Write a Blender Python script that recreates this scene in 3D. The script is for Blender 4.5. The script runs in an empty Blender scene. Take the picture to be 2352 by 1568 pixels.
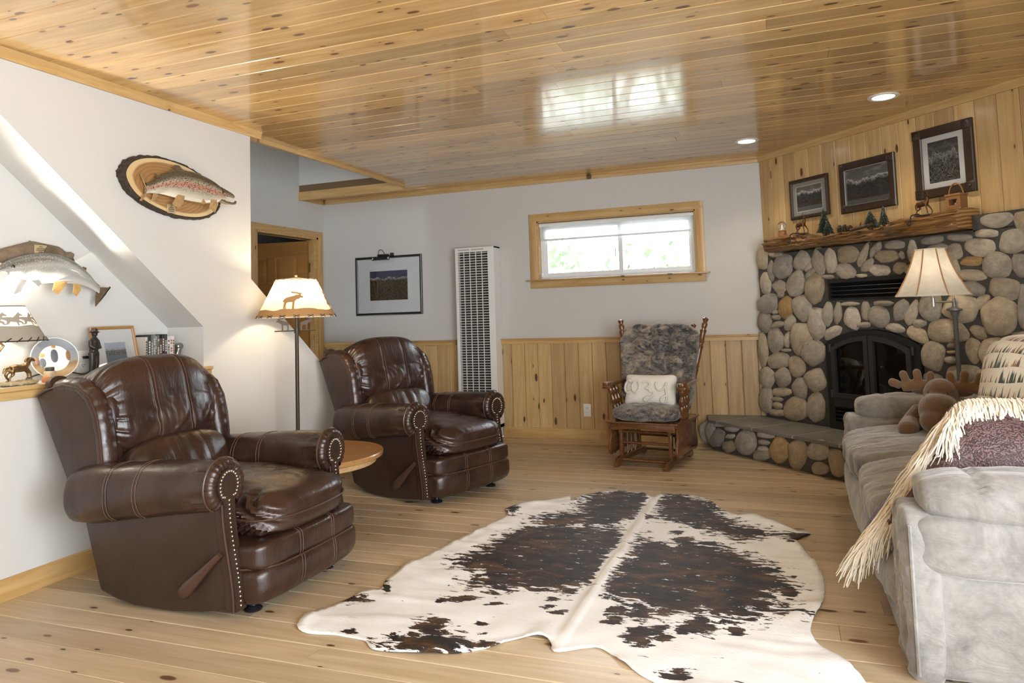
import bpy, bmesh, math, random
from mathutils import Vector, Matrix, noise, geometry

scene = bpy.context.scene
COL = scene.collection
PI = math.pi
R = math.radians

# ------------------------------------------------------------------ camera
cam_data = bpy.data.cameras.new('camera')
cam = bpy.data.objects.new('camera', cam_data)
COL.objects.link(cam)
cam_data.sensor_width = 36.0
cam_data.lens = 24.574
cam_data.shift_x = -0.01943
cam_data.shift_y = -0.07220
cam_data.clip_start = 0.05
cr = Vector((0.94088888, 0.33705417, -0.03350518))
cu = Vector((0.05297399, -0.04872915, 0.99740625))
cf = Vector((-0.33454725, 0.94022336, 0.06370382))
m = Matrix.Identity(4)
for i in range(3):
    m[i][0], m[i][1], m[i][2] = cr[i], cu[i], -cf[i]
m[2][3] = 1.1728
cam.matrix_world = m
scene.camera = cam

# ------------------------------------------------------------------ daylight
world = bpy.data.worlds.new('sky')
scene.world = world
world.use_nodes = True
bg = world.node_tree.nodes['Background']
bg.inputs['Color'].default_value = (0.88, 0.94, 1.0, 1)
bg.inputs['Strength'].default_value = 17.0

def portal(name, loc, direction, sx, sy):
    """tells the renderer where sky light enters; gives off no light of its own"""
    d = bpy.data.lights.new(name, 'AREA')
    d.shape = 'RECTANGLE'
    d.size, d.size_y = sx, sy
    d.cycles.is_portal = True
    o = bpy.data.objects.new(name, d)
    COL.objects.link(o)
    o.location = loc
    o.rotation_euler = Vector(direction).to_track_quat('-Z', 'Y').to_euler()
    return o

# sky light enters through the glazed openings: one in the wall behind the camera, one on the right, the small back window
portal('sky_portal_rear', (1.0, -2.21, 1.225), (0, 1, 0), 1.1, 1.95)
portal('sky_portal_side', (1.63, 0.1, 1.225), (-1, 0, 0), 2.9, 1.85)
portal('sky_portal_back', (-1.427, 6.41, 1.755), (0, -1, 0), 1.48, 0.55)

scene.view_settings.view_transform = 'Standard'
scene.view_settings.look = 'None'
scene.view_settings.gamma = 1.0
scene.view_settings.use_curve_mapping = False
scene.view_settings.exposure = 0.17
scene.cycles.max_bounces = 5
scene.cycles.diffuse_bounces = 4
scene.cycles.glossy_bounces = 3
scene.cycles.transmission_bounces = 4
scene.cycles.transparent_max_bounces = 8
scene.cycles.adaptive_threshold = 0.06
scene.cycles.sample_clamp_indirect = 6.0
scene.cycles.caustics_reflective = False
scene.cycles.caustics_refractive = False

# ------------------------------------------------------------------ materials
def nodes_of(name):
    mt = bpy.data.materials.new(name)
    mt.use_nodes = True
    nt = mt.node_tree
    return mt, nt, nt.nodes['Principled BSDF']

def N(nt, kind, **kw):
    n = nt.nodes.new('ShaderNode' + kind)
    for k, v in kw.items():
        if k in ('operation', 'blend_type', 'data_type', 'voronoi_dimensions', 'noise_dimensions', 'attribute_name',
                 'feature', 'wave_type', 'bands_direction', 'rings_direction', 'use_clamp', 'vector_type'):
            setattr(n, k, v)
        else:
            n.inputs[int(k[1:]) if k[0] == 'i' and k[1:].isdigit() else k.replace('_', ' ')].default_value = v
    return n

def ramp(nt, src, stops, interp='LINEAR'):
    n = nt.nodes.new('ShaderNodeValToRGB')
    n.color_ramp.interpolation = interp
    e = n.color_ramp.elements
    while len(e) < len(stops):
        e.new(0.5)
    for k, (p, c) in enumerate(stops):
        e[k].position = p
        e[k].color = (c, c, c, 1) if isinstance(c, (int, float)) else (*c, 1)
    nt.links.new(src, n.inputs[0])
    return n.outputs[0]

def math_n(nt, op, a, b=None, c=None):
    n = nt.nodes.new('ShaderNodeMath')
    n.operation = op
    for k, v in enumerate((a, b, c)):
        if v is None:
            continue
        if isinstance(v, (int, float)):
            n.inputs[k].default_value = v
        else:
            nt.links.new(v, n.inputs[k])
    return n.outputs[0]

def mix(nt, fac, a, b, mode='MIX'):
    n = nt.nodes.new('ShaderNodeMixRGB')
    n.blend_type = mode
    for k, v in enumerate((fac, a, b)):
        if isinstance(v, (int, float)):
            n.inputs[k].default_value = v if k == 0 else (v, v, v, 1)
        elif isinstance(v, tuple):
            n.inputs[k].default_value = (*v, 1)
        else:
            nt.links.new(v, n.inputs[k])
    return n.outputs[0]

def obj_coords(nt, scale=(1, 1, 1), shift_random=True, loc=(0, 0, 0)):
    tc = nt.nodes.new('ShaderNodeTexCoord')
    mp = nt.nodes.new('ShaderNodeMapping')
    src = tc.outputs['Object']
    if shift_random:
        oi = nt.nodes.new('ShaderNodeObjectInfo')
        cx = nt.nodes.new('ShaderNodeCombineXYZ')
        for k, f in enumerate((61.7, 23.1, 11.3)):
            nt.links.new(math_n(nt, 'MULTIPLY', oi.outputs['Random'], f), cx.inputs[k])
        ad = nt.nodes.new('ShaderNodeVectorMath')
        ad.operation = 'ADD'
        nt.links.new(src, ad.inputs[0])
        nt.links.new(cx.outputs[0], ad.inputs[1])
        src = ad.outputs[0]
    nt.links.new(src, mp.inputs['Vector'])
    mp.inputs['Scale'].default_value = scale
    mp.inputs['Location'].default_value = loc
    return mp.outputs[0]

def noise_t(nt, vec, scale, detail=3, rough=0.5, dist=0.0):
    n = nt.nodes.new('ShaderNodeTexNoise')
    n.inputs['Scale'].default_value = scale
    n.inputs['Detail'].default_value = detail
    n.inputs['Roughness'].default_value = rough
    n.inputs['Distortion'].default_value = dist
    if vec is not None:
        nt.links.new(vec, n.inputs['Vector'])
    return n.outputs['Fac']

def bump(nt, bsdf, height, strength=0.3, dist=0.01):
    b = nt.nodes.new('ShaderNodeBump')
    b.inputs['Strength'].default_value = strength
    b.inputs['Distance'].default_value = dist
    nt.links.new(height, b.inputs['Height'])
    nt.links.new(b.outputs[0], bsdf.inputs['Normal'])

MATS = {}
def pbr(name, col, rough=0.5, metal=0.0, coat=0.0, coat_rough=0.1, spec=0.5, var=0.0, vscale=6.0,
        bmp=0.0, bscale=60.0, bdist=0.004, sheen=0.0, emit=None, estr=0.0, trans=0.0, alpha=1.0, sss=0.0):
    mt, nt, b = nodes_of(name)
    b.inputs['Base Color'].default_value = (*col, 1)
    b.inputs['Roughness'].default_value = rough
    b.inputs['Metallic'].default_value = metal
    b.inputs['Coat Weight'].default_value = coat
    b.inputs['Coat Roughness'].default_value = coat_rough
    b.inputs['Specular IOR Level'].default_value = spec
    b.inputs['Sheen Weight'].default_value = sheen
    b.inputs['Transmission Weight'].default_value = trans
    b.inputs['Alpha'].default_value = alpha
    if emit:
        b.inputs['Emission Color'].default_value = (*emit, 1)
        b.inputs['Emission Strength'].default_value = estr
    if var > 0 or bmp > 0:
        v = obj_coords(nt)
        if var > 0:
            n = noise_t(nt, v, vscale, 4, 0.6)
            c = ramp(nt, n, [(0.25, tuple(x * (1 - var) for x in col)), (0.75, tuple(min(1, x * (1 + var)) for x in col))])
            nt.links.new(c, b.inputs['Base Color'])
        if bmp > 0:
            bump(nt, b, noise_t(nt, v, bscale, 3, 0.6), bmp, bdist)
    MATS[name] = mt
    return mt

def pine(name, light, dark, rough=0.4, coat=0.0, coat_rough=0.15, knot=0.6, knot_scale=1.0, tone=0.25, grain=1.0):
    """knotty softwood: grain runs along the piece's own X axis, every piece gets its own tone and knots"""
    mt, nt, b = nodes_of(name)
    v = obj_coords(nt, (0.9, 13 * grain, 13 * grain))
    g = noise_t(nt, v, 2.2, 5, 0.62, 0.8)
    v2 = obj_coords(nt, (0.35, 6, 6), loc=(3, 1, 7))
    g2 = noise_t(nt, v2, 1.6, 2, 0.5, 0.4)
    col = ramp(nt, g, [(0.3, light), (0.72, dark)])
    col = mix(nt, math_n(nt, 'MULTIPLY', ramp(nt, g2, [(0.45, 0.0), (0.75, 1.0)]), 0.45), col, dark)
    oi = nt.nodes.new('ShaderNodeObjectInfo')
    tone_f = ramp(nt, oi.outputs['Random'], [(0.0, 1 - tone), (1.0, 1 + tone * 0.35)])
    col = mix(nt, 1.0, col, tone_f, 'MULTIPLY')
    # knots
    vk = obj_coords(nt, (3.2 * knot_scale, 8.5 * knot_scale, 0.0))
    vo = nt.nodes.new('ShaderNodeTexVoronoi')
    vo.voronoi_dimensions = '2D'
    vo.inputs['Scale'].default_value = 1.0
    vo.inputs['Randomness'].default_value = 1.0
    nt.links.new(vk, vo.inputs['Vector'])
    sp = nt.nodes.new('ShaderNodeSeparateColor')
    nt.links.new(vo.outputs['Color'], sp.inputs[0])
    has = ramp(nt, sp.outputs[0], [(1 - knot - 0.01, 0.0), (1 - knot, 1.0)])
    size = math_n(nt, 'MULTIPLY_ADD', math_n(nt, 'POWER', sp.outputs[1], 1.6), 0.11, 0.03)
    d = math_n(nt, 'DIVIDE', vo.outputs['Distance'], size)
    ring = math_n(nt, 'MULTIPLY', ramp(nt, d, [(0.0, 1.0), (0.75, 0.95), (1.0, 0.0)]), has)
    d3 = math_n(nt, 'DIVIDE', vo.outputs['Distance'], math_n(nt, 'MULTIPLY', size, 3.6))
    halo = math_n(nt, 'MULTIPLY', math_n(nt, 'MULTIPLY', ramp(nt, d3, [(0.0, 1.0), (1.0, 0.0)]), has), 0.40)
    col = mix(nt, halo, col, tuple(x * 0.72 for x in dark))
    kc = mix(nt, sp.outputs[2], (0.055, 0.024, 0.010), (0.16, 0.07, 0.025))
    col = mix(nt, ring, col, kc)
    nt.links.new(col, b.inputs['Base Color'])
    b.inputs['Roughness'].default_value = rough
    b.inputs['Coat Weight'].default_value = coat
    b.inputs['Coat Roughness'].default_value = coat_rough
    bump(nt, b, g, 0.06, 0.003)
    MATS[name] = mt
    return mt

M = MATS
pine('pine_ceiling', (0.67, 0.465, 0.22), (0.48, 0.27, 0.085), 0.35, 1.0, 0.10, 0.74, 1.15, 0.32)
pine('pine_floor', (0.60, 0.485, 0.335), (0.45, 0.33, 0.195), 0.40, 0.25, 0.22, 0.50, 1.0, 0.22)
pine('pine_panel', (0.64, 0.46, 0.23), (0.46, 0.28, 0.105), 0.38, 0.3, 0.2, 0.50, 1.0, 0.26)
pine('pine_trim', (0.62, 0.42, 0.19), (0.45, 0.26, 0.085), 0.4, 0.25, 0.2, 0.35, 1.4, 0.12)
pine('door_pine', (0.42, 0.21, 0.06), (0.32, 0.14, 0.035), 0.4, 0.2, 0.2, 0.0, 1.0, 0.05)
pine('oak_top', (0.44, 0.24, 0.085), (0.30, 0.14, 0.04), 0.3, 0.4, 0.15, 0.0, 1.0, 0.05, 1.6)
pine('oak_pale', (0.62, 0.42, 0.22), (0.40, 0.22, 0.08), 0.4, 0.2, 0.2, 0.0, 1.0, 0.05, 1.8)
pine('walnut', (0.17, 0.07, 0.022), (0.095, 0.035, 0.011), 0.25, 0.5, 0.12, 0.0, 1.0, 0.1, 1.6)
pine('dark_frame', (0.050, 0.027, 0.014), (0.020, 0.011, 0.007), 0.35, 0.2, 0.2, 0.0, 1.0, 0.1, 1.3)
pbr('drywall', (0.57, 0.56, 0.535), 0.85, bmp=0.08, bscale=220, bdist=0.002)
pbr('white_paint', (0.78, 0.77, 0.74), 0.5)
pbr('white_enamel', (0.80, 0.80, 0.77), 0.35)
pbr('vinyl', (0.80, 0.81, 0.82), 0.4)
pbr('subfloor', (0.16, 0.10, 0.05), 0.9)
pbr('mortar', (0.060, 0.056, 0.050), 0.9, var=0.25, vscale=20, bmp=0.5, bscale=90, bdist=0.01)
pbr('black_metal', (0.018, 0.018, 0.019), 0.45, metal=0.3)
pbr('cast_iron', (0.030, 0.030, 0.031), 0.55, metal=0.2, bmp=0.15, bscale=150)
pbr('soot', (0.010, 0.009, 0.008), 0.95)
pbr('dark_void', (0.02, 0.018, 0.016), 0.9)
pbr('brass_dark', (0.23, 0.15, 0.075), 0.35, metal=0.9)
pbr('bronze', (0.20, 0.13, 0.06), 0.35, metal=0.85, var=0.4, vscale=40)
pbr('pewter', (0.30, 0.29, 0.27), 0.25, metal=0.9)
pbr('nickel', (0.55, 0.54, 0.51), 0.3, metal=0.9)
pbr('slate_dark', (0.10, 0.10, 0.10), 0.6)

def new_mesh(name, verts, faces):
    me = bpy.data.meshes.new(name)
    me.from_pydata([tuple(v) for v in verts], [], faces)
    me.update()
    return me

def link(o, parent=None):
    COL.objects.link(o)
    if parent is not None:
        o.parent = parent
    return o

def tag(o, label=None, cat=None, group=None, kind=None):
    for k, v in (('label', label), ('category', cat), ('group', group), ('kind', kind)):
        if v:
            o[k] = v
    return o

def empty(name, loc=(0, 0, 0), rz=0.0, label=None, cat=None, group=None):
    o = bpy.data.objects.new(name, None)
    o.empty_display_size = 0.1
    o.location = loc
    o.rotation_euler = (0, 0, rz)
    COL.objects.link(o)
    return tag(o, label, cat, group)

class MB:
    """collects geometry for ONE mesh object"""
    def __init__(s):
        s.v, s.f = [], []
    def add(s, verts, faces, mat=None):
        k = len(s.v)
        s.v += [mat @ Vector(v) if mat is not None else Vector(v) for v in verts]
        s.f += [tuple(i + k for i in f) for f in faces]
        return s
    def box(s, x0, x1, y0, y1, z0, z1, bev=0.0, seg=2, mat=None):
        if bev <= 0:
            v = [(x, y, z) for x in (x0, x1) for y in (y0, y1) for z in (z0, z1)]
            f = [(0, 1, 3, 2), (4, 6, 7, 5), (0, 4, 5, 1), (2, 3, 7, 6), (0, 2, 6, 4), (1, 5, 7, 3)]
            return s.add(v, f, mat)
        bm = bmesh.new()
        bmesh.ops.create_cube(bm, size=1.0)
        for v in bm.verts:
            v.co = Vector((x0 + (v.co.x + .5) * (x1 - x0), y0 + (v.co.y + .5) * (y1 - y0), z0 + (v.co.z + .5) * (z1 - z0)))
        bmesh.ops.bevel(bm, geom=bm.edges[:], offset=bev, segments=seg, affect='EDGES', profile=0.5)
        s.bm(bm, mat)
        return s
    def bm(s, bm, mat=None):
        bm.verts.ensure_lookup_table()
        bm.verts.index_update()
        s.add([v.co.copy() for v in bm.verts], [tuple(v.index for v in f.verts) for f in bm.faces], mat)
        bm.free()
    def prism(s, poly, a0, a1, axis='y', mat=None, bev=0.0, seg=2):
        """2-D outline extruded along an axis; x: poly=(y,z)  y: poly=(x,z)  z: poly=(x,y)"""
        def p(q, a):
            return {'x': (a, q[0], q[1]), 'y': (q[0], a, q[1]), 'z': (q[0], q[1], a)}[axis]
        bm = bmesh.new()
        A = [bm.verts.new(p(q, a0)) for q in poly]
        B = [bm.verts.new(p(q, a1)) for q in poly]
        n = len(poly)
        bm.faces.new(A)
        bm.faces.new(B[::-1])
        for i in range(n):
            bm.faces.new((A[i], B[i], B[(i + 1) % n], A[(i + 1) % n]))
        bmesh.ops.recalc_face_normals(bm, faces=bm.faces[:])
        if bev > 0:
            bmesh.ops.bevel(bm, geom=bm.edges[:], offset=bev, segments=seg, affect='EDGES', profile=0.5)
        s.bm(bm, mat)
        return s
    def tube(s, pts, r, n=8, cap=True, closed=False, mat=None, sq=None):
        pts = [Vector(p) for p in pts]
        L = len(pts)
        rr = r if isinstance(r, (list, tuple)) else [r] * L
        V, F = [], []
        up = None
        for i, p in enumerate(pts):
            if closed:
                t = pts[(i + 1) % L] - pts[i - 1]
            else:
                t = pts[min(i + 1, L - 1)] - pts[max(i - 1, 0)]
            t = t.normalized() if t.length > 1e-9 else Vector((0, 0, 1))
            if up is None:
                a = Vector((0, 0, 1)) if abs(t.z) < .9 else Vector((1, 0, 0))
                up = (a - t * a.dot(t)).normalized()
            else:
                up = (up - t * up.dot(t))
                up = up.normalized() if up.length > 1e-6 else Vector((1, 0, 0))
            w = t.cross(up)
            for k in range(n):
                a = 2 * PI * k / n
                V.append(p + (up * math.sin(a) * (sq or 1) + w * math.cos(a)) * rr[i])
        for i in range(L if closed else L - 1):
            j = (i + 1) % L
            for k in range(n):
                F.append((i * n + k, i * n + (k + 1) % n, j * n + (k + 1) % n, j * n + k))
        if cap and not closed:
            F.append(tuple(range(n))[::-1])
            F.append(tuple((L - 1) * n + k for k in range(n)))
        return s.add(V, F, mat)
    def lathe(s, prof, n=16, mat=None, cap=True):
        V, F = [], []
        L = len(prof)
        for r, z in prof:
            for k in range(n):
                a = 2 * PI * k / n
                V.append((r * math.cos(a), r * math.sin(a), z))
        for i in range(L - 1):
            for k in range(n):
                F.append((i * n + k, i * n + (k + 1) % n, (i + 1) * n + (k + 1) % n, (i + 1) * n + k))
        if cap:
            F.append(tuple(range(n))[::-1])
            F.append(tuple((L - 1) * n + k for k in range(n)))
        return s.add(V, F, mat)
    def grid(s, fn, nu, nv, cu_=False, cv_=False, mat=None):
        V = [fn(i / (nu if cu_ else nu - 1), j / (nv if cv_ else nv - 1)) for i in range(nu) for j in range(nv)]
        F = []
        for i in range(nu if cu_ else nu - 1):
            for j in range(nv if cv_ else nv - 1):
                a, b = (i + 1) % nu, (j + 1) % nv
                F.append((i * nv + j, a * nv + j, a * nv + b, i * nv + b))
        return s.add(V, F, mat)
    def sq(s, c, h, p=3.0, n=10, fn=None, mat=None):
        """soft cushion: a super-ellipsoid on a subdivided cube; fn(local unit vec, point) -> point"""
        V, F, key = [], [], {}
        def vid(q):
            k = tuple(round(x, 5) for x in q)
            if k not in key:
                key[k] = len(V)
                l = sum(abs(x) ** p for x in q) ** (1 / p)
                d = Vector([x / l for x in q])
                pt = Vector((c[0] + d.x * h[0], c[1] + d.y * h[1], c[2] + d.z * h[2]))
                V.append(fn(d, pt) if fn else pt)
            return key[k]
        tt = [math.tan((2 * i / n - 1) * PI / 4 * 0.96) / math.tan(PI / 4 * 0.96) for i in range(n + 1)]
        for ax in range(3):
            for sg in (-1, 1):
                def q(i, j):
                    r_ = [0, 0, 0]
                    r_[ax] = sg
                    r_[(ax + 1) % 3] = tt[i]
                    r_[(ax + 2) % 3] = tt[j]
                    return r_
                for i in range(n):
                    for j in range(n):
                        f = [vid(q(i, j)), vid(q(i + 1, j)), vid(q(i + 1, j + 1)), vid(q(i, j + 1))]
                        F.append(tuple(f if sg > 0 else f[::-1]))
        return s.add(V, F, mat)
    def mesh(s, name, smooth=True, angle=40):
        me = new_mesh(name, s.v, s.f)
        if smooth:
            me.shade_smooth()
            me.set_sharp_from_angle(angle=R(angle))
        return me
    def build(s, name, mat, parent=None, smooth=True, angle=40):
        me = s.mesh(name, smooth, angle)
        me.materials.append(M[mat] if isinstance(mat, str) else mat)
        o = bpy.data.objects.new(name, me)
        return link(o, parent)

def inst(name, me, loc=(0, 0, 0), rot=(0, 0, 0), scl=(1, 1, 1), parent=None):
    o = bpy.data.objects.new(name, me)
    o.location, o.rotation_euler, o.scale = loc, rot, scl
    return link(o, parent)

def copy_tree(o, parent=None):
    c = o.copy()
    COL.objects.link(c)
    c.parent = parent
    for ch in list(o.children):
        copy_tree(ch, c)
    return c

def struct(o):
    o['kind'] = 'structure'
    return o

def nz(x, y, z=0.0):
    return noise.noise(Vector((x, y, z)))

def smooth01(x):
    x = max(0.0, min(1.0, x))
    return x * x * (3 - 2 * x)

def remesh(o, voxel, smooth_it=2):
    md = o.modifiers.new('skin', 'REMESH')
    md.mode = 'VOXEL'
    md.voxel_size = voxel
    md.use_smooth_shade = True
    if smooth_it:
        sm = o.modifiers.new('soft', 'SMOOTH')
        sm.iterations = smooth_it
        sm.factor = 0.5
    return o

def RX(a): return Matrix.Rotation(a, 4, 'X')
def RY(a): return Matrix.Rotation(a, 4, 'Y')
def RZ(a): return Matrix.Rotation(a, 4, 'Z')
def T(x, y, z): return Matrix.Translation((x, y, z))
STONES=[(0.075,1.555,0.097,0.058,86.0),(0.224,1.574,0.082,0.022,-5.0),(0.169,1.454,0.089,0.046,-90.0),(0.309,1.474,0.102,0.09,51.0),(0.495,1.501,0.075,0.074,-20.0),(0.092,1.354,0.094,0.062,85.0),(0.236,1.32,0.081,0.052,-2.0),(0.424,1.327,0.104,0.086,26.0),(0.552,1.449,0.047,0.027,43.0),(0.57,1.4,0.063,0.028,41.0),(0.654,1.488,0.1,0.065,-71.0),(0.765,1.479,0.09,0.051,-87.0),(0.923,1.515,0.096,0.058,-6.0),(0.612,1.276,0.133,0.092,64.0),(0.893,1.393,0.092,0.054,-7.0),(1.052,1.499,0.088,0.033,56.0),(1.153,1.524,0.062,0.031,39.0),(1.076,1.423,0.066,0.037,33.0),(1.241,1.47,0.088,0.042,-5.0),(1.354,1.471,0.031,0.018,-82.0),(1.177,1.378,0.09,0.041,-8.0),(1.328,1.388,0.054,0.043,8.0),(1.026,1.351,0.048,0.016,-3.0),(0.734,1.362,0.054,0.016,-3.0),(1.403,1.371,0.031,0.029,84.0),(0.107,1.178,0.109,0.074,1.0),(0.25,1.25,0.046,0.028,-1.0),(0.301,1.144,0.091,0.074,79.0),(0.472,1.139,0.103,0.085,-77.0),(0.179,1.103,0.033,0.016,11.0),(0.19,1.063,0.044,0.022,1.0),(0.056,1.025,0.089,0.078,70.0),(0.195,1.005,0.076,0.026,11.0),(0.328,1.02,0.077,0.046,40.0),(0.601,1.015,0.12,0.081,82.0),(0.447,0.896,0.123,0.1,87.0),(0.166,0.875,0.096,0.087,51.0),(0.295,0.888,0.066,0.033,76.0),(0.02,0.791,0.135,0.053,89.0),(0.276,0.799,0.058,0.014,2.0),(0.194,0.717,0.128,0.061,9.0),(0.373,0.678,0.081,0.078,-53.0),(0.56,0.784,0.112,0.092,16.0),(0.05,0.569,0.088,0.076,54.0),(0.226,0.58,0.09,0.07,17.0),(0.397,0.503,0.086,0.07,-87.0),(0.556,0.581,0.1,0.08,20.0),(0.198,0.462,0.107,0.036,3.0),(0.149,0.398,0.069,0.022,3.0),(0.028,0.371,0.108,0.071,78.0),(0.149,0.347,0.052,0.027,10.0),(0.145,0.289,0.082,0.028,5.0),(0.343,0.34,0.12,0.084,14.0),(0.553,0.377,0.115,0.084,73.0),(0.71,1.083,0.09,0.045,85.0),(0.801,1.087,0.082,0.036,78.0),(0.912,1.156,0.08,0.015,1.0),(0.925,1.05,0.076,0.068,69.0),(1.042,1.101,0.068,0.04,77.0),(1.187,1.153,0.077,0.018,-1.0),(1.148,1.061,0.078,0.072,25.0),(1.311,1.101,0.077,0.052,59.0),(1.399,1.087,0.085,0.038,58.0),(0.744,0.947,0.093,0.04,19.0),(1.025,1.004,0.055,0.019,1.0),(1.27,0.982,0.067,0.03,-7.0),(1.451,1.015,0.044,0.025,2.0),(1.432,0.943,0.077,0.046,-25.0),(1.535,1.125,0.088,0.069,81.0),(1.634,0.967,0.124,0.071,-2.0),(1.73,1.105,0.105,0.08,-6.0),(1.528,0.8,0.09,0.074,71.0),(1.659,0.878,0.033,0.021,6.0),(1.66,0.836,0.038,0.011,3.0),(1.644,0.787,0.045,0.023,5.0),(1.509,0.658,0.067,0.042,1.0),(1.712,0.706,0.103,0.061,8.0),(1.829,0.96,0.053,0.037,-34.0),(1.791,0.848,0.075,0.05,81.0),(1.947,1.053,0.111,0.1,69.0),(1.865,1.147,0.05,0.036,56.0),(1.994,1.215,0.09,0.063,-12.0),(1.804,1.231,0.078,0.044,-12.0),(1.812,1.309,0.089,0.036,-11.0),(1.692,1.373,0.065,0.043,-73.0),(2.097,1.105,0.122,0.034,86.0),(1.907,0.841,0.092,0.077,59.0),(2.063,0.917,0.058,0.047,12.0),(1.55,0.549,0.077,0.045,6.0),(1.711,0.579,0.069,0.044,12.0),(1.86,0.694,0.062,0.05,20.0),(1.989,0.724,0.059,0.049,64.0),(2.101,0.8,0.063,0.051,73.0),(1.837,0.569,0.059,0.05,48.0),(1.959,0.595,0.059,0.05,41.0),(2.077,0.654,0.064,0.05,70.0),(1.988,1.62,0.101,0.043,0.0),(2.127,1.591,0.062,0.05,-88.0),(1.923,1.552,0.07,0.024,-5.0),(2.066,1.49,0.08,0.067,-11.0),(1.877,1.47,0.094,0.053,-6.0),(1.968,1.357,0.077,0.071,-5.0),(1.749,1.546,0.079,0.022,-7.0),(1.72,1.462,0.048,0.046,-84.0),(1.57,1.547,0.074,0.025,3.0),(1.603,1.493,0.073,0.026,4.0),(1.43,1.485,0.078,0.039,86.0),(1.31,1.546,0.081,0.029,-3.0),(2.102,1.35,0.069,0.05,86.0),(1.816,1.391,0.066,0.031,-5.0),(2.169,1.462,0.061,0.044,88.0)]
HEARTH=[(-0.176,0.136,0.102,0.042,83.0),(-0.056,0.214,0.08,0.021,8.0),(-0.064,0.104,0.109,0.068,37.0),(0.102,0.205,0.085,0.027,4.0),(0.084,0.14,0.057,0.021,10.0),(0.065,0.056,0.086,0.048,13.0),(0.259,0.12,0.126,0.09,40.0),(0.469,0.209,0.1,0.028,2.0),(0.45,0.149,0.066,0.019,4.0),(0.442,0.099,0.059,0.022,6.0),(0.419,0.051,0.096,0.042,9.0),(0.603,0.113,0.11,0.081,52.0),(0.778,0.119,0.116,0.086,65.0),(0.956,0.17,0.101,0.065,15.0),(0.966,0.053,0.08,0.044,14.0),(1.11,0.123,0.094,0.066,-81.0),(1.216,0.174,0.063,0.034,80.0),(1.244,0.085,0.054,0.033,76.0)]
RUG=[(-1.809,2.275),(-1.836,2.393),(-1.789,2.491),(-1.759,2.616),(-1.719,2.668),(-1.692,2.675),(-1.731,2.809),(-1.72,3.038),(-1.684,3.228),(-1.628,3.527),(-1.565,3.824),(-1.62,3.941),(-1.565,4.091),(-1.448,4.174),(-1.33,4.288),(-1.282,4.182),(-1.221,4.391),(-1.068,4.499),(-0.917,4.469),(-0.822,4.382),(-0.79,4.466),(-0.641,4.499),(-0.513,4.438),(-0.441,4.288),(-0.334,4.157),(-0.185,4.072),(-0.057,3.967),(0.015,3.92),(0.073,3.885),(0.03,3.803),(0.0,3.737),(0.051,3.552),(0.094,3.341),(0.1,3.173),(0.081,2.969),(0.045,2.847),(0.033,2.74),(0.06,2.633),(0.116,2.544),(0.154,2.474),(0.181,2.391),(0.112,2.301),(-0.126,2.153),(-0.303,2.181),(-0.445,2.255),(-0.494,2.289),(-0.574,2.357),(-0.659,2.423),(-0.717,2.407),(-0.805,2.358),(-0.836,2.411),(-0.893,2.441),(-0.962,2.396),(-1.056,2.303),(-1.16,2.241),(-1.314,2.203),(-1.431,2.198),(-1.48,2.242),(-1.541,2.255),(-1.64,2.258),(-1.738,2.242)]
RUGP=[[(-1.387,3.816),(-1.159,3.994),(-1.208,4.142),(-1.2,4.377),(-1.065,4.487),(-0.914,4.458),(-0.837,4.338),(-0.825,4.148),(-0.809,3.95),(-0.951,3.8),(-1.142,3.732),(-1.322,3.712)],[(-1.528,3.104),(-1.448,3.249),(-1.436,3.446),(-1.379,3.631),(-1.235,3.71),(-1.071,3.727),(-0.905,3.722),(-0.799,3.662),(-0.788,3.487),(-0.835,3.365),(-0.798,3.111),(-0.827,2.958),(-0.94,2.859),(-1.044,2.873),(-1.209,2.83),(-1.329,2.812),(-1.339,2.941),(-1.48,3.031)],[(-0.787,4.264),(-0.76,4.473),(-0.636,4.458),(-0.474,4.334),(-0.397,4.094),(-0.281,3.936),(-0.179,3.874),(-0.129,3.824),(-0.233,3.719),(-0.344,3.752),(-0.495,3.885),(-0.649,3.94),(-0.738,4.065)],[(-0.743,3.575),(-0.565,3.542),(-0.405,3.619),(-0.279,3.504),(-0.187,3.425),(-0.099,3.291),(-0.058,3.186),(-0.058,3.079),(-0.152,3.003),(-0.041,2.89),(-0.148,2.861),(-0.197,2.759),(-0.327,2.813),(-0.45,2.745),(-0.6,2.834),(-0.731,2.875),(-0.786,2.968),(-0.777,3.116),(-0.741,3.319)]]
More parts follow.
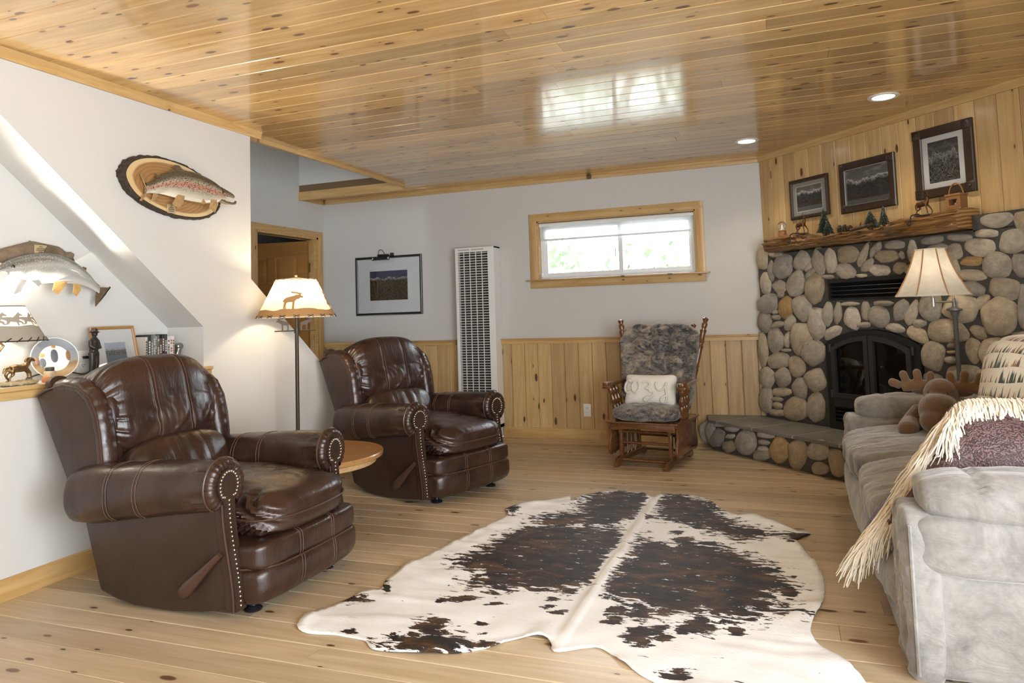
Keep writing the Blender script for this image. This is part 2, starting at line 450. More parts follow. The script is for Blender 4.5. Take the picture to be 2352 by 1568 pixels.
RUGE=[(-0.947,2.779,0.022,0.006,0.009,-0.028),(-0.668,2.732,0.037,0.01,0.008,-0.032),(-0.576,2.734,0.041,0.011,0.011,-0.055),(-0.666,2.642,0.027,0.008,0.008,-0.034),(-0.537,2.553,0.047,0.013,0.011,-0.055),(-0.494,2.619,0.03,0.009,0.005,-0.031),(-0.35,2.676,0.048,0.013,0.006,-0.056),(-0.411,2.628,0.018,0.005,0.004,-0.023),(-0.457,2.555,0.025,0.007,0.003,-0.022),(-0.219,2.681,0.025,0.007,0.002,-0.028),(-0.387,2.312,0.037,0.01,0.003,-0.023),(-1.309,2.413,0.046,0.012,0.027,-0.052),(-1.26,2.284,0.112,0.031,0.028,-0.053),(-1.313,2.682,0.055,0.014,0.008,-0.019),(-1.136,2.482,0.024,0.006,0.006,-0.014),(-1.409,2.312,0.016,0.004,0.007,-0.012),(-1.589,2.293,0.021,0.006,0.011,-0.015),(-1.748,2.553,0.052,0.014,0.018,-0.026),(-1.05,2.333,0.051,0.014,0.007,-0.017),(0.013,3.798,0.058,0.014,-0.002,-0.069),(-0.03,3.074,0.025,0.006,-0.001,-0.046),(-1.382,2.638,0.018,0.004,0.01,-0.02),(-1.681,2.706,0.013,0.003,0.026,-0.043),(-0.539,3.625,0.035,0.008,0.005,-0.038),(-0.58,3.736,0.025,0.006,0.005,-0.032),(-0.94,2.694,0.017,0.005,0.005,-0.015),(-0.886,2.655,0.023,0.006,0.005,-0.017),(-1.142,2.806,0.025,0.007,0.005,-0.012),(-1.142,2.669,0.029,0.008,0.003,-0.009),(-1.368,2.386,0.014,0.004,0.006,-0.011),(-1.166,2.291,0.034,0.01,0.02,-0.041),(-0.78,3.981,0.022,0.005,0.009,-0.046),(-1.585,3.933,0.032,0.007,0.026,-0.067)]
SPINE=[(-0.818,4.4),(-0.808,3.64),(-0.806,3.049),(-0.806,2.373)]
def thin_glass(name, tint=(1, 1, 1), refl=0.08, rough=0.02):
    mt, nt, b = nodes_of(name)
    nt.nodes.remove(b)
    out = nt.nodes['Material Output']
    tr = nt.nodes.new('ShaderNodeBsdfTransparent')
    tr.inputs[0].default_value = (*tint, 1)
    gl = nt.nodes.new('ShaderNodeBsdfGlossy')
    gl.inputs['Roughness'].default_value = rough
    lw = nt.nodes.new('ShaderNodeLayerWeight')
    lw.inputs[0].default_value = 0.25
    mx = nt.nodes.new('ShaderNodeMixShader')
    f = math_n(nt, 'MULTIPLY_ADD', lw.outputs['Fresnel'], 0.8, refl)
    nt.links.new(f, mx.inputs[0])
    nt.links.new(tr.outputs[0], mx.inputs[1])
    nt.links.new(gl.outputs[0], mx.inputs[2])
    nt.links.new(mx.outputs[0], out.inputs[0])
    M[name] = mt
    return mt
thin_glass('glass', (0.93, 0.95, 0.95), 0.03)
thin_glass('glass_smoke', (0.42, 0.41, 0.40), 0.05, 0.03)
thin_glass('glass_clear', (0.97, 0.98, 0.99), 0.02)

def leather(name, a, b_, rough=0.33):
    mt, nt, b = nodes_of(name)
    v = obj_coords(nt, (1, 1, 1), False)
    n = noise_t(nt, v, 6.0, 2, 0.5)
    c = ramp(nt, n, [(0.3, a), (0.72, b_)])
    nt.links.new(c, b.inputs['Base Color'])
    r_ = ramp(nt, noise_t(nt, v, 9.0, 2, 0.5), [(0.3, rough - 0.04), (0.75, rough + 0.08)])
    nt.links.new(r_, b.inputs['Roughness'])
    b.inputs['Specular IOR Level'].default_value = 0.55
    v2 = obj_coords(nt, (9, 22, 6), False)
    wr = noise_t(nt, v2, 1.3, 6, 0.62, 0.5)
    bump(nt, b, wr, 0.36, 0.009)
    M[name] = mt
    return mt
leather('leather', (0.022, 0.0095, 0.0065), (0.048, 0.022, 0.0145), 0.29)
leather('leather_flat', (0.025, 0.0115, 0.0078), (0.035, 0.017, 0.0115), 0.40)

def stone_mat():
    mt, nt, b = nodes_of('river_stone')
    oi = nt.nodes.new('ShaderNodeObjectInfo')
    v = obj_coords(nt, (1, 1, 1), True)
    n1 = noise_t(nt, v, 2.4, 5, 0.65, 0.4)
    n2 = noise_t(nt, v, 14.0, 4, 0.6)
    f1 = ramp(nt, n1, [(0.25, 0.62), (0.75, 1.22)])
    f2 = ramp(nt, n2, [(0.25, 0.85), (0.75, 1.10)])
    c = mix(nt, 1.0, mix(nt, 1.0, oi.outputs['Color'], f1, 'MULTIPLY'), f2, 'MULTIPLY')
    warm = math_n(nt, 'MULTIPLY', ramp(nt, noise_t(nt, v, 1.3, 3, 0.5), [(0.5, 0.0), (0.75, 1.0)]), 0.35)
    c = mix(nt, warm, c, (0.40, 0.27, 0.13))
    nt.links.new(c, b.inputs['Base Color'])
    b.inputs['Roughness'].default_value = 0.62
    bump(nt, b, noise_t(nt, v, 9.0, 6, 0.7), 0.5, 0.06)
    M['river_stone'] = mt
stone_mat()

def slate_mat():
    mt, nt, b = nodes_of('slate')
    v = obj_coords(nt, (1, 1, 1), True)
    n1 = noise_t(nt, v, 5.0, 5, 0.65, 0.6)
    c = ramp(nt, n1, [(0.3, (0.125, 0.125, 0.12)), (0.7, (0.225, 0.225, 0.212))])
    nt.links.new(c, b.inputs['Base Color'])
    b.inputs['Roughness'].default_value = 0.5
    bump(nt, b, noise_t(nt, v, 12.0, 5, 0.7), 0.25, 0.01)
    M['slate'] = mt
slate_mat()

def split_wood():
    mt, nt, b = nodes_of('split_log')
    v = obj_coords(nt, (0.9, 22, 22), False)
    n = noise_t(nt, v, 2.6, 6, 0.7, 1.2)
    c = ramp(nt, n, [(0.36, (0.045, 0.016, 0.005)), (0.47, (0.22, 0.10, 0.028)), (0.58, (0.42, 0.22, 0.07)), (0.75, (0.58, 0.36, 0.15))])
    nt.links.new(c, b.inputs['Base Color'])
    b.inputs['Roughness'].default_value = 0.3
    b.inputs['Coat Weight'].default_value = 0.4
    b.inputs['Coat Roughness'].default_value = 0.15
    bump(nt, b, n, 0.9, 0.03)
    M['split_log'] = mt
    mt, nt, b = nodes_of('log_end')
    v = obj_coords(nt, (1, 1, 1), False)
    w = nt.nodes.new('ShaderNodeTexWave')
    w.wave_type = 'RINGS'
    w.rings_direction = 'X'
    w.inputs['Scale'].default_value = 14
    w.inputs['Distortion'].default_value = 1.5
    nt.links.new(v, w.inputs['Vector'])
    c = ramp(nt, w.outputs['Fac'], [(0.2, (0.48, 0.27, 0.10)), (0.8, (0.22, 0.095, 0.03))])
    nt.links.new(c, b.inputs['Base Color'])
    b.inputs['Roughness'].default_value = 0.35
    b.inputs['Coat Weight'].default_value = 0.3
    M['log_end'] = mt
split_wood()

def suede(name, a, b_, rough=0.85, sheen=0.6):
    mt, nt, b = nodes_of(name)
    v = obj_coords(nt, (1, 1, 1), False)
    n = noise_t(nt, v, 5.0, 5, 0.7, 0.8)
    n2 = noise_t(nt, v, 45.0, 3, 0.6)
    c = mix(nt, 0.25, ramp(nt, n, [(0.35, a), (0.62, b_)]), ramp(nt, n2, [(0.3, a), (0.7, b_)]))
    nt.links.new(c, b.inputs['Base Color'])
    b.inputs['Roughness'].default_value = rough
    b.inputs['Sheen Weight'].default_value = sheen
    b.inputs['Sheen Roughness'].default_value = 0.4
    b.inputs['Specular IOR Level'].default_value = 0.2
    v2 = obj_coords(nt, (4, 9, 9), False)
    bump(nt, b, noise_t(nt, v2, 2.0, 4, 0.6, 1.0), 0.35, 0.02)
    M[name] = mt
suede('suede', (0.145, 0.14, 0.133), (0.30, 0.293, 0.283))

def hide_mat():
    mt, nt, b = nodes_of('cowhide')
    at = nt.nodes.new('ShaderNodeAttribute')
    at.attribute_name = 'dark'
    v = obj_coords(nt, (1.0, 1.0, 1.0), False)
    n = noise_t(nt, obj_coords(nt, (10, 26, 1), False), 1.3, 5, 0.65, 0.4)
    nf = noise_t(nt, obj_coords(nt, (60, 190, 1), False), 1.0, 3, 0.6)
    s = math_n(nt, 'ADD', at.outputs['Fac'], math_n(nt, 'MULTIPLY', math_n(nt, 'SUBTRACT', n, 0.5), 2.3))
    s = math_n(nt, 'ADD', s, math_n(nt, 'MULTIPLY', math_n(nt, 'SUBTRACT', nf, 0.5), 0.35))
    mask = ramp(nt, s, [(0.47, 0.0), (0.53, 1.0)])
    nb = noise_t(nt, obj_coords(nt, (3.2, 6.5, 1), False, (4, 2, 0)), 1.6, 5, 0.7, 0.5)
    br = ramp(nt, nb, [(0.40, (0.016, 0.013, 0.014)), (0.52, (0.040, 0.024, 0.016)), (0.68, (0.13, 0.066, 0.030))])
    br = mix(nt, 0.5, br, mix(nt, 1.0, br, ramp(nt, nf, [(0.3, 0.4), (0.7, 1.6)]), 'MULTIPLY'))
    w = ramp(nt, noise_t(nt, v, 3.5, 4, 0.6), [(0.35, (0.77, 0.77, 0.77)), (0.65, (0.85, 0.86, 0.88))])
    sp = nt.nodes.new('ShaderNodeAttribute')
    sp.attribute_name = 'spine'
    w = mix(nt, math_n(nt, 'MULTIPLY', sp.outputs['Fac'], 0.8), w, (0.50, 0.42, 0.32))
    c = mix(nt, mask, w, br)
    nt.links.new(c, b.inputs['Base Color'])
    nt.links.new(ramp(nt, mask, [(0, 0.7), (1, 0.6)]), b.inputs['Roughness'])
    b.inputs['Specular IOR Level'].default_value = 0.3
    h = math_n(nt, 'ADD', math_n(nt, 'MULTIPLY', nf, 0.5), math_n(nt, 'MULTIPLY', n, 0.6))
    bump(nt, b, h, 0.35, 0.006)
    M['cowhide'] = mt
hide_mat()

def camo_mat():
    """woodland print of the glider cushions"""
    mt, nt, b = nodes_of('woodland_print')
    v = obj_coords(nt, (3.4, 3.4, 5.5), False)
    n1 = noise_t(nt, v, 1.5, 5, 0.65, 1.6)
    n2 = noise_t(nt, v, 3.6, 5, 0.7, 2.0)
    c1 = ramp(nt, n1, [(0.38, (0.014, 0.015, 0.021)), (0.48, (0.055, 0.056, 0.066)), (0.56, (0.27, 0.22, 0.165)), (0.70, (0.45, 0.375, 0.29))])
    c2 = ramp(nt, n2, [(0.44, (0.012, 0.013, 0.018)), (0.55, (0.30, 0.265, 0.22)), (0.66, (0.06, 0.06, 0.07))])
    c = mix(nt, 0.45, c1, c2)
    nt.links.new(c, b.inputs['Base Color'])
    b.inputs['Roughness'].default_value = 0.8
    b.inputs['Sheen Weight'].default_value = 0.3
    bump(nt, b, noise_t(nt, v, 6.0, 3, 0.6), 0.2, 0.01)
    M['woodland_print'] = mt
camo_mat()

def photo_mat(name, sky_top, sky_low, snow, rock, land, ridge=0.62, amp=0.22, seed=0.0, water=0.0, tower=1.0):
    """flat print of a mountain landscape: u = across, v = up over the mesh's 0..1 generated space"""
    mt, nt, b = nodes_of(name)
    tc = nt.nodes.new('ShaderNodeTexCoord')
    sx = nt.nodes.new('ShaderNodeSeparateXYZ')
    nt.links.new(tc.outputs['UV'], sx.inputs[0])
    u, v = sx.outputs[0], sx.outputs[1]
    def n2d(su, sv, scale, det=5, rough=0.6, off=0.0):
        cx = nt.nodes.new('ShaderNodeCombineXYZ')
        nt.links.new(math_n(nt, 'MULTIPLY_ADD', u, su, seed + off), cx.inputs[0])
        if sv:
            nt.links.new(math_n(nt, 'MULTIPLY', v, sv), cx.inputs[1])
        cx.inputs[2].default_value = seed * 1.7 + off
        return noise_t(nt, cx.outputs[0], scale, det, rough)
    rd = math_n(nt, 'MULTIPLY_ADD', math_n(nt, 'SUBTRACT', n2d(1, 0, 3.2 * tower, 6, 0.62), 0.5), amp * 4.5, ridge)
    sky = mix(nt, v, sky_low, sky_top)
    cl = ramp(nt, n2d(1.2, 3, 2.5, 4, 0.6, 9), [(0.5, 0.0), (0.75, 0.5)])
    sky = mix(nt, cl, sky, tuple(min(1, x * 2.2) for x in sky_low))
    tex = n2d(2, 3.2, 5, 6, 0.72, 3)
    sn = ramp(nt, tex, [(0.40, rock), (0.47, snow), (0.56, snow), (0.62, rock)])
    below = math_n(nt, 'SUBTRACT', rd, v)
    mtn = mix(nt, ramp(nt, below, [(0.0, 0.0), (amp * 1.1, 1.0)]), sn, mix(nt, ramp(nt, tex, [(0.4, 0.0), (0.7, 1.0)]), rock, land))
    tl = math_n(nt, 'MULTIPLY_ADD', n2d(1, 0, 22, 3, 0.8, 5), 0.22, ridge - amp * 2.0)
    tr = ramp(nt, n2d(6, 6, 6, 4, 0.7, 7), [(0.42, tuple(x * .35 for x in rock)), (0.7, land)])
    c = mix(nt, ramp(nt, math_n(nt, 'SUBTRACT', rd, v), [(0.0, 0.0), (0.012, 1.0)]), sky, mtn)
    c = mix(nt, ramp(nt, math_n(nt, 'SUBTRACT', tl, v), [(0.0, 0.0), (0.02, 1.0)]), c, tr)
    if water:
        c = mix(nt, ramp(nt, math_n(nt, 'SUBTRACT', water, v), [(0.0, 0.0), (0.02, 0.7)]), c, tuple(x * 0.6 for x in sky_low))
    nt.links.new(c, b.inputs['Base Color'])
    b.inputs['Roughness'].default_value = 0.25
    b.inputs['Specular IOR Level'].default_value = 0.3
    M[name] = mt
photo_mat('print_valley', (0.05, 0.05, 0.09), (0.10, 0.10, 0.14), (0.45, 0.40, 0.36), (0.03, 0.025, 0.022), (0.20, 0.13, 0.06), 0.78, 0.10, 1.3)
photo_mat('print_lake', (0.16, 0.16, 0.155), (0.26, 0.26, 0.25), (0.85, 0.85, 0.84), (0.022, 0.022, 0.022), (0.13, 0.13, 0.125), 0.78, 0.13, 4.1, 0.20)
photo_mat('print_range', (0.14, 0.14, 0.14), (0.34, 0.34, 0.33), (0.90, 0.90, 0.88), (0.022, 0.022, 0.022), (0.11, 0.11, 0.108), 0.70, 0.13, 8.2, 0.16)
photo_mat('print_tower', (0.06, 0.06, 0.06), (0.14, 0.14, 0.138), (0.34, 0.34, 0.33), (0.020, 0.020, 0.020), (0.22, 0.22, 0.21), 0.72, 0.20, 12.6, 0.0, 2.2)
photo_mat('print_angler', (0.45, 0.48, 0.52), (0.30, 0.42, 0.52), (0.55, 0.56, 0.54), (0.16, 0.22, 0.30), (0.42, 0.40, 0.33), 0.72, 0.10, 3.3, 0.42)
pbr('mat_board', (0.74, 0.73, 0.70), 0.8)
pbr('mat_board_grey', (0.42, 0.41, 0.385), 0.8)
# ------------------------------------------------------------------ the room
XL, YB, H = -3.25, 6.266, 2.44          # left wall, back wall, ceiling
XD = -4.58                              # wall with the door, beyond the stairs
XF = -0.116                             # where the slanted fireplace wall leaves the back wall
XR, YR = 1.62, -2.2                     # right wall, wall behind the camera
PW = 0.132                              # board width
S2 = math.sqrt(0.5)
rnd = random.Random(7)
PLANKS = {}

def plank_mesh(length, width, thick, mat, ch=0.006):
    """board along X, face at +Z with eased long edges"""
    key = (round(length, 2), round(width, 3), thick, mat, ch)
    if key not in PLANKS:
        l, w = length / 2 - 0.0006, width / 2 - 0.0012
        prof = [(-w, -thick), (w, -thick), (w, -ch), (w - ch, 0), (-w + ch, 0), (-w, -ch)]
        mb = MB().prism(prof, -l, l, 'x')
        me = mb.mesh('plank', False)
        me.materials.append(M[mat])
        PLANKS[key] = me
    return PLANKS[key]

def rows(parent, y0, y1, x0, x1, z, up, mat, thick=0.018, ch=0.005, name='plank', lens=(2.2, 4.2), reach=None):
    """boards along X laid side by side from y1 back to y0; up=1 face up, -1 face down"""
    y = y1
    while y > y0 + 0.02:
        w = min(PW, y - y0)
        a, b = reach(y - w / 2) if reach else (x0, x1)
        x = a - rnd.uniform(0, 1.6)
        while x < b - 0.02:
            L = rnd.uniform(*lens)
            s, e = max(a, x), min(b, x + L)
            if e < b and b - e < 0.45:
                e = b
            x = e if e > a else x + L
            if e - s < 0.05:
                continue
            L2 = round(e - s, 2)
            o = inst(name, plank_mesh(L2, w, thick, mat, ch), ((s + e) / 2, y - w / 2, z),
                     (0 if up > 0 else PI, 0, 0), parent=parent)
        y -= w

# floor
fb = MB().box(XD, XR, YR, YB, -0.12, -0.018)
floor = struct(fb.build('floor', 'subfloor', None, False))
rows(floor, YR, YB, XL, XR, 0.0, 1, 'pine_floor', ch=0.0022, lens=(2.4, 4.6))
hall = MB().box(XD, XL - 0.12, 3.4, YB, -0.017, 0.0).build('floor_hall', 'pine_floor', None, False)
struct(hall)

# ceiling with the open stairwell
cb = MB().box(XL - 0.12, XR, YR, YB, H + 0.018, H + 0.1).box(XD, XL - 0.12, 5.87, YB, H + 0.018, H + 0.1)
ceiling = struct(cb.build('ceiling', 'subfloor', None, False))
rows(ceiling, YR, YB, XL - 0.12, XR, H, -1, 'pine_ceiling', ch=0.0035, lens=(2.6, 4.8),
     reach=lambda y: (XD if y > 5.87 else XL - 0.12, XR if y < 4.55 else min(XR, XF + (YB - y) + 0.08)))

# back wall (drywall above, boards below) with its window opening
WX0, WX1, WZ0, WZ1 = -2.168, -0.685, 1.478, 2.03
wb = MB()
for a, b, c, d in ((XD, WX0, 0, H + .02), (WX1, XF + .2, 0, H + .02), (WX0, WX1, 0, WZ0), (WX0, WX1, WZ1, H + .02)):
    wb.box(a, b, YB, YB + 0.14, c, d)
wall_back = struct(wb.build('wall_back', 'drywall', None, False))
RAIL = 0.926
x = XD + 0.006
k = 0
while x < XF - 0.02:
    w = min(PW, XF - x)
    inst('plank', plank_mesh(0.80, w, 0.014, 'pine_panel', 0.005), (x + w / 2, YB - 0.014, 0.485), (PI / 2, -PI / 2, 0), parent=wall_back)
    x += w

def strip(name, mat, a, b, prof, inward):
    """moulding from a to b (floor-plan points); prof=(out,z) section, inward = unit vector out of the wall"""
    a, b, n = Vector((*a, 0)), Vector((*b, 0)), Vector((*inward, 0))
    d = (b - a)
    L = d.length
    d.normalize()
    me = MB().prism([(-o, z) for o, z in prof], -L / 2, L / 2, 'x').mesh(name, True, 25)
    me.materials.append(M[mat])
    o = bpy.data.objects.new(name, me)
    mt = Matrix.Identity(4)
    sgn = 1
    for i in range(3):
        mt[i][0], mt[i][1], mt[i][2] = d[i], -n[i], (0, 0, 1)[i]
    c = (a + b) / 2
    mt[0][3], mt[1][3] = c.x, c.y
    if mt.to_3x3().determinant() < 0:
        for i in range(3):
            mt[i][0] *= -1
    o.matrix_world = mt
    link(o)
    return struct(o)

BASE = [(0, 0), (.016, 0), (.016, .075), (.011, .083), (.011, .088), (.006, .094), (0, .094)]
RAILP = [(0, RAIL - .05), (.020, RAIL - .05), (.020, RAIL - .022), (.026, RAIL - .016), (.026, RAIL - .010), (.034, RAIL - .006), (.034, RAIL), (0, RAIL)]
CROWN = [(0, H - .05), (.012, H - .05), (.016, H - .04), (.016, H - .02), (.024, H - .012), (.024, H), (0, H)]
HX0, HX1 = -3.03, -2.555      # wall heater
strip('baseboard_back', 'pine_trim', (HX1, YB - .014), (-0.62, YB - .014), BASE, (0, -1))
strip('trim_1', 'pine_trim', (HX1, YB - .014), (XF, YB - .014), RAILP, (0, -1))
strip('trim_2', 'pine_trim', (XD, YB - .014), (HX0, YB - .014), RAILP, (0, -1))
strip('trim_3', 'pine_trim', (XD, YB), (XF, YB), CROWN, (0, -1))
strip('baseboard_left', 'pine_trim', (XL, YR), (XL, 5.42), BASE, (1, 0))
strip('trim_4', 'pine_trim', (XL, YR), (XL, 3.76), CROWN, (1, 0))
strip('trim_5', 'pine_trim', (XL - .12, 3.67), (XL - .12, 5.87), [(-.012, H - .028), (.014, H - .028), (.014, H), (-.012, H)], (1, 0))
strip('trim_6', 'pine_trim', (XD, 5.87), (XL - .12, 5.87), [(-.01, H - .055), (.014, H - .055), (.014, H + .03), (-.01, H + .03)], (0, -1))
strip('trim_11', 'pine_trim', (XD, 5.87), (XD, YB), [(0, H - .05), (.014, H - .05), (.014, H), (0, H)], (1, 0))

# left wall: a niche under the stairs, an open sloping end
def L(poly, x0=XL - .12, x1=XL):
    return (poly, x0, x1)
NY0, NY1, NZ, NS = 0.9, 3.27, 0.915, 1.152        # niche
slope = 0.8456
yt = NY1 - (H - NS) / slope
wl = MB()
wl.prism([(YR, 0), (5.43, 0), (3.67, 1.451), (3.67, H + .02), (NY1, H + .02), (NY1, NZ), (YR, NZ)], XL - .12, XL, 'x')
wl.prism([(YR, NZ), (NY0, NZ), (NY0, H + .02), (YR, H + .02)], XL - .12, XL, 'x')
wl.prism([(NY1, NS), (NY1, H + .02), (yt, H + .02), (yt, H)], XL - .12, XL, 'x')
wall_left = struct(wl.build('wall_left', 'drywall', None, False))
NXB = -3.53
wn = MB()
wn.prism([(NY0 - .1, NZ - .1), (NY1 + .1, NZ - .1), (NY1 + .1, H + .1), (NY0 - .1, H + .1)], NXB - .05, NXB, 'x')
wn.prism([(NY1, NZ - .05), (NY1, NS), (yt, H), (yt - .5, H), (yt - .5, H + .1), (yt, H + .1), (NY1 + .06, NS + .05), (NY1 + .06, NZ - .05)], NXB, XL - .119, 'x')
wn.box(NXB, XL - .119, NY0 - .08, NY0, NZ - .1, H + .1)
struct(wn.build('wall_niche', 'drywall', None, False))
# niche ledge: painted top, pine nosing
ld = MB().box(NXB, XL + .012, NY0, NY1 - .002, NZ - .03, NZ - .0005).build('shelf_niche', 'white_paint', None, False)
struct(ld)
strip('trim_7', 'pine_trim', (XL, NY0 - .05), (XL, NY1 + .045), [(0, NZ - .055), (.012, NZ - .055), (.018, NZ - .04), (.018, NZ - .02), (.030, NZ - .014), (.030, NZ + .002), (0, NZ + .002)], (1, 0))

# wall with the door, stairwell above
DY0, DY1, DZ = 5.24, 6.165, 2.03
wd = MB()
ZT = 3.9
for a, b, c, d in ((3.0, DY0, 0, ZT), (DY1, YB, 0, ZT), (DY0, DY1, DZ, ZT)):
    wd.box(XD - .12, XD, a, b, c, d)
struct(wd.build('wall_door', 'drywall', None, False))
st = MB().box(XD, XL - .12, 5.872, 5.99, H + .1, ZT).box(XD, NXB - .05, 2.9, 3.0, 0, ZT).box(XL - .14, XL - .02, 2.9, 5.99, H + .1, ZT)
struct(st.build('wall_stairwell', 'drywall', None, False))
struct(MB().box(XD - .12, XL, 2.9, 6.0, ZT, ZT + .1).build('ceiling_stairwell', 'drywall', None, False))
# casing of the door
cas = 0.062
def casing_piece(name, parent, mat, p0, p1, w, th, M4):
    """flat moulded board from p0 to p1 in a plane (u,v) given by matrix M4, thickness along +w"""
    a, b = Vector(p0), Vector(p1)
    d = b - a
    Ln = d.length
    me = MB().prism([(-w / 2, 0), (w / 2, 0), (w / 2, th * .75), (w * .32, th), (-w * .25, th * .9), (-w * .5, th * .6)], -Ln / 2, Ln / 2, 'x').mesh(name, True, 25)
    me.materials.append(M[mat])
    o = bpy.data.objects.new(name, me)
    c = (a + b) / 2
    o.matrix_world = M4 @ T(c.x, c.y, 0) @ RZ(math.atan2(d.y, d.x))
    link(o)
    if parent is not None:
        o.parent = parent
    return o
def frame_matrix(o, ux, uy):
    ux, uy = Vector(ux), Vector(uy)
    n = ux.cross(uy)
    mt = Matrix.Identity(4)
    for i in range(3):
        mt[i][0], mt[i][1], mt[i][2], mt[i][3] = ux[i], uy[i], n[i], o[i]
    return mt
dr = empty('door_1', (0, 0, 0)); struct(dr)
FD = frame_matrix((XD, 0, 0), (0, 1, 0), (0, 0, 1))      # u = y, v = z, out = +x
casing_piece('door_casing', dr, 'pine_trim', (DY0 - cas / 2, 0), (DY0 - cas / 2, DZ + cas), cas, .018, FD)
casing_piece('door_casing', dr, 'pine_trim', (DY1 + cas / 2, DZ + cas), (DY1 + cas / 2, 0), cas, .018, FD)
casing_piece('door_casing', dr, 'pine_trim', (DY1 + cas * .9, DZ + cas / 2), (DY0 - cas * .9, DZ + cas / 2), cas, .018, FD)
for y0, y1, z0, z1 in ((DY0, DY0 + .02, 0, DZ), (DY1 - .02, DY1, 0, DZ), (DY0, DY1, DZ - .02, DZ)):
    MB().box(XD - .13, XD, y0, y1, z0, z1).box(XD - .085, XD - .045, y0 - (.0 if y0 == DY0 and z0 else 0), y1, z0, z1).build('door_jamb', 'pine_trim', dr, False)
MB().box(XD - .075, XD - .04, DY1 - .034, DY1 - .02, 0, DZ - .02).build('door_stop', 'pine_trim', dr, False)
# leaf, swung open into the room beyond
leaf = empty('door_leaf', (XD - .10, DY1 - .03, 0)); leaf.parent = dr
leaf.rotation_euler = (0, 0, R(180 + 8))
MB().box(.0, .84, -.018, .018, .02, 2.0).build('door_slab', 'door_pine', leaf, False)
def panel(x0, x1, z0, z1):
    mb = MB()
    for sg in (-1, 1):
        yo = sg * .018
        e = .022
        prof = [(x0, z0), (x1, z0), (x1, z1), (x0, z1)]
        inn = [(x0 + e, z0 + e), (x1 - e, z0 + e), (x1 - e, z1 - e), (x0 + e, z1 - e)]
        inn2 = [(x0 + 2.4 * e, z0 + 2.4 * e), (x1 - 2.4 * e, z0 + 2.4 * e), (x1 - 2.4 * e, z1 - 2.4 * e), (x0 + 2.4 * e, z1 - 2.4 * e)]
        V = [(a, yo + sg * .006, b) for a, b in prof] + [(a, yo + sg * .0012, b) for a, b in inn] + [(a, yo + sg * .0065, b) for a, b in inn2]
        F = [(i, (i + 1) % 4, 4 + (i + 1) % 4, 4 + i) for i in range(4)] + [(4 + i, 4 + (i + 1) % 4, 8 + (i + 1) % 4, 8 + i) for i in range(4)] + [(8, 9, 10, 11)]
        mb.add(V, F if sg < 0 else [f[::-1] for f in F])
    return mb.build('door_panel', 'door_pine', leaf, False)
for z0, z1 in ((.2, .75), (.9, 1.42), (1.55, 1.85)):
    panel(.11, .38, z0, z1)
    panel(.46, .73, z0, z1)
for z in (.3, 1.72):
    MB().box(XD - .118, XD - .085, DY1 - .03, DY1 - .018, z - .045, z + .045).tube([(XD - .085, DY1 - .034, z - .05), (XD - .085, DY1 - .034, z + .05)], .006, 8).build('hinge', 'brass_dark', dr)
# dim room behind the door
rb = MB()
rb.box(XD - 2.2, XD - 2.1, 3.6, 7.6, 0, 2.5).box(XD - 2.1, XD - .12, 7.5, 7.6, 0, 2.5).box(XD - 2.1, XD - .12, 3.6, 3.7, 0, 2.5).box(XD - .14, XD - .12, YB, 7.6, 0, 2.5)
struct(rb.build('wall_bedroom', 'drywall', None, False))
struct(MB().box(XD - 2.2, XD - .12, 3.6, 7.6, 2.45, 2.5).build('ceiling_bedroom', 'white_paint', None, False))
struct(MB().box(XD - 2.2, XD - .12, 3.6, 7.6, -.1, 0).build('floor_bedroom', 'subfloor', None, False))

# right wall and the wall behind the camera, both with large glazed openings
wr = MB()
yj = YB - (XR - XF)                        # where the slanted wall meets the right wall
for a, b, c, d in ((YR, -1.35, 0, H), (1.55, yj + .1, 0, H), (-1.35, 1.55, 0, .3), (-1.35, 1.55, 2.15, H)):
    wr.box(XR, XR + .14, a, b, c, d + .02)
struct(wr.build('wall_right', 'drywall', None, False))
wr = MB()
for a, b, c, d in ((XD, .45, 0, H), (1.55, XR + .14, 0, H), (.45, 1.55, 0, .25), (.45, 1.55, 2.2, H)):
    wr.box(a, b, YR - .14, YR, c, d + .02)
struct(wr.build('wall_rear', 'drywall', None, False))

# slanted fireplace wall: boards above the stone
FW = frame_matrix((XF, YB, 0), (S2, -S2, 0), (0, 0, 1))   # u = along the wall, v = up, w = out of the wall towards the room
FW3 = FW.copy()
def fwp(t, z, w=0.0):
    return FW @ Vector((t, z, w))
FL = (XR - XF) / S2
wf = MB().box(-.12, FL + .1, 0, H + .02, -.14, 0, mat=FW)
wall_fp = struct(wf.build('wall_fireplace', 'drywall', None, False))
t = 0.0
k = 0
while t < FL - .01:
    w = min(PW, FL - t)
    o = inst('plank', plank_mesh(0.98, w, .014, 'pine_panel', .0022), parent=wall_fp)
    o.matrix_world = FW @ T(t + w / 2, 1.95, .014) @ RZ(PI / 2)
    t += w
tr = strip('trim_8', 'pine_trim', (fwp(0, 0, .014).x, fwp(0, 0, .014).y), (fwp(FL, 0, .014).x, fwp(FL, 0, .014).y), CROWN, (-S2, -S2))

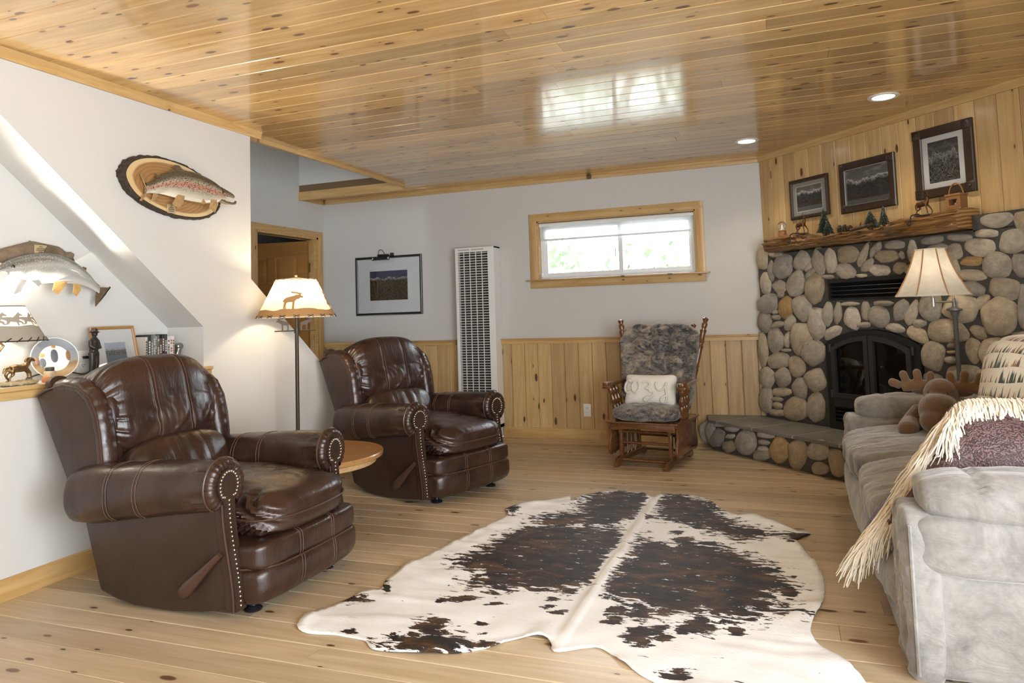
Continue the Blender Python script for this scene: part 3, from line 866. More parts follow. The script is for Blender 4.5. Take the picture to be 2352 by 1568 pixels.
# window in the back wall
w1 = empty('window_1', (0, 0, 0)); struct(w1)
WIN1 = w1
FB = frame_matrix((0, YB, 0), (1, 0, 0), (0, 0, 1))       # u = x, v = z, out = -y
cw = .072
for p0, p1 in (((WX0 - cw / 2, WZ0), (WX0 - cw / 2, WZ1 + cw)), ((WX1 + cw / 2, WZ1 + cw), (WX1 + cw / 2, WZ0)),
               ((WX1 + cw * .93, WZ1 + cw / 2), (WX0 - cw * .93, WZ1 + cw / 2)), ((WX0 - cw, WZ0 - cw * .5 - .012), (WX1 + cw, WZ0 - cw * .5 - .012))):
    casing_piece('window_casing', w1, 'pine_trim', p0, p1, cw, .018, FB)
MB().box(WX0 - cw - .035, WX1 + cw + .035, YB - .045, YB + .06, WZ0 - .016, WZ0, .004).build('window_stool', 'pine_trim', w1)
for a, b, c, d in ((WX0, WX0 + .012, WZ0, WZ1), (WX1 - .012, WX1, WZ0, WZ1), (WX0, WX1, WZ1 - .012, WZ1)):
    MB().box(a, b, YB + .002, YB + .075, c, d).build('window_jamb', 'pine_trim', w1, False)
fx0, fx1, fz0, fz1 = WX0 + .012, WX1 - .012, WZ0, WZ1 - .012
vf = MB()
for a, b, c, d in ((fx0, fx0 + .03, fz0, fz1), (fx1 - .03, fx1, fz0, fz1), (fx0 + .03, fx1 - .03, fz0, fz0 + .025), (fx0 + .03, fx1 - .03, fz1 - .03, fz1)):
    vf.box(a, b, YB + .065, YB + .13, c, d)
vf.build('window_frame', 'vinyl', w1, False)
xm = -1.392
for a, b, y, nm in ((fx0 + .0305, xm + .03, YB + .078, 'window_sash'), (xm - .015, fx1 - .0305, YB + .102, 'window_sash')):
    sf = MB()
    z0, z1, e = fz0 + .0255, fz1 - .0305, .034
    for p, q, c, d in ((a, a + e, z0, z1), (b - e, b, z0, z1), (a + e, b - e, z0, z0 + e), (a + e, b - e, z1 - e, z1)):
        sf.box(p, q, y, y + .022, c, d)
    s_ = sf.build(nm, 'vinyl', w1)
    gm = MB().box(a + e, b - e, y + .009, y + .013, z0 + e, z1 - e).build('pane', 'glass', s_, False) if 'glass' in M else None
# ------------------------------------------------------------------ fireplace in the slanted wall
def ico_stone(seed, sub=3):
    bm = bmesh.new()
    bmesh.ops.create_icosphere(bm, subdivisions=sub, radius=1.0)
    q = random.Random(seed)
    o = Vector((q.uniform(-50, 50), q.uniform(-50, 50), q.uniform(-50, 50)))
    cuts = []
    for _ in range(5):
        d = Vector((q.uniform(-1, 1), q.uniform(-1, 1), q.uniform(-.3, .9))).normalized()
        cuts.append((d, q.uniform(.78, .93)))
    for v in bm.verts:
        d = v.co.normalized()
        p = 2.7
        l = sum(abs(c) ** p for c in d) ** (1 / p)
        co = d / l
        co = co * (1 + .13 * noise.noise(d * 1.1 + o) + .05 * noise.noise(d * 2.6 + o))
        for n, h in cuts:
            e = co.dot(n) - h
            if e > 0:
                co -= n * e * .72
        v.co = co
    # fit to unit extents across the face
    mx = max(abs(v.co.x) for v in bm.verts)
    my = max(abs(v.co.y) for v in bm.verts)
    for v in bm.verts:
        v.co.x /= mx
        v.co.y /= my
    me = bpy.data.meshes.new('stone')
    bm.to_mesh(me)
    bm.free()
    me.shade_smooth()
    me.materials.append(M['river_stone'])
    return me
STONE_MESH = [ico_stone(s) for s in range(14)]
ORANGE = {27, 12, 109}
def stone_color(q, k):
    pal = [(.34, .325, .29), (.40, .375, .33), (.30, .285, .26), (.42, .385, .325), (.36, .335, .285), (.45, .42, .37), (.27, .265, .25), (.39, .345, .27)]
    c = q.choice(pal)
    f = q.uniform(1.08, 1.45)
    return (c[0] * f * 1.06, c[1] * f, c[2] * f * .92, 1)

surround = empty('fireplace_surround', fwp(0, 0, 0), 0, 'river stone fireplace surround set in dark mortar across the slanted wall', 'fireplace')
surround.matrix_world = FW
SD = .10           # mortar face stands this far off the wall
# mortar body with the openings for the insert and the vent
IX0, IX1, IZ0, IZS, IZT = .690, 1.460, .24, .870, .974
VX0, VX1, VZ0, VZ1 = .735, 1.425, 1.186, 1.343
def arch(x0, x1, zs, zt, n=14):
    """points of the arch from x0 to x1, shoulder zs, crown zt"""
    w = (x1 - x0) / 2
    h = zt - zs
    rad = (w * w + h * h) / (2 * h)
    c = (x0 + x1) / 2
    a0 = math.asin(w / rad)
    return [(c + rad * math.sin(-a0 + 2 * a0 * i / n), zt - rad + rad * math.cos(-a0 + 2 * a0 * i / n)) for i in range(n + 1)]
TOPL, TOPR = 1.58, 1.70
A = arch(IX0, IX1, IZS, IZT)
mo = MB()
mo.box(.02, IX0, 0, TOPL, 0, SD)
mo.box(IX1, FL - .01, 0, TOPL, 0, SD)
mo.box(1.84, FL - .01, TOPL - .01, TOPR - .03, 0, SD)
mo.prism(A + [(IX1, VZ0), (IX0, VZ0)], 0, SD, 'z')
mo.box(IX0, VX0, VZ0, VZ1, 0, SD)
mo.box(VX1, IX1, VZ0, VZ1, 0, SD)
mo.box(IX0, IX1, VZ1, TOPL, 0, SD)
mo.build('mortar_bed', 'mortar', surround, False)
q = random.Random(11)
for k, (t, z, a, b, ang) in enumerate(STONES):
    if z < .25 or t > FL - .05:
        continue
    d = min(.085, max(.035, .62 * b))
    if k == 13:
        t, a, b = t - .012, a * .90, b * .90
    o = inst('stone', STONE_MESH[q.randrange(14)], (t, z, SD - .012 + q.uniform(-.006, .006)), (0, 0, R(ang) + (PI if q.random() < .5 else 0)), (a * 1.14, b * 1.17, d), surround)
    c = stone_color(q, k)
    if k in (27,):
        c = (.47, .30, .12, 1)
    elif k in (12, 18, 73, 77, 13):
        c = (.42, .34, .235, 1)
    elif abs(t - 1.80) < .1 and abs(z - 1.42) < .05 and a > .05:
        c = (.52, .33, .15, 1)
    o.color = c
# returning side at the back wall: a column of stones turned to the left
for k, (z, a, b) in enumerate(((1.50, .085, .05), (1.31, .09, .05), (1.12, .08, .05), (.93, .10, .05), (.72, .09, .05), (.52, .08, .05), (.36, .07, .05))):
    pass

# hearth
hearth = empty('hearth', (0, 0, 0), 0, 'raised stone hearth with dark slate top in front of the fireplace', 'hearth')
hearth.matrix_world = FW
HD, HH = .55, .24
HE_T = 1.02                                           # right end along the wall at the front
hb = [(-.33, .33), (-.20, .545), (1.30, .545), (2.05, -.20), (1.95, .0), (0, 0)]
def W2F(x, y):
    p = FW.inverted() @ Vector((x, y, 0))
    return (p.x, p.z)
pts = [W2F(-.655, YB - .016), W2F(-.60, 5.975), W2F(.545, 4.83), W2F(1.30, 4.83), (1.95, 0.0), (0.0, 0.0)]
mo = MB()
def hpoly(poly, z0, z1, bev=0.0):
    V = [(a, z0, w) for a, w in poly] + [(a, z1, w) for a, w in poly]
    n = len(poly)
    F = [tuple(range(n)), tuple(range(2 * n - 1, n - 1, -1))] + [(i, n + i, n + (i + 1) % n, (i + 1) % n) for i in range(n)]
    bm = bmesh.new()
    vs = [bm.verts.new(v) for v in V]
    for f in F:
        bm.faces.new([vs[i] for i in f])
    bmesh.ops.recalc_face_normals(bm, faces=bm.faces[:])
    if bev:
        bmesh.ops.bevel(bm, geom=bm.edges[:], offset=bev, segments=2, affect='EDGES')
    mb = MB()
    mb.bm(bm)
    return mb
hpoly(pts, 0.001, HH - .022).build('mortar_bed', 'mortar', hearth, False)
HCOL = {0: (.42, .40, .37), 2: (.27, .265, .255), 5: (.36, .31, .23), 6: (.40, .375, .35), 11: (.48, .345, .175), 12: (.43, .345, .225), 13: (.50, .46, .40), 14: (.42, .37, .29), 15: (.44, .375, .27), 10: (.40, .36, .29)}
for k, (t, z, a, b, ang) in enumerate(HEARTH):
    c = HCOL.get(k, (.52, .50, .46))
    if k == 0:
        t, a, b, ang = -.155, .10, .06, 84
    if k > 15:
        continue
    o = inst('stone', STONE_MESH[(k * 5 + 2) % 14], (t, z - .004, HD - .012), (0, 0, R(ang)), (a * 1.06, b * 1.08, min(.075, max(.035, .6 * b))), hearth)
    o.color = (*c, 1)
for k, (w, z, a, b) in enumerate(((.44, .12, .075, .10),)):
    p = W2F(-.63, 6.12)
    o = inst('stone', STONE_MESH[3], (p[0], z, p[1]), (0, R(-35), 0), (.04, .10, .085), hearth)
    o.color = (.40, .385, .35, 1)
# slate tiles with pale joints
top = [W2F(-.645, YB - .016), W2F(-.598, 5.945), W2F(.575, 4.78), W2F(1.32, 4.78)]
w_out = HD + .025
z0, z1 = HH - .022, HH
hpoly([W2F(-.665, YB - .016), W2F(-.62, 5.965), W2F(.555, 4.79), W2F(1.31, 4.79), (1.95, .0), (0, 0)], HH - .021, HH - .0012).build('joint_bed', pbr('grout', (.44, .42, .39), .9), hearth, False)
cuts = [-.045, .355, .755, 1.16]
gap = .006
tiles = []
wb_ = .0
fl_ = W2F(-.62, 5.965)
tl = W2F(-.665, YB - .016)
tiles.append([tl, (fl_[0], w_out), (cuts[0] - gap, w_out), (cuts[0] - gap, SD - .02), (0.0, SD - .02), (0.0, .0)])
for i in range(3):
    tiles.append([(cuts[i] + gap, SD - .02), (cuts[i] + gap, w_out), (cuts[i + 1] - gap, w_out), (cuts[i + 1] - gap, SD - .02)])
e1, e2 = W2F(.555, 4.79), W2F(1.31, 4.79)
tiles.append([(cuts[3] + gap, SD - .02), (cuts[3] + gap, w_out), (e1[0], w_out), (1.83, SD - .02)])
for p in tiles:
    hpoly(p, z0, z1 + .001, .003).build('slate_tile', 'slate', hearth)

# firebox insert
ins = empty('fireplace_insert', (0, 0, 0), 0, 'black arched wood stove insert with two glass panes in the stone surround', 'stove')
ins.matrix_world = FW
def rim(x0, x1, z0, zs, zt, wd, w0, w1, n=14):
    """flat arched frame of width wd"""
    o = [(x0, z0)] + arch(x0, x1, zs, zt, n) + [(x1, z0)]
    i = [(x0 + wd, z0 + wd)] + arch(x0 + wd, x1 - wd, zs - wd * .35, zt - wd, n) + [(x1 - wd, z0 + wd)]
    L = len(o)
    V = [(a, b, w1) for a, b in o] + [(a, b, w1) for a, b in i] + [(a, b, w0) for a, b in o] + [(a, b, w0) for a, b in i]
    F = []
    for k in range(L):
        j = (k + 1) % L
        F += [(k, j, L + j, L + k), (2 * L + k, 3 * L + k, 3 * L + j, 2 * L + j), (k, 2 * L + k, 2 * L + j, j), (L + k, L + j, 3 * L + j, 3 * L + k)]
    return MB().add(V, F)
rim(IX0 + .004, IX1 - .004, .245, IZS, IZT - .004, .055, .0, .125).build('face_frame', 'black_metal', ins, True, 25)
DX0, DX1 = IX0 + .062, IX1 - .062
DZ0 = .475
def door_half(side):
    c = (IX0 + IX1) / 2
    rad = None
    x0, x1 = (DX0, c - .004) if side < 0 else (c + .004, DX1)
    full = arch(DX0, DX1, .838, .928, 28)
    top = [p for p in full if x0 - 1e-6 <= p[0] <= x1 + 1e-6]
    if side < 0:
        top = top + [(x1, .928)]
    else:
        top = [(x0, .928)] + top
    o = [(x0, DZ0)] + top + [(x1, DZ0)]
    wd = .034
    cx, cz = (x0 + x1) / 2, (DZ0 + .89) / 2
    i = []
    for a, b in o:
        na = min(max(a, x0 + wd), x1 - wd)
        nb = b - wd if b > DZ0 + .1 else b + wd
        i.append((na, nb))
    L = len(o)
    w0, w1 = .10, .145
    V = [(a, b, w1) for a, b in o] + [(a, b, w1) for a, b in i] + [(a, b, w0) for a, b in o] + [(a, b, w0) for a, b in i]
    F = []
    for k in range(L):
        j = (k + 1) % L
        F += [(k, j, L + j, L + k), (2 * L + k, 3 * L + k, 3 * L + j, 2 * L + j), (k, 2 * L + k, 2 * L + j, j), (L + k, L + j, 3 * L + j, 3 * L + k)]
    d = MB().add(V, F).build('stove_door', 'cast_iron', ins, True, 25)
    n = len(i)
    g = MB().add([(a, b, .118) for a, b in i] + [(a, b, .122) for a, b in i], [tuple(range(n)), tuple(range(2 * n - 1, n - 1, -1))])
    g.build('glass_pane', 'glass_smoke', d, False)
    return d
door_half(-1)
door_half(1)
for x, z in ((DX0 - .012, .835), (DX0 - .012, .50), (DX1 + .012, .835), (DX1 + .012, .50)):
    MB().tube([(x, z - .028, .135), (x, z + .028, .135)], .011, 10).build('hinge', 'cast_iron', ins)
MB().box(IX0 + .06, IX1 - .06, .262, .470, .02, .09).build('ash_panel', 'black_metal', ins, False)
MB().box(IX0 + .05, IX1 - .05, .405, .475, .05, .128, .006).build('ash_lip', 'cast_iron', ins)
for i in range(5):
    z = .285 + i * .027
    o = MB().box(IX0 + .065, IX1 - .065, -.002, .002, -.014, .014, mat=T(0, z, .112) @ RX(R(-38))).build('louver', 'black_metal', ins, False)
# firebox and logs behind the glass
fb_ = MB().box(IX0 + .05, IX1 - .05, .44, .95, -.32, -.30).box(IX0 + .03, IX0 + .05, .44, .95, -.32, .08).box(IX1 - .05, IX1 - .03, .44, .95, -.32, .08).box(IX0 + .03, IX1 - .03, .42, .46, -.32, .09).box(IX0 + .03, IX1 - .03, .945, .96, -.32, .05)
fb_.build('firebox', 'soot', ins, False)
pbr('firewood', (.30, .20, .11), .8, var=.4, vscale=10, bmp=.5, bscale=25, bdist=.01)
for p0, p1, r_ in (((1.11, .50, -.02), (1.39, .485, .02), .038), ((.79, .50, -.08), (1.09, .50, -.12), .05), ((.89, .58, -.14), (1.34, .57, -.10), .045)):
    o = MB().tube([p0, ((p0[0] + p1[0]) / 2, (p0[1] + p1[1]) / 2 + .01, (p0[2] + p1[2]) / 2), p1], [r_, r_ * 1.1, r_ * .9], 9).build('firewood_log', 'firewood', ins)

# warm air vent above the insert
vent = empty('fireplace_vent', (0, 0, 0), 0, 'black louvered warm air vent in the stone above the stove insert', 'vent')
vent.matrix_world = FW
MB().box(VX0 + .002, VX1 - .002, VZ0 + .002, VZ1 - .002, .0, .03).build('vent_box', 'soot', vent, False)
fr = MB()
for a, b, c, d in ((VX0 + .002, VX0 + .016, VZ0 + .002, VZ1 - .002), (VX1 - .016, VX1 - .002, VZ0 + .002, VZ1 - .002), (VX0 + .016, VX1 - .016, VZ0 + .002, VZ0 + .014), (VX0 + .016, VX1 - .016, VZ1 - .03, VZ1 - .002)):
    fr.box(a, b, c, d, .03, .112)
fr.build('vent_frame', 'black_metal', vent, False)
for i in range(4):
    z = VZ0 + .030 + i * .030
    MB().box(VX0 + .016, VX1 - .016, -.0022, .0022, -.015, .015, mat=T(0, z, .093) @ RX(R(-32))).build('louver', 'black_metal', vent, False)

# mantel: half a split log
mantel = empty('mantel', (0, 0, 0), 0, 'rustic split log mantel shelf with rough torn front above the stone', 'shelf')
mantel.matrix_world = FW
MT0, MT1 = .245, 1.835
def mantel_top(t):
    a = 1.716 - .055 * smooth01((t - .50) / .22) * (1 - smooth01((t - 1.22) / .2))
    return a - .008 * math.sin(t * 5)
def mantel_front(t):
    return .245 - .05 * smooth01((t - .5) / .2) * (1 - smooth01((t - 1.25) / .2)) + .012 * math.sin(t * 7)
nt_, nv_ = 170, 44
def mfn(i, j):
    t = MT0 + (MT1 - MT0) * i
    zt, zb, wf = mantel_top(t), 1.588, mantel_front(t)
    # section: from back top, over the front, to back bottom
    sec = [(.005, zt), (wf * .5, zt + .004), (wf * .82, zt - .006), (wf * .97, zt - .03), (wf, (zt + zb) / 2), (wf * .96, zb + .012), (wf * .8, zb), (.005, zb)]
    s_ = j * (len(sec) - 1)
    k = min(int(s_), len(sec) - 2)
    f = s_ - k
    w = sec[k][0] * (1 - f) + sec[k + 1][0] * f
    z = sec[k][1] * (1 - f) + sec[k + 1][1] * f
    edge = smooth01(w / .06)
    g = (nz(t * 2.2, z * 75, 3) * .020 + nz(t * 6, z * 130, 8) * .010 + nz(t * 20, z * 90, 1) * .004) * edge
    mid = smooth01((t - .52) / .15) * (1 - smooth01((t - 1.24) / .15))
    g += mid * .02 * nz(t * 8, z * 14, 5) * edge
    return (t, z + g * .5, w + g * 1.2)
mm = MB().grid(mfn, nt_, nv_)
mm.build('log_body', 'split_log', mantel, True, 60)
for t, sg in ((MT0, 1), (MT1, -1)):
    P = [mfn(0 if sg > 0 else 1, j / (nv_ - 1)) for j in range(nv_)]
    MB().add(P, [tuple(range(nv_)) if sg > 0 else tuple(range(nv_))[::-1]]).build('log_end', 'log_end', mantel, False)
# ------------------------------------------------------------------ leather recliners (local: +x forward, y across, z up)
pbr('piping_leather', (0.060, 0.028, 0.018), 0.35)
pbr('stitching', (0.13, 0.07, 0.045), 0.6)
pbr('nail_brass', (0.42, 0.37, 0.28), 0.25, metal=1.0)
pbr('black_glide', (0.012, 0.012, 0.014), 0.2)
pbr('lever_leather', (0.055, 0.027, 0.018), 0.35)

def gather(u, k, seed):
    """irregular pleats"""
    return abs(math.sin(u * k + 2.2 * nz(u * 3, seed))) ** 3

def make_recliner(label):
    root = empty('recliner', (0, 0, 0), 0, label, 'recliner', 'pair of leather recliners')
    # --- side panels and frame
    side = [(-.345, .40), (-.335, .33), (-.245, .055), (-.16, .03), (-.05, .012), (.15, .010), (.30, .022), (.452, .045), (.44, .12), (.405, .30), (.385, .42), (.385, .50), (-.345, .50)]
    for sg in (-1, 1):
        MB().prism(side, sg * .285, sg * .375, 'y', bev=.012).build('side_panel', 'leather_flat', root)
    MB().box(-.33, -.29, -.30, .30, .06, .45).box(-.30, .40, -.30, .30, .10, .14).build('base_frame', 'leather_flat', root, False)
    # --- arms
    for sg in (-1, 1):
        st = [(-.400, .445, .035, .045), (-.390, .447, .075, .09), (-.355, .450, .100, .118), (-.25, .460, .107, .123), (-.05, .482, .104, .117), (.15, .502, .100, .110), (.30, .516, .098, .102), (.38, .520, .096, .100), (.405, .521, .090, .094)]
        nst = len(st)
        def arm(i, j):
            f = i * (nst - 1)
            k = min(int(f), nst - 2)
            f -= k
            x, zc, ry, rz = [st[k][q] * (1 - f) + st[k + 1][q] * f for q in range(4)]
            a = 2 * PI * j
            c, s = math.cos(a), math.sin(a)
            ex = 2 / 2.4
            y = math.copysign(abs(c) ** ex, c) * ry
            z = math.copysign(abs(s) ** ex, s) * rz
            # inner face runs down to the seat
            if s < 0 and c * sg < 0:
                z *= 1.25
            g = .010 * smooth01((x - .22) / .16) * gather(j * 6.28, 9, 3) + .004 * nz(x * 9, j * 9, sg)
            groove = sum(.0045 * math.exp(-((x - q) / .006) ** 2) for q in (-.12, .04))
            fct = 1 - (g + groove) / .1
            return Vector((x, sg * .355 + y * fct, zc + z * fct))
        MB().grid(arm, 90, 44, False, True).add([arm(0, j / 44) for j in range(44)], [tuple(range(44))[::-1]]).add([arm(1, j / 44) for j in range(44)], [tuple(range(44))]).build('armrest', 'leather', root, True, 60)
        arm_o = root.children[-1]
        stch = MB()
        for xq in (-.12, .04):
            for dx in (-.009, .009):
                iq = min(range(901), key=lambda k: abs(arm(k / 900, 0).x - xq - dx)) / 900
                cx_ = arm(iq, 0).x
                ctr = Vector((cx_, sg * .355, arm(iq, .25).z - .11))
                stch.tube([arm(iq, (j / 30) if sg > 0 else (.5 + j / 30) % 1.0) for j in range(-3, 14)] if False else [ctr + (arm(iq, j / 40) - ctr) * 1.012 for j in (range(-7, 24) if sg > 0 else range(-4, 28))], .0012, 4)
        stch.build('stitching', 'stitching', arm_o)['kind'] = 'stuff'
        # ruched scroll ring on the arm front
        cy, cz = sg * .352, .523
        ringp = []
        def ring(i, j):
            a = R(-62) + i * R(304)
            b = 2 * PI * j
            rr = .070
            tr_ = .030 * (1 - .16 * gather(a, 13, 5))
            px = .405 + tr_ * math.sin(b) * 1.0
            r_ = rr + tr_ * math.cos(b)
            aa = a + PI / 2 - R(90)
            return Vector((px, cy + r_ * math.sin(aa - R(90) + PI / 2 + PI) * 1.0, cz - r_ * math.cos(aa + PI)))
        def ring(i, j):
            a = -R(55) + i * R(290)           # from lower right, over the top, to lower left
            b = 2 * PI * j
            tr_ = .027 * (1 - .13 * gather(a, 13, 5))
            r_ = .075 + tr_ * math.cos(b)
            return Vector((.402 + tr_ * math.sin(b), cy + r_ * math.cos(a), cz + r_ * math.sin(a) * 1.08))
        MB().grid(ring, 80, 12, False, True).build('arm_scroll', 'leather', root, True, 60)
        # piping around the scroll
        MB().tube([(.395, cy + .101 * math.cos(-R(60) + i * R(300) / 40), cz + .108 * math.sin(-R(60) + i * R(300) / 40)) for i in range(41)], .0048, 6).build('piping', 'piping_leather', root)
        # keyhole panel: disc at the top, strap down to the floor
        kp = [(.058 * math.cos(R(a)), .068 * math.sin(R(a))) for a in range(-55, 236, 10)]
        left = [(-.027 - .00001 * i, -.075 - .0288 * i) for i in range(15)]
        outl = [(p[0], p[1]) for p in kp] + left + [(-p[0], p[1]) for p in left[::-1]]
        def kx(z):                                   # strap leans forward towards the floor
            return .418 + .055 * smooth01((cz - .06 - z) / .42)
        n = len(outl)
        V = [(kx(cz + b) + .012, cy + a, cz + b) for a, b in outl] + [(kx(cz + b) - .035, cy + a * 1.08, cz + b) for a, b in outl]
        mk_ = len(kp)
        ri = lambda k: mk_ + 29 - k
        FF = [tuple(range(mk_)) + (mk_, ri(0))] + [(mk_ + k, mk_ + k + 1, ri(k + 1), ri(k)) for k in range(14)]
        MB().add(V, FF + [tuple(i + n for i in f[::-1]) for f in FF] + [(i, n + i, n + (i + 1) % n, (i + 1) % n) for i in range(n)]).build('front_strap', 'leather_flat', root, True, 30)
        side_out = MB()
        for q in (-1, 1):
            side_out.tube([(kx(z) + .004, cy + q * .031, z) for z in [cz - .07 - .41 * i / 14 for i in range(15)]], .0045, 6)
        side_out.build('piping', 'piping_leather', root)
        nails = MB()
        pos = [(.047 * math.cos(R(a)), .056 * math.sin(R(a))) for a in range(-45, 226, 15)]
        pos += [(sgn * .0, -.058 - .0175 * i) for i in range(24) for sgn in (1,)]
        pos += [(.024, -.042), (-.024, -.042)]
        for a, b in pos:
            x = kx(cz + b) + .012
            nails.sq((x, cy + a, cz + b), (.0055, .0066, .0066), 2, 3)
        o = nails.build('nailheads', 'nail_brass', root)
        o['kind'] = 'stuff'
    # --- seat cushion
    def seat(d, p):
        q = Vector(p)
        fr = smooth01((d.x - .2) / .8)
        q.z -= .012 * fr
        q.x += .035 * (1 - d.y * d.y) * max(0, d.x)
        q.y *= 1 + .10 * smooth01((p.x - .40) / .10)
        ed = smooth01((abs(d.y) - .40) / .5) * smooth01((d.x + .1) / .6)
        pl_ = gather(d.x * 3.2 + d.z, 6.5, 2) * ed
        q -= Vector((d.x * .4, d.y, d.z)) * .026 * pl_
        q += Vector((0, 0, 1)) * (.007 * nz(p.x * 9, p.y * 7, 1) + .003 * nz(p.x * 26, p.y * 22, 4)) * max(0, d.z)
        if d.z > 0:
            q.z += .018 * (1 - d.x * d.x * .8) * (1 - d.y ** 4)
        return q
    sc = MB().sq((.10, 0, .378), (.462, .305, .097), 4.2, 34, seat).build('seat_cushion', 'leather', root, True, 70)
    pts = []
    for i in range(61):
        a = -R(80) + i * R(160) / 60
        c, s = math.cos(a), math.sin(a)
        l = (abs(c) ** 4.2 + abs(s) ** 4.2) ** (1 / 4.2)
        d = Vector((c / l, s / l, 0))
        p = Vector((.10 + d.x * .464 + .035 * (1 - d.y * d.y) * max(0, d.x), d.y * .307 * (1 + .10 * smooth01((.10 + d.x * .464 - .40) / .10)), .378 - .012 * smooth01((d.x - .2) / .8)))
        pts.append(p)
    MB().tube(pts, .0048, 6).build('piping', 'piping_leather', sc)
    # --- footrest: two stacked rolls
    def foot(lo):
        def fn(d, p):
            q = Vector(p)
            q.x += .016 * (1 - d.y * d.y) * max(0, d.x)
            gr = sum(.006 * math.exp(-((p.y - y) / .007) ** 2) for y in (-.11, .11))
            q.x -= gr * max(0, d.x)
            q.z += .0
            q += Vector((1, 0, .3)) * .004 * nz(p.y * 14, p.z * 14, lo)
            if lo and d.z < 0:
                q.x -= .05 * d.z * d.z
            return q
        return fn
    fo = MB().sq((.46, 0, .236), (.112, .338, .060), 6, 34, foot(0))
    fo.sq((.46, 0, .120), (.122, .340, .083), 6, 34, foot(1))
    fo = fo.build('footrest', 'leather', root, True, 70)
    MB().tube([(.470 + .108 * (1 - abs(2 * i / 40 - 1) ** 9) + .016 * (1 - (2 * i / 40 - 1) ** 2), .342 * (2 * i / 40 - 1), .192) for i in range(41)], .0042, 6).build('piping', 'piping_leather', fo)
    stf = MB()
    for c_, h_, lo in (((.46, 0, .236), (.112, .338, .060), 0), ((.46, 0, .120), (.122, .340, .083), 1)):
        for y in (-.11, .11):
            for dy in (-.008, .008):
                pts = []
                for i in range(24):
                    a = R(-70) + i * R(140) / 23
                    c, s = math.cos(a), math.sin(a)
                    yy = (y + dy) / h_[1]
                    l = (abs(c) ** 6 + abs(s) ** 6) ** (1 / 6)
                    sc_ = (1 - abs(yy) ** 6) ** (1 / 6)
                    d = Vector((c / l * sc_, yy, s / l * sc_))
                    p = Vector((c_[0] + d.x * h_[0], y + dy, c_[2] + d.z * h_[2]))
                    pts.append(foot(lo)(d, p) + Vector((d.x, 0, d.z)) * .0012)
                stf.tube(pts, .0011, 4)
    stf.build('stitching', 'stitching', fo)['kind'] = 'stuff'
    # --- back: outer shell, wings, cushions
    wing = [(-.655, .865), (-.60, .892), (-.49, .918), (-.40, .905), (-.33, .865), (-.285, .79), (-.262, .70), (-.25, .60), (-.255, .53), (-.30, .46), (-.405, .405)]
    for sg in (-1, 1):
        MB().prism(wing, sg * .315, sg * .365, 'y', bev=.008).build('wing_panel', 'leather_flat', root)
        edge = [(-.62, .895), (-.55, .917), (-.47, .930), (-.40, .918), (-.335, .875), (-.29, .80), (-.265, .71), (-.25, .61), (-.25, .545)]
        ne = len(edge)
        def wpad(i, j, sg=sg):
            f = i * (ne - 1)
            k = min(int(f), ne - 2)
            f -= k
            f2 = f
            x = edge[k][0] * (1 - f2) + edge[k + 1][0] * f2
            z = edge[k][1] * (1 - f2) + edge[k + 1][1] * f2
            tx, tz = edge[k + 1][0] - edge[k][0], edge[k + 1][1] - edge[k][1]
            l = math.hypot(tx, tz)
            nx, nzv = -tz / l, tx / l                      # outward normal
            nx, nzv = (-nx, -nzv) if nx * 1 + nzv * .3 < 0 else (nx, nzv)
            a = 2 * PI * j
            end = min(1, i / .06, (1 - i) / .05) ** .5 if 0 < i < 1 else .05
            rw, rt = .046 * end, (.036) * end * (1 - .13 * gather(i * 9, 5, 8))
            c, s = math.cos(a), math.sin(a)
            return Vector((x + nx * s * rt - nx * .012, sg * (.325 + c * rw), z + nzv * s * rt - nzv * .012))
        MB().grid(wpad, 70, 16, False, True).build('wing_pad', 'leather', root, True, 70)
        MB().tube([(x + .006, sg * .368, z + .003) for x, z in wing[0:9]], .0045, 6).build('piping', 'piping_leather', root)
        MB().sq((-.36, sg * .272, .66), (.10, .05, .22), 3, 8, None).build('wing_lining', 'leather', root)
    MB().prism([(-.655, .865), (-.625, .875), (-.60, .90), (-.50, .80), (-.33, .42), (-.405, .405)], -.315, .315, 'y', bev=.01).build('back_panel', 'leather_flat', root)
    tilt = Matrix.Translation((-.395, 0, .775)) @ RY(R(-19))
    def head(d, p):
        q = Vector(p)
        gr = sum(.006 * math.exp(-((p.y - y) / .009) ** 2) for y in (-.085, .105)) * smooth01((d.x + d.z + .3) / .5)
        q -= Vector((d.x, 0, d.z)) * gr
        ed = smooth01((abs(d.y) - .62) / .38)
        pl_ = gather(math.atan2(d.z, d.x) * 2.2, 5.0, 4 + d.y) * ed
        q -= Vector((d.x, d.y * .5, d.z)) * .012 * pl_
        low = smooth01((.2 - d.z) / .9)
        wr = nz(p.y * 16 + 3 * nz(p.z * 6, p.y * 3), p.z * 4.5, 2) * low * .015 + nz(p.y * 34, p.z * 11, 7) * .006 * low
        q.x += wr * max(0, d.x) * 1.0
        q.x += .03 * max(0, d.z) * max(0, d.x)
        q.z += .016 * (1 - d.y * d.y) * max(0, d.z)
        q.x -= .02 * smooth01((-d.z - .6) / .4) * max(0, d.x)
        return q
    hd = MB().sq((0, 0, 0), (.155, .326, .226), 3.5, 64, head, tilt).build('headrest_cushion', 'leather', root, True, 75)
    stc = MB()
    for y in (-.085, .105):
        for dy in (-.009, .009):
            pts = []
            for i in range(34):
                a = R(-40) + i * R(150) / 33
                c, s = math.cos(a), math.sin(a)
                yy = (y + dy) / .326
                l = (abs(c) ** 3.5 + abs(s) ** 3.5) ** (1 / 3.5)
                sc_ = (1 - abs(yy) ** 3.5) ** (1 / 3.5)
                d = Vector((c / l * sc_, yy, s / l * sc_))
                p = Vector((d.x * .155, y + dy, d.z * .226))
                pts.append(tilt @ (head(d, p) + Vector((d.x, 0, d.z)) * .0012))
            stc.tube(pts, .0012, 4)
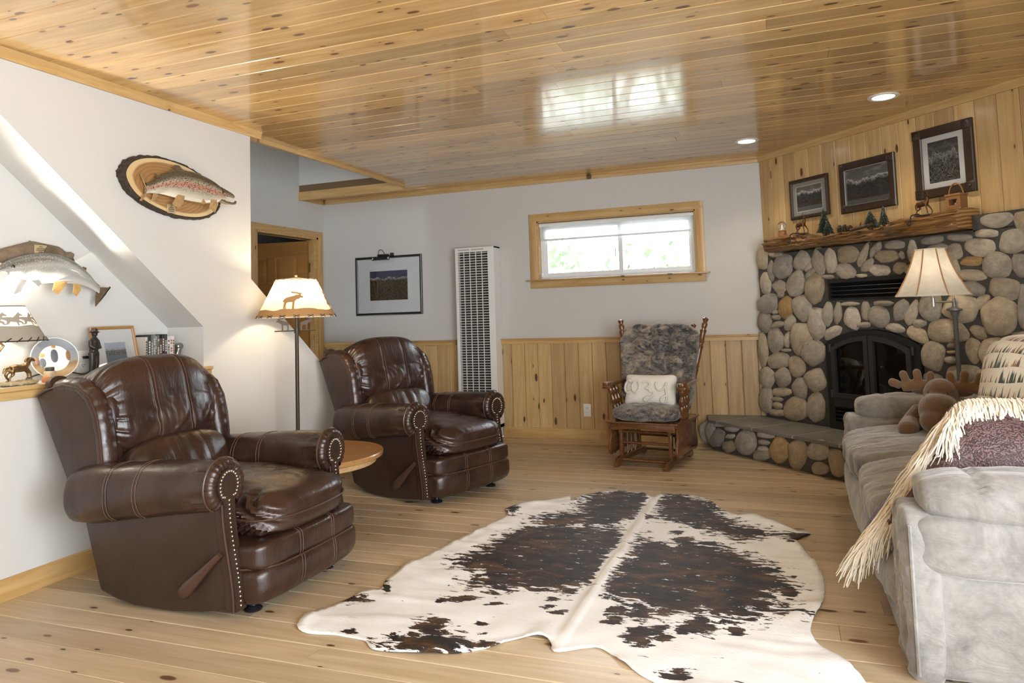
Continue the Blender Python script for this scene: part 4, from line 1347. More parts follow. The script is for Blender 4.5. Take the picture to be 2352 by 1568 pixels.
    stc.build('stitching', 'stitching', hd)['kind'] = 'stuff'
    tl = Matrix.Translation((-.215, 0, .515)) @ RY(R(-28))
    def lum(d, p):
        q = Vector(p)
        q.x += (.007 * nz(p.y * 8, p.z * 7, 6) + .004 * nz(p.y * 22, p.z * 16, 9)) * max(0, d.x)
        gr = sum(.006 * math.exp(-((p.y - y) / .008) ** 2) for y in (-.085, .105))
        q.x -= gr * max(0, d.x)
        return q
    MB().sq((0, 0, 0), (.105, .285, .135), 3.2, 34, lum, tl).build('lumbar_cushion', 'leather', root, True, 75)
    # --- release lever on the near side, glides
    lv = MB()
    pts = [Vector((.415, -.388, .262)), Vector((.37, -.392, .222)), Vector((.32, -.398, .175)), Vector((.275, -.404, .133)), Vector((.247, -.404, .107)), Vector((.238, -.400, .098))]
    lv.tube(pts, [.012, .015, .021, .028, .030, .014], 12)
    lv.tube([(.25, -.37, .118), (.25, -.408, .118)], .014, 10)
    lv.build('recline_lever', 'lever_leather', root, True, 60)
    for sg in (-1, 1):
        MB().lathe([(.034, 0), (.036, .006), (.030, .012), (.014, .020), (.012, .05)], 20, T(.45, sg * .245, 0)).box(.36, .46, sg * .245 - .012, sg * .245 + .012, .035, .05).tube([(.45, sg * .245, .03), (.40, sg * .245, .10)], .012, 8).build('front_glide', 'black_glide', root)
        MB().lathe([(.034, 0), (.036, .006), (.030, .012), (.014, .020), (.012, .09)], 20, T(-.18, sg * .245, 0)).build('rear_glide', 'black_glide', root)
    return root

rec1 = make_recliner('brown leather wing recliner with nailhead arms in front of the niche ledge')
rec1.location = (-2.55, 2.615, 0)
rec1.rotation_euler = (0, 0, R(0))
rec2 = copy_tree(rec1)
rec2.location = (-2.449, 4.396, 0)
rec2.rotation_euler = (0, 0, R(-20.5))
rec2['label'] = 'brown leather wing recliner near the white wall heater, beyond the round table'
# ------------------------------------------------------------------ cowhide rug
def make_rug():
    def inside(poly, x, y):
        c = False
        n = len(poly)
        for i in range(n):
            x0, y0 = poly[i]
            x1, y1 = poly[i - 1]
            if (y0 > y) != (y1 > y) and x < (x1 - x0) * (y - y0) / (y1 - y0) + x0:
                c = not c
        return c
    def dist(poly, x, y):
        b = 9.0
        n = len(poly)
        for i in range(n):
            x0, y0 = poly[i]
            x1, y1 = poly[i - 1]
            dx, dy = x1 - x0, y1 - y0
            l = dx * dx + dy * dy
            t = max(0, min(1, ((x - x0) * dx + (y - y0) * dy) / l)) if l else 0
            d = (x - x0 - t * dx) ** 2 + (y - y0 - t * dy) ** 2
            if d < b:
                b = d
        return math.sqrt(b)
    # finer outline with a ragged, hairy edge
    out = []
    n = len(RUG)
    for i in range(n):
        p0, p1, p2, p3 = [Vector((*RUG[(i + k) % n], 0)) for k in (-1, 0, 1, 2)]
        L = (p2 - p1).length
        m_ = max(2, int(L / .02))
        for k in range(m_):
            t = k / m_
            t2, t3 = t * t, t * t * t
            q = .5 * ((2 * p1) + (p2 - p0) * t + (2 * p0 - 5 * p1 + 4 * p2 - p3) * t2 + (3 * p1 - p0 - 3 * p2 + p3) * t3)
            out.append((q.x + .004 * nz(q.x * 60, q.y * 60), q.y + .004 * nz(q.x * 60, q.y * 60, 9)))
    xs, ys = [p[0] for p in out], [p[1] for p in out]
    pts = [Vector(p) for p in out]
    edges = [(i, (i + 1) % len(out)) for i in range(len(out))]
    h = .018
    x = min(xs)
    row = 0
    inner = []
    while x < max(xs):
        y = min(ys) + (h / 2 if row % 2 else 0)
        while y < max(ys):
            if inside(out, x, y):
                d = dist(RUG, x, y)
                if d > h * .7:
                    inner.append((x, y))
                    pts.append(Vector((x, y)))
            y += h
        x += h * .87
        row += 1
    vs, _, fs, *_ = geometry.delaunay_2d_cdt(pts, edges, [], 1, 1e-5)
    V, dark, spine = [], [], []
    for v in vs:
        x, y = v.x, v.y
        e = dist(RUG, x, y)
        z = .006 + .0035 * nz(x * 4, y * 4, 1) + .003 * nz(x * 9, y * 9, 2)
        z += smooth01(1 - e / .16) * max(0, nz(x * 5 + 3, y * 5, 6)) * .035
        z += .010 * math.exp(-((x + .81) / .012) ** 2) * smooth01(e / .1)
        # creases running from the belly
        z += .010 * max(0, nz(x * 3, y * 14, 4)) * smooth01((abs(x + .81) - .35) / .3)
        V.append((x, y, max(z, .0045)))
        m_ = -1.0
        for pl_ in RUGP:
            d = dist(pl_, x, y)
            s = d if inside(pl_, x, y) else -d
            m_ = max(m_, max(-1, min(.62, .12 + s / .13)))
        for cx, cy, ax, ay, bx, by in RUGE:
            det = ax * by - ay * bx
            u = ((x - cx) * by - (y - cy) * bx) / det
            w = (ax * (y - cy) - ay * (x - cx)) / det
            r = math.hypot(u, w)
            if r < 3:
                m_ = max(m_, max(-1, min(.9, .95 - r * .75)))
        dark.append(.5 + .5 * m_ + .03 - .55 * math.exp(-((x + .81 + .01 * nz(y * 3, 5)) / .030) ** 2))
        spine.append(math.exp(-((x + .81 + .006 * nz(y * 6, 2)) / .008) ** 2))
    top = len(V)
    F = [tuple(f) for f in fs]
    # underside
    V2 = V + [(a, b, max(.001, c - .0035)) for a, b, c in V]
    F2 = F + [tuple(i + top for i in f[::-1]) for f in F]
    be = {}
    for f in F:
        for i in range(3):
            a, b = f[i], f[(i + 1) % 3]
            be[(a, b)] = 1
    for a, b in list(be):
        if (b, a) not in be:
            F2.append((b, a, a + top, b + top))
    me = new_mesh('cowhide_rug', V2, F2)
    me.shade_smooth()
    for nm, dat in (('dark', dark), ('spine', spine)):
        at = me.attributes.new(nm, 'FLOAT', 'POINT')
        at.data.foreach_set('value', dat + dat)
    me.materials.append(M['cowhide'])
    o = bpy.data.objects.new('cowhide_rug', me)
    link(o)
    # fine face direction check
    if me.polygons[0].normal.z < 0:
        me.flip_normals()
    return tag(o, 'brown and white brindle cowhide rug lying on the pine floor', 'rug')
make_rug()
# ------------------------------------------------------------------ glider rocker (local: +x forward, y across)
def turned(p0, p1, r, beads, n=12, tip=None):
    """turned spindle from p0 to p1; beads = [(t, factor)]"""
    p0, p1 = Vector(p0), Vector(p1)
    L = (p1 - p0).length
    prof = []
    K = 60
    for i in range(K + 1):
        t = i / K
        f = 1.0
        for bt, bf, bw in beads:
            f += (bf - 1) * math.exp(-((t - bt) / bw) ** 2)
        prof.append((r * f, t * L))
    if tip:
        prof[-1] = (r * .45, L)
    q = (p1 - p0).to_track_quat('Z', 'Y').to_matrix().to_4x4()
    return MB().lathe(prof, n, Matrix.Translation(p0) @ q)

gl = empty('glider_rocker', (-.985, 5.47, 0), R(-100), 'dark wooden glider rocker with woodland print cushions by the wainscot', 'chair')
W2 = .27
gl.scale = (.97, .97, .94)
def _low(self, f):
    self.v = [Vector((v.x, v.y, v.z * f)) for v in self.v]
    return self
MB._low = _low
# base: two runners on the floor with feet, cross rails
for sg in (-1, 1):
    y = sg * .20
    run = [(-.30, .0), (-.24, .0), (-.20, .02), (.22, .02), (.28, .0), (.34, .0), (.345, .03), (.29, .075), (.22, .085), (-.20, .085), (-.28, .07), (-.31, .03)]
    MB().prism(run, y - .016, y + .016, 'y', bev=.005)._low(.83).build('runner', 'walnut', gl)
    for x in (-.17, .20):
        MB().box(x - .02, x + .02, y - .013, y + .013, .07, .335, .003)._low(.83).build('upright', 'walnut', gl)
    MB().box(-.20, .23, y - .014, y + .014, .30, .335, .004)._low(.83).build('base_rail', 'walnut', gl)
    for i in range(3):
        MB().tube([(-.08 + .08 * i, y, .08), (-.08 + .08 * i, y, .31)], .008, 8)._low(.83).build('base_spindle', 'walnut', gl)
for x, z, r in ((.24, .055, .014), (-.22, .055, .012), (.20, .21, .013), (-.17, .21, .012), (.20, .315, .014)):
    MB().tube([(x, -.20, z), (x, .20, z)], r, 10)._low(.83).build('stretcher', 'walnut', gl)
# swinging seat frame: side boards with shaped lower edge, aprons
sb = [(-.27, .405), (.27, .405), (.275, .33), (.265, .20), (.285, .12), (.272, .085), (.245, .10), (.225, .075), (.195, .10), (.16, .095), (.13, .12), (.13, .12), (-.10, .12), (-.20, .10), (-.24, .09), (-.262, .13), (-.255, .22), (-.27, .33)]
sb = [(-.25, .405), (.275, .405), (.285, .385), (.262, .37), (.250, .28), (.285, .20), (.29, .15), (.275, .11), (.245, .092), (.215, .108), (.185, .09), (.15, .108), (.0, .112), (-.12, .11), (-.17, .095), (-.21, .11), (-.235, .15), (-.225, .21), (-.20, .28), (-.215, .37)]
for sg in (-1, 1):
    MB().prism(sb, sg * (W2 - .010), sg * (W2 + .010), 'y', bev=.004)._low(.83).build('side_board', 'walnut', gl)
MB().box(-.27, .30, -W2 - .02, W2 + .02, .405, .425, .006)._low(.83).build('seat_board', 'walnut', gl)
ap = [(-W2 + .01, .405), (W2 - .01, .405), (W2 - .01, .335)] + [(W2 * (1 - 2 * i / 12) * .9, .335 + .022 * math.sin(PI * i / 12)) for i in range(13)] + [(-W2 + .01, .335)]
MB().prism(ap, .252, .272, 'x', bev=.002)._low(.83).build('front_apron', 'walnut', gl)
for sg in (-1, 1):
    for z in (.385, .355):
        MB().sq((.274, sg * .245, z), (.004, .007, .007), 2, 3)._low(.83).build('screw_cap', 'brass_dark', gl)
# arms with turned spindles
for sg in (-1, 1):
    y0, y1 = sg * .28, sg * .315
    armp = [(-.24, sg * .25), (-.23, sg * .305), (.05, sg * .325), (.20, sg * .345), (.235, sg * .33), (.24, sg * .29), (.20, sg * .265), (.0, sg * .255)]
    if sg < 0:
        armp = armp[::-1]
    MB().prism(armp, .625, .655, 'z', bev=.008).build('armrest', 'walnut', gl)
    MB().box(.10, .225, min(sg * .275, sg * .34), max(sg * .275, sg * .34), .60, .628, .006).build('arm_block', 'walnut', gl)
    for i, x in enumerate((.17, .11, .05)):
        turned((x - .06, sg * .262, .352), (x, sg * .302, .63), .017, [(.1, 1.3, .05), (.3, 1.35, .06), (.42, .75, .03), (.55, 1.4, .07), (.7, .75, .03), (.82, 1.3, .06)]).build('arm_spindle', 'walnut', gl)
# back posts: front pair leaning outwards, rear pair shorter
for sg in (-1, 1):
    turned((-.125, sg * .225, .352), (-.30, sg * .375, 1.155), .0215, [(.46, 1.25, .012), (.48, .8, .012), (.5, 1.25, .012), (.70, 1.25, .014), (.725, .75, .01), (.75, 1.3, .014), (.865, 1.3, .016), (.885, .72, .012), (.93, 1.15, .02), (.955, .65, .012), (.985, 1.2, .02)], 14, True).build('back_post', 'walnut', gl)
    turned((-.20, sg * .185, .352), (-.42, sg * .235, 1.10), .019, [(.86, 1.3, .016), (.885, .72, .012), (.93, 1.15, .02), (.955, .65, .012), (.985, 1.2, .02)], 12, True).build('back_post', 'walnut', gl)
MB().tube([(-.36, -.235, 1.0), (-.38, 0, 1.01), (-.36, .235, 1.0)], .016, 8).build('crest_rail', 'walnut', gl)
for sg in (-1, 0, 1):
    MB().tube([(-.19, sg * .09, .352), (-.37, sg * .11, 1.0)], .010, 8).build('back_spindle', 'walnut', gl)
# cushions
def tuft(pts, w, dep):
    def f(a, b):
        return sum(math.exp(-(((a - x) ** 2 + (b - y) ** 2) / w ** 2)) for x, y in pts) * dep
    return f
bt = [(-.2, .12), (-.07, .12), (.07, .12), (.2, .12), (-.14, -.02), (0, -.02), (.14, -.02), (-.2, .27), (-.07, .27), (.07, .27), (.2, .27), (-.13, -.16), (.0, -.16), (.13, -.16)]
tf = tuft(bt, .036, .062)
bm_ = Matrix.Translation((-.228, 0, .735)) @ RY(R(-14))
def bfn(d, p):
    q = Vector(p)
    k = 1 + .16 * smooth01((p.z + .1) / .45)                 # wider to the top
    q.y *= k
    if d.x > -.2:
        dx = tf(p.y, p.z)
        rid = abs(math.sin(p.y * 22.4 + 1.57)) ** .4 * abs(math.sin((p.z - .12) * 21)) ** .4
        q.x -= (dx * .5 - .055 * rid)
        q.x += .012 * nz(p.y * 12, p.z * 12, 4)
    q.x += .05 * (abs(d.y) ** 3) * 1.0
    q.z += .012 * nz(p.y * 9, 3, 1) * max(0, d.z)
    return q
MB().sq((0, 0, 0), (.062, .300, .372), 4.5, 44, bfn, bm_).build('back_cushion', 'woodland_print', gl, True, 75)
def sfn(d, p):
    q = Vector(p)
    q.z += .012 * nz(p.x * 10, p.y * 10, 2) + .02 * max(0, d.z) * (1 - d.x * d.x) * (1 - d.y * d.y)
    if abs(d.z) < .25:
        q.x += .006 * max(0, d.x)
    return q
sc = MB().sq((.045, 0, .408), (.275, .268, .058), 4.0, 30, sfn).build('seat_cushion', 'woodland_print', gl, True, 75)

# lumbar pillow reading "cozy"
pbr('ivory_cloth', (.74, .72, .66), .85, sheen=.3, bmp=.2, bscale=300, bdist=.001)
pbr('ivory_cord', (.70, .67, .60), .85, sheen=.3, bmp=.4, bscale=180, bdist=.002)
pm = gl.matrix_basis.copy() if False else Matrix.Translation((-.985, 5.47, 0)) @ RZ(R(-100)) @ Matrix.Diagonal((.97, .97, .94, 1)) @ Matrix.Translation((.045, .0, .578)) @ RY(R(-17))
pil = empty('throw_pillow', (0, 0, 0), 0, 'ivory pillow with raised cord lettering on the glider seat', 'pillow')
pil.matrix_world = pm
def pfn(d, p):
    q = Vector(p)
    s = max(0, 1 - d.y ** 4) * max(0, 1 - d.z ** 4)
    q.x = math.copysign(.068 * (s ** .5) * abs(d.x) ** .6 + .004, d.x)
    q.y *= 1 - .05 * (1 - d.z ** 2)
    q.z *= 1 - .06 * (1 - d.y ** 2)
    q.x += .004 * nz(p.y * 14, p.z * 14, 5)
    return q
MB().sq((0, 0, 0), (.05, .215, .128), 9, 26, pfn).build('pillow_cover', 'ivory_cloth', pil, True, 75)
def px(y, z):
    dy, dz = y / .215, z / .128
    return .068 * (max(0, 1 - dy ** 4) * max(0, 1 - dz ** 4)) ** .5 + .008
letters = {
    'c': [(-.136, .046), (-.16, .06), (-.187, .043), (-.196, .004), (-.182, -.028), (-.155, -.036), (-.134, -.02)],
    'o': [(-.105, .05), (-.125, .02), (-.118, -.02), (-.095, -.036), (-.07, -.015), (-.065, .025), (-.085, .055), (-.105, .045)],
    'z': [(-.04, .045), (-.01, .055), (.02, .035), (.01, .01), (-.01, .0), (.015, -.01), (.03, -.03), (.055, -.03), (.05, -.06), (.01, -.085), (-.01, -.098), (-.02, -.085), (.02, -.06)],
    'y': [(.075, .05), (.07, .02), (.09, -.012), (.12, -.012), (.145, .02), (.15, .05), (.15, .0), (.155, -.035), (.16, -.08), (.14, -.105), (.115, -.10), (.12, -.075), (.16, -.05)],
}
for ch, pts in letters.items():
    P = [Vector((px(-a, b) + .006, a, b)) for a, b in pts]
    sm = []
    for i in range(len(P) - 1):
        p0, p1, p2, p3 = P[max(i - 1, 0)], P[i], P[i + 1], P[min(i + 2, len(P) - 1)]
        for k in range(6):
            t = k / 6
            sm.append(.5 * ((2 * p1) + (p2 - p0) * t + (2 * p0 - 5 * p1 + 4 * p2 - p3) * t * t + (3 * p1 - p0 - 3 * p2 + p3) * t ** 3))
    sm.append(P[-1])
    MB().tube(sm, .0095, 8).build('cord_letter', 'ivory_cord', pil)
# ------------------------------------------------------------------ sofa along the right, facing the recliners (world coordinates, front at low x)
sofa = empty('sofa', (0, 0, 0), 0, 'light grey suede sofa with rolled arms next to the hearth', 'sofa')
SX0, SX1, SY0, SY1 = .32, 1.36, 2.44, 4.72
def puck(amp, f, seed):
    def fn(d, p):
        return p + Vector((d.x, d.y, d.z)) * (amp * nz(p.x * f, p.y * f, p.z * f + seed))
    return fn
MB().box(SX0, SX1 - .04, SY0 + .05, SY1 - .05, .012, .30, .02, 3).build('base', 'suede', sofa)
def frontroll(d, p):
    q = Vector(p)
    q.x -= .02 * max(0, -d.x) * (1 - d.z * d.z)
    q += Vector((d.x, 0, d.z)) * (.010 * nz(p.y * 20, p.z * 6, 2) + .005 * nz(p.y * 46, p.z * 9, 4)) * max(0, -d.x)
    return q
MB().sq((.50, (SY0 + SY1) / 2, .21), (.215, (SY1 - SY0) / 2 - .16, .115), 5, 40, frontroll).build('front_roll', 'suede', sofa, True, 75)
# two seat cushions with gathered fronts
for y0, y1 in ((2.78, 3.62), (3.62, 4.46)):
    yc, hy = (y0 + y1) / 2, (y1 - y0) / 2
    def sf(d, p):
        q = Vector(p)
        fr = smooth01((-d.x - .1) / .8)
        wr = nz(p.y * 30 + 4 * nz(p.z * 5, p.y * 3), (p.z + p.x) * 5, 3)
        q += Vector((d.x, 0, d.z)) * (.013 * wr * fr + .006 * nz(p.x * 9, p.y * 9, 7))
        q.z += .022 * max(0, d.z) * (1 - d.x * d.x) * (1 - d.y ** 4)
        q.z -= .02 * fr * max(0, d.z)
        return q
    MB().sq((.72, yc, .385), (.45, hy + .004, .098), 4.6, 44, sf).build('seat_cushion', 'suede', sofa, True, 75)
# arms: panel, roll and pillow top
for sg, yo in ((-1, SY0), (1, SY1)):
    yc = yo - sg * .155
    MB().box(SX0 + .025, SX1, min(yo - sg * .03, yo - sg * .30), max(yo - sg * .03, yo - sg * .30), .015, .40, .025, 3).build('arm_panel', 'suede', sofa)
    def rl(d, p, sg=sg):
        q = Vector(p)
        w = nz(p.z * 16, p.y * 14, 5) * .010 + nz(p.z * 30, p.y * 24, 8) * .005
        q.x += w * smooth01((-d.x - .5) / .5)
        q += Vector((0, d.y, d.z)) * .006 * nz(p.x * 5, p.y * 8, p.z * 8)
        return q
    MB().sq(((SX0 + SX1) / 2 + .01, yc, .415), ((SX1 - SX0) / 2, .158, .098), 6, 34, rl).build('arm_roll', 'suede', sofa, True, 75)
    def tp(d, p, sg=sg):
        q = Vector(p)
        q += Vector((0, d.y, d.z)) * (.010 * nz(p.x * 6, p.y * 9, 2) + .006 * nz(p.x * 15, p.y * 12, 3))
        gr = .014 * math.exp(-((p.x - .53) / .012) ** 2) * smooth01(d.z + .3)
        q.z -= gr
        q.x += .012 * nz(p.y * 18, p.z * 18, 6) * smooth01((-d.x - .5) / .5)
        q.z += .014 * (1 - d.y * d.y) * max(0, d.z)
        return q
    MB().sq(((SX0 + SX1) / 2 + .035, yc + sg * .012, .548), ((SX1 - SX0) / 2 - .015, .150, .072), 3.8, 40, tp).build('arm_pillow', 'suede', sofa, True, 75)
    # gathered front of the arm
    def fp(d, p):
        q = Vector(p)
        q.x += (.014 * nz(p.z * 18, p.y * 22, 1) + .008 * nz(p.z * 40, p.y * 36, 9)) * smooth01(-d.x)
        return q
    MB().sq((SX0 + .045, yc, .25), (.055, .135, .262), 6, 26, fp).build('arm_front', 'suede', sofa, True, 75)
    MB().tube([(SX0 + .012, yo - sg * .016, .03 + i * .032) for i in range(15)], .006, 6).build('welt', 'suede', sofa)
MB().sq((SX1 - .09, (SY0 + SY1) / 2, .42), (.13, (SY1 - SY0) / 2, .38), 6, 24, puck(.01, 5, 1)).build('backrest', 'suede', sofa, True, 75)
for y0, y1 in ((2.80, 3.62), (3.62, 4.44)):
    MB().sq((1.14, (y0 + y1) / 2, .63), (.11, (y1 - y0) / 2, .17), 3.4, 22, puck(.012, 7, y0), Matrix.Identity(4)).build('back_cushion', 'suede', sofa, True, 75)
for x in (SX0 + .08, SX1 - .08):
    for y in (SY0 + .1, SY1 - .1):
        MB().box(x - .03, x + .03, y - .03, y + .03, 0, .02).build('foot', 'black_metal', sofa, False)

# fringed leather throw over the near arm
def tooled():
    mt, nt, b = nodes_of('tooled_leather')
    v = obj_coords(nt, (1, 1, 1), False)
    w = nt.nodes.new('ShaderNodeTexWave')
    w.wave_type = 'RINGS'
    w.inputs['Scale'].default_value = 26
    w.inputs['Distortion'].default_value = 14
    w.inputs['Detail'].default_value = 2
    w.inputs['Detail Scale'].default_value = 2.2
    nt.links.new(v, w.inputs['Vector'])
    c = ramp(nt, w.outputs['Fac'], [(0.2, (0.045, 0.024, 0.026)), (0.8, (0.14, 0.085, 0.09))])
    nt.links.new(c, b.inputs['Base Color'])
    b.inputs['Roughness'].default_value = 0.45
    bump(nt, b, w.outputs['Fac'], 0.4, 0.006)
    M['tooled_leather'] = mt
tooled()
pbr('fringe_wool', (.70, .64, .53), .9, sheen=.3)
pbr('fringe_edge', (.09, .05, .035), .6)
thr = empty('fringed_throw', (0, 0, 0), 0, 'tooled burgundy leather throw with long cream fringe on the sofa arm', 'throw')
E_ = [Vector(v) for v in ((.235, 2.80, .33), (.315, 2.82, .42), (.40, 2.835, .535), (.475, 2.85, .66), (.545, 2.865, .765), (.60, 2.875, .802), (.72, 2.885, .806), (.90, 2.89, .80), (1.12, 2.89, .79))]
B_ = [Vector(v) for v in ((.245, 2.785, .325), (.335, 2.765, .405), (.43, 2.735, .50), (.50, 2.735, .575), (.57, 2.725, .59), (.64, 2.715, .59), (.74, 2.715, .59), (.90, 2.715, .59), (1.12, 2.715, .59))]
K_ = [Vector(v) for v in ((.245, 2.82, .34), (.32, 2.90, .44), (.40, 2.95, .495), (.48, 3.0, .51), (.55, 3.03, .515), (.61, 3.05, .515), (.72, 3.06, .515), (.90, 3.06, .515), (1.12, 3.06, .515))]
def along(P, t):
    f = t * (len(P) - 1)
    k = min(int(f), len(P) - 2)
    f -= k
    p0, p1, p2, p3 = P[max(k - 1, 0)], P[k], P[k + 1], P[min(k + 2, len(P) - 1)]
    return .5 * ((2 * p1) + (p2 - p0) * f + (2 * p0 - 5 * p1 + 4 * p2 - p3) * f * f + (3 * p1 - p0 - 3 * p2 + p3) * f ** 3)
def sheet(i, j):
    e, b, k = along(E_, i), along(B_, i), along(K_, i)
    if j < .5:
        t = j * 2
        p = b.lerp(e, t) + Vector((0, -.03, .012)) * math.sin(PI * t)
    else:
        t = j * 2 - 1
        p = e.lerp(k, t) + Vector((0, .03, .012)) * math.sin(PI * t)
    p += Vector((0, 1, .4)) * .008 * nz(i * 9, j * 6, 4)
    return p
body = MB().grid(sheet, 50, 24).build('throw_cloth', 'tooled_leather', thr, True, 70)
sd = body.modifiers.new('thick', 'SOLIDIFY'); sd.thickness = .008; sd.offset = 0
MB().tube([along(E_, i / 60) + Vector((-.004, .01, .004)) for i in range(61)], .007, 6).build('stitched_edge', 'fringe_edge', thr)
q = random.Random(5)
fr = MB()
for s in range(1700):
    t = q.random() ** .93
    e = along(E_, t)
    diag = 1 - smooth01((t - .42) / .16)
    row = q.random()
    ln = q.uniform(.15, .23) * (1 + .25 * diag * (1 - smooth01(t / .12))) if diag > .4 else q.uniform(.09, .165)
    if diag > .5 and t < .1:
        ln *= .7
    dirv = Vector((q.uniform(-.16, .16), -.16 - .30 * row, -.75)).normalized()
    if diag > .3:
        v0 = Vector((-.42, -.10 - .22 * row, -.72)) if q.random() < .6 or t < .46 else Vector((-.18, -.50, -.55))
        dirv = (v0 + Vector((q.uniform(-.2, .25), 0, 0))).normalized()
    base = e + Vector((q.uniform(-.006, .006), -.012 * row, q.uniform(-.004, .012)))
    pts = []
    n_ = 7
    w1, w2 = q.uniform(0, 9), q.uniform(0, 9)
    for k in range(n_):
        u = k / (n_ - 1)
        p = base + dirv * ln * u
        p += Vector((.012 * nz(u * 3, w1), .010 * nz(u * 3, w2) - .035 * math.sin(PI * min(1, u * 1.2)) * .7, .02 * math.sin(PI * u) * .6))
        # keep the strands on top of the cloth and the arm
        if p.z < .60 and p.x > .315:
            p.y = max(p.y, 2.752 + .03 * row)
        elif p.z < .64 and p.x > .315 and p.y < 2.75:
            p.z = max(p.z, .628 + .010 * row)
        pts.append(p)
    r0 = q.uniform(.0018, .0036)
    fr.tube(pts, [r0, r0 * 1.1, r0, r0 * 1.15, r0, r0, r0 * .5], 5, True)
o = fr.build('fringe', 'fringe_wool', thr, True, 80)
o['kind'] = 'stuff'

# big pillow with a woodland print and rope edge
def print_mat():
    mt, nt, b = nodes_of('forest_print')
    v = obj_coords(nt, (1, 1, 1), False)
    sx = nt.nodes.new('ShaderNodeSeparateXYZ')
    nt.links.new(v, sx.inputs[0])
    zrow = math_n(nt, 'MULTIPLY', math_n(nt, 'ADD', sx.outputs[2], math_n(nt, 'MULTIPLY', noise_t(nt, v, 5, 1, .4), .05)), 16)
    rowi = math_n(nt, 'FLOOR', zrow)
    fz = math_n(nt, 'FRACT', zrow)
    cx = nt.nodes.new('ShaderNodeCombineXYZ')
    nt.links.new(math_n(nt, 'MULTIPLY_ADD', sx.outputs[1], 16, math_n(nt, 'MULTIPLY', rowi, 3.7)), cx.inputs[0])
    nt.links.new(rowi, cx.inputs[1])
    patch = noise_t(nt, cx.outputs[0], 1.0, 1, 0.4)
    cs = nt.nodes.new('ShaderNodeCombineXYZ')
    nt.links.new(math_n(nt, 'MULTIPLY_ADD', sx.outputs[1], 95, math_n(nt, 'MULTIPLY', fz, 0.8)), cs.inputs[0])
    nt.links.new(math_n(nt, 'MULTIPLY', rowi, 5.3), cs.inputs[1])
    strokes = noise_t(nt, cs.outputs[0], 1.0, 3, 0.6)
    grow = math_n(nt, 'SUBTRACT', strokes, math_n(nt, 'MULTIPLY', fz, 0.22))
    mask = math_n(nt, 'MULTIPLY', ramp(nt, grow, [(0.44, 0.0), (0.48, 1.0)]), ramp(nt, patch, [(0.34, 0.0), (0.39, 1.0)]))
    cc = noise_t(nt, cx.outputs[0], 2.3, 1, 0.5)
    ink = ramp(nt, cc, [(0.42, (0.05, 0.065, 0.045)), (0.5, (0.10, 0.085, 0.06)), (0.58, (0.26, 0.13, 0.05))])
    c = mix(nt, mask, (0.66, 0.61, 0.50), ink)
    nt.links.new(c, b.inputs['Base Color'])
    b.inputs['Roughness'].default_value = 0.85
    b.inputs['Sheen Weight'].default_value = 0.2
    bump(nt, b, noise_t(nt, v, 220, 2, 0.5), 0.15, 0.002)
    M['forest_print'] = mt
print_mat()
pbr('rope_cord', (.66, .61, .50), .85, bmp=.5, bscale=160, bdist=.003)
bp = empty('print_pillow', (0, 0, 0), 0, 'large cream pillow with forest print and rope edge on the sofa', 'pillow')
bp.matrix_world = Matrix.Translation((.985, 3.42, .745)) @ RZ(R(38)) @ RY(R(16))
def bpf(d, p):
    q = Vector(p)
    s = max(0, 1 - abs(d.y) ** 3.2) * max(0, 1 - abs(d.z) ** 3.2)
    q.x = math.copysign(.12 * s ** .55 * abs(d.x) ** .7 + .004, d.x)
    q.x += .006 * nz(p.y * 9, p.z * 9, 3)
    return q
MB().sq((0, 0, 0), (.1, .275, .262), 4.4, 30, bpf).build('pillow_cover', 'forest_print', bp, True, 75)
pts = []
for i in range(90):
    a = 2 * PI * i / 90
    c, s = math.cos(a), math.sin(a)
    l = (abs(c) ** 4.4 + abs(s) ** 4.4) ** (1 / 4.4)
    pts.append((0, .279 * c / l, .266 * s / l))
MB().tube(pts, .0085, 8, False, True).build('rope_edge', 'rope_cord', bp)

# plush moose sitting on the seat against the far arm
pbr('moose_plush', (.115, .062, .027), .95, sheen=.7, var=.35, vscale=30, bmp=.45, bscale=150, bdist=.010)
pbr('moose_felt', (.15, .08, .034), .9, sheen=.5, bmp=.2, bscale=200, bdist=.002)
mo = empty('plush_moose', (.76, 4.15, .475), R(-112), 'brown plush toy moose with felt antlers sitting on the grey sofa seat', 'toy')
mo.scale = (1.1, 1.1, 1.1)
bm_ = MB()
bm_.sq((-.02, 0, .09), (.10, .115, .10), 2.2, 12)
bm_.sq((.055, 0, .19), (.075, .072, .075), 2.1, 12)
bm_.sq((.125, .0, .125), (.088, .080, .078), 2.3, 12)
bm_.sq((.185, 0, .085), (.055, .066, .055), 2.2, 10)
for sg in (-1, 1):
    bm_.tube([(.0, sg * .10, .10), (.07, sg * .13, .05), (.14, sg * .125, .035)], [.045, .045, .048], 10)
    bm_.sq((.155, sg * .122, .035), (.045, .045, .042), 2.2, 8)
    bm_.sq((.035, sg * .085, .205), (.018, .045, .024), 2.2, 8)
remesh(bm_.build('plush_body', 'moose_plush', mo), .007, 3)
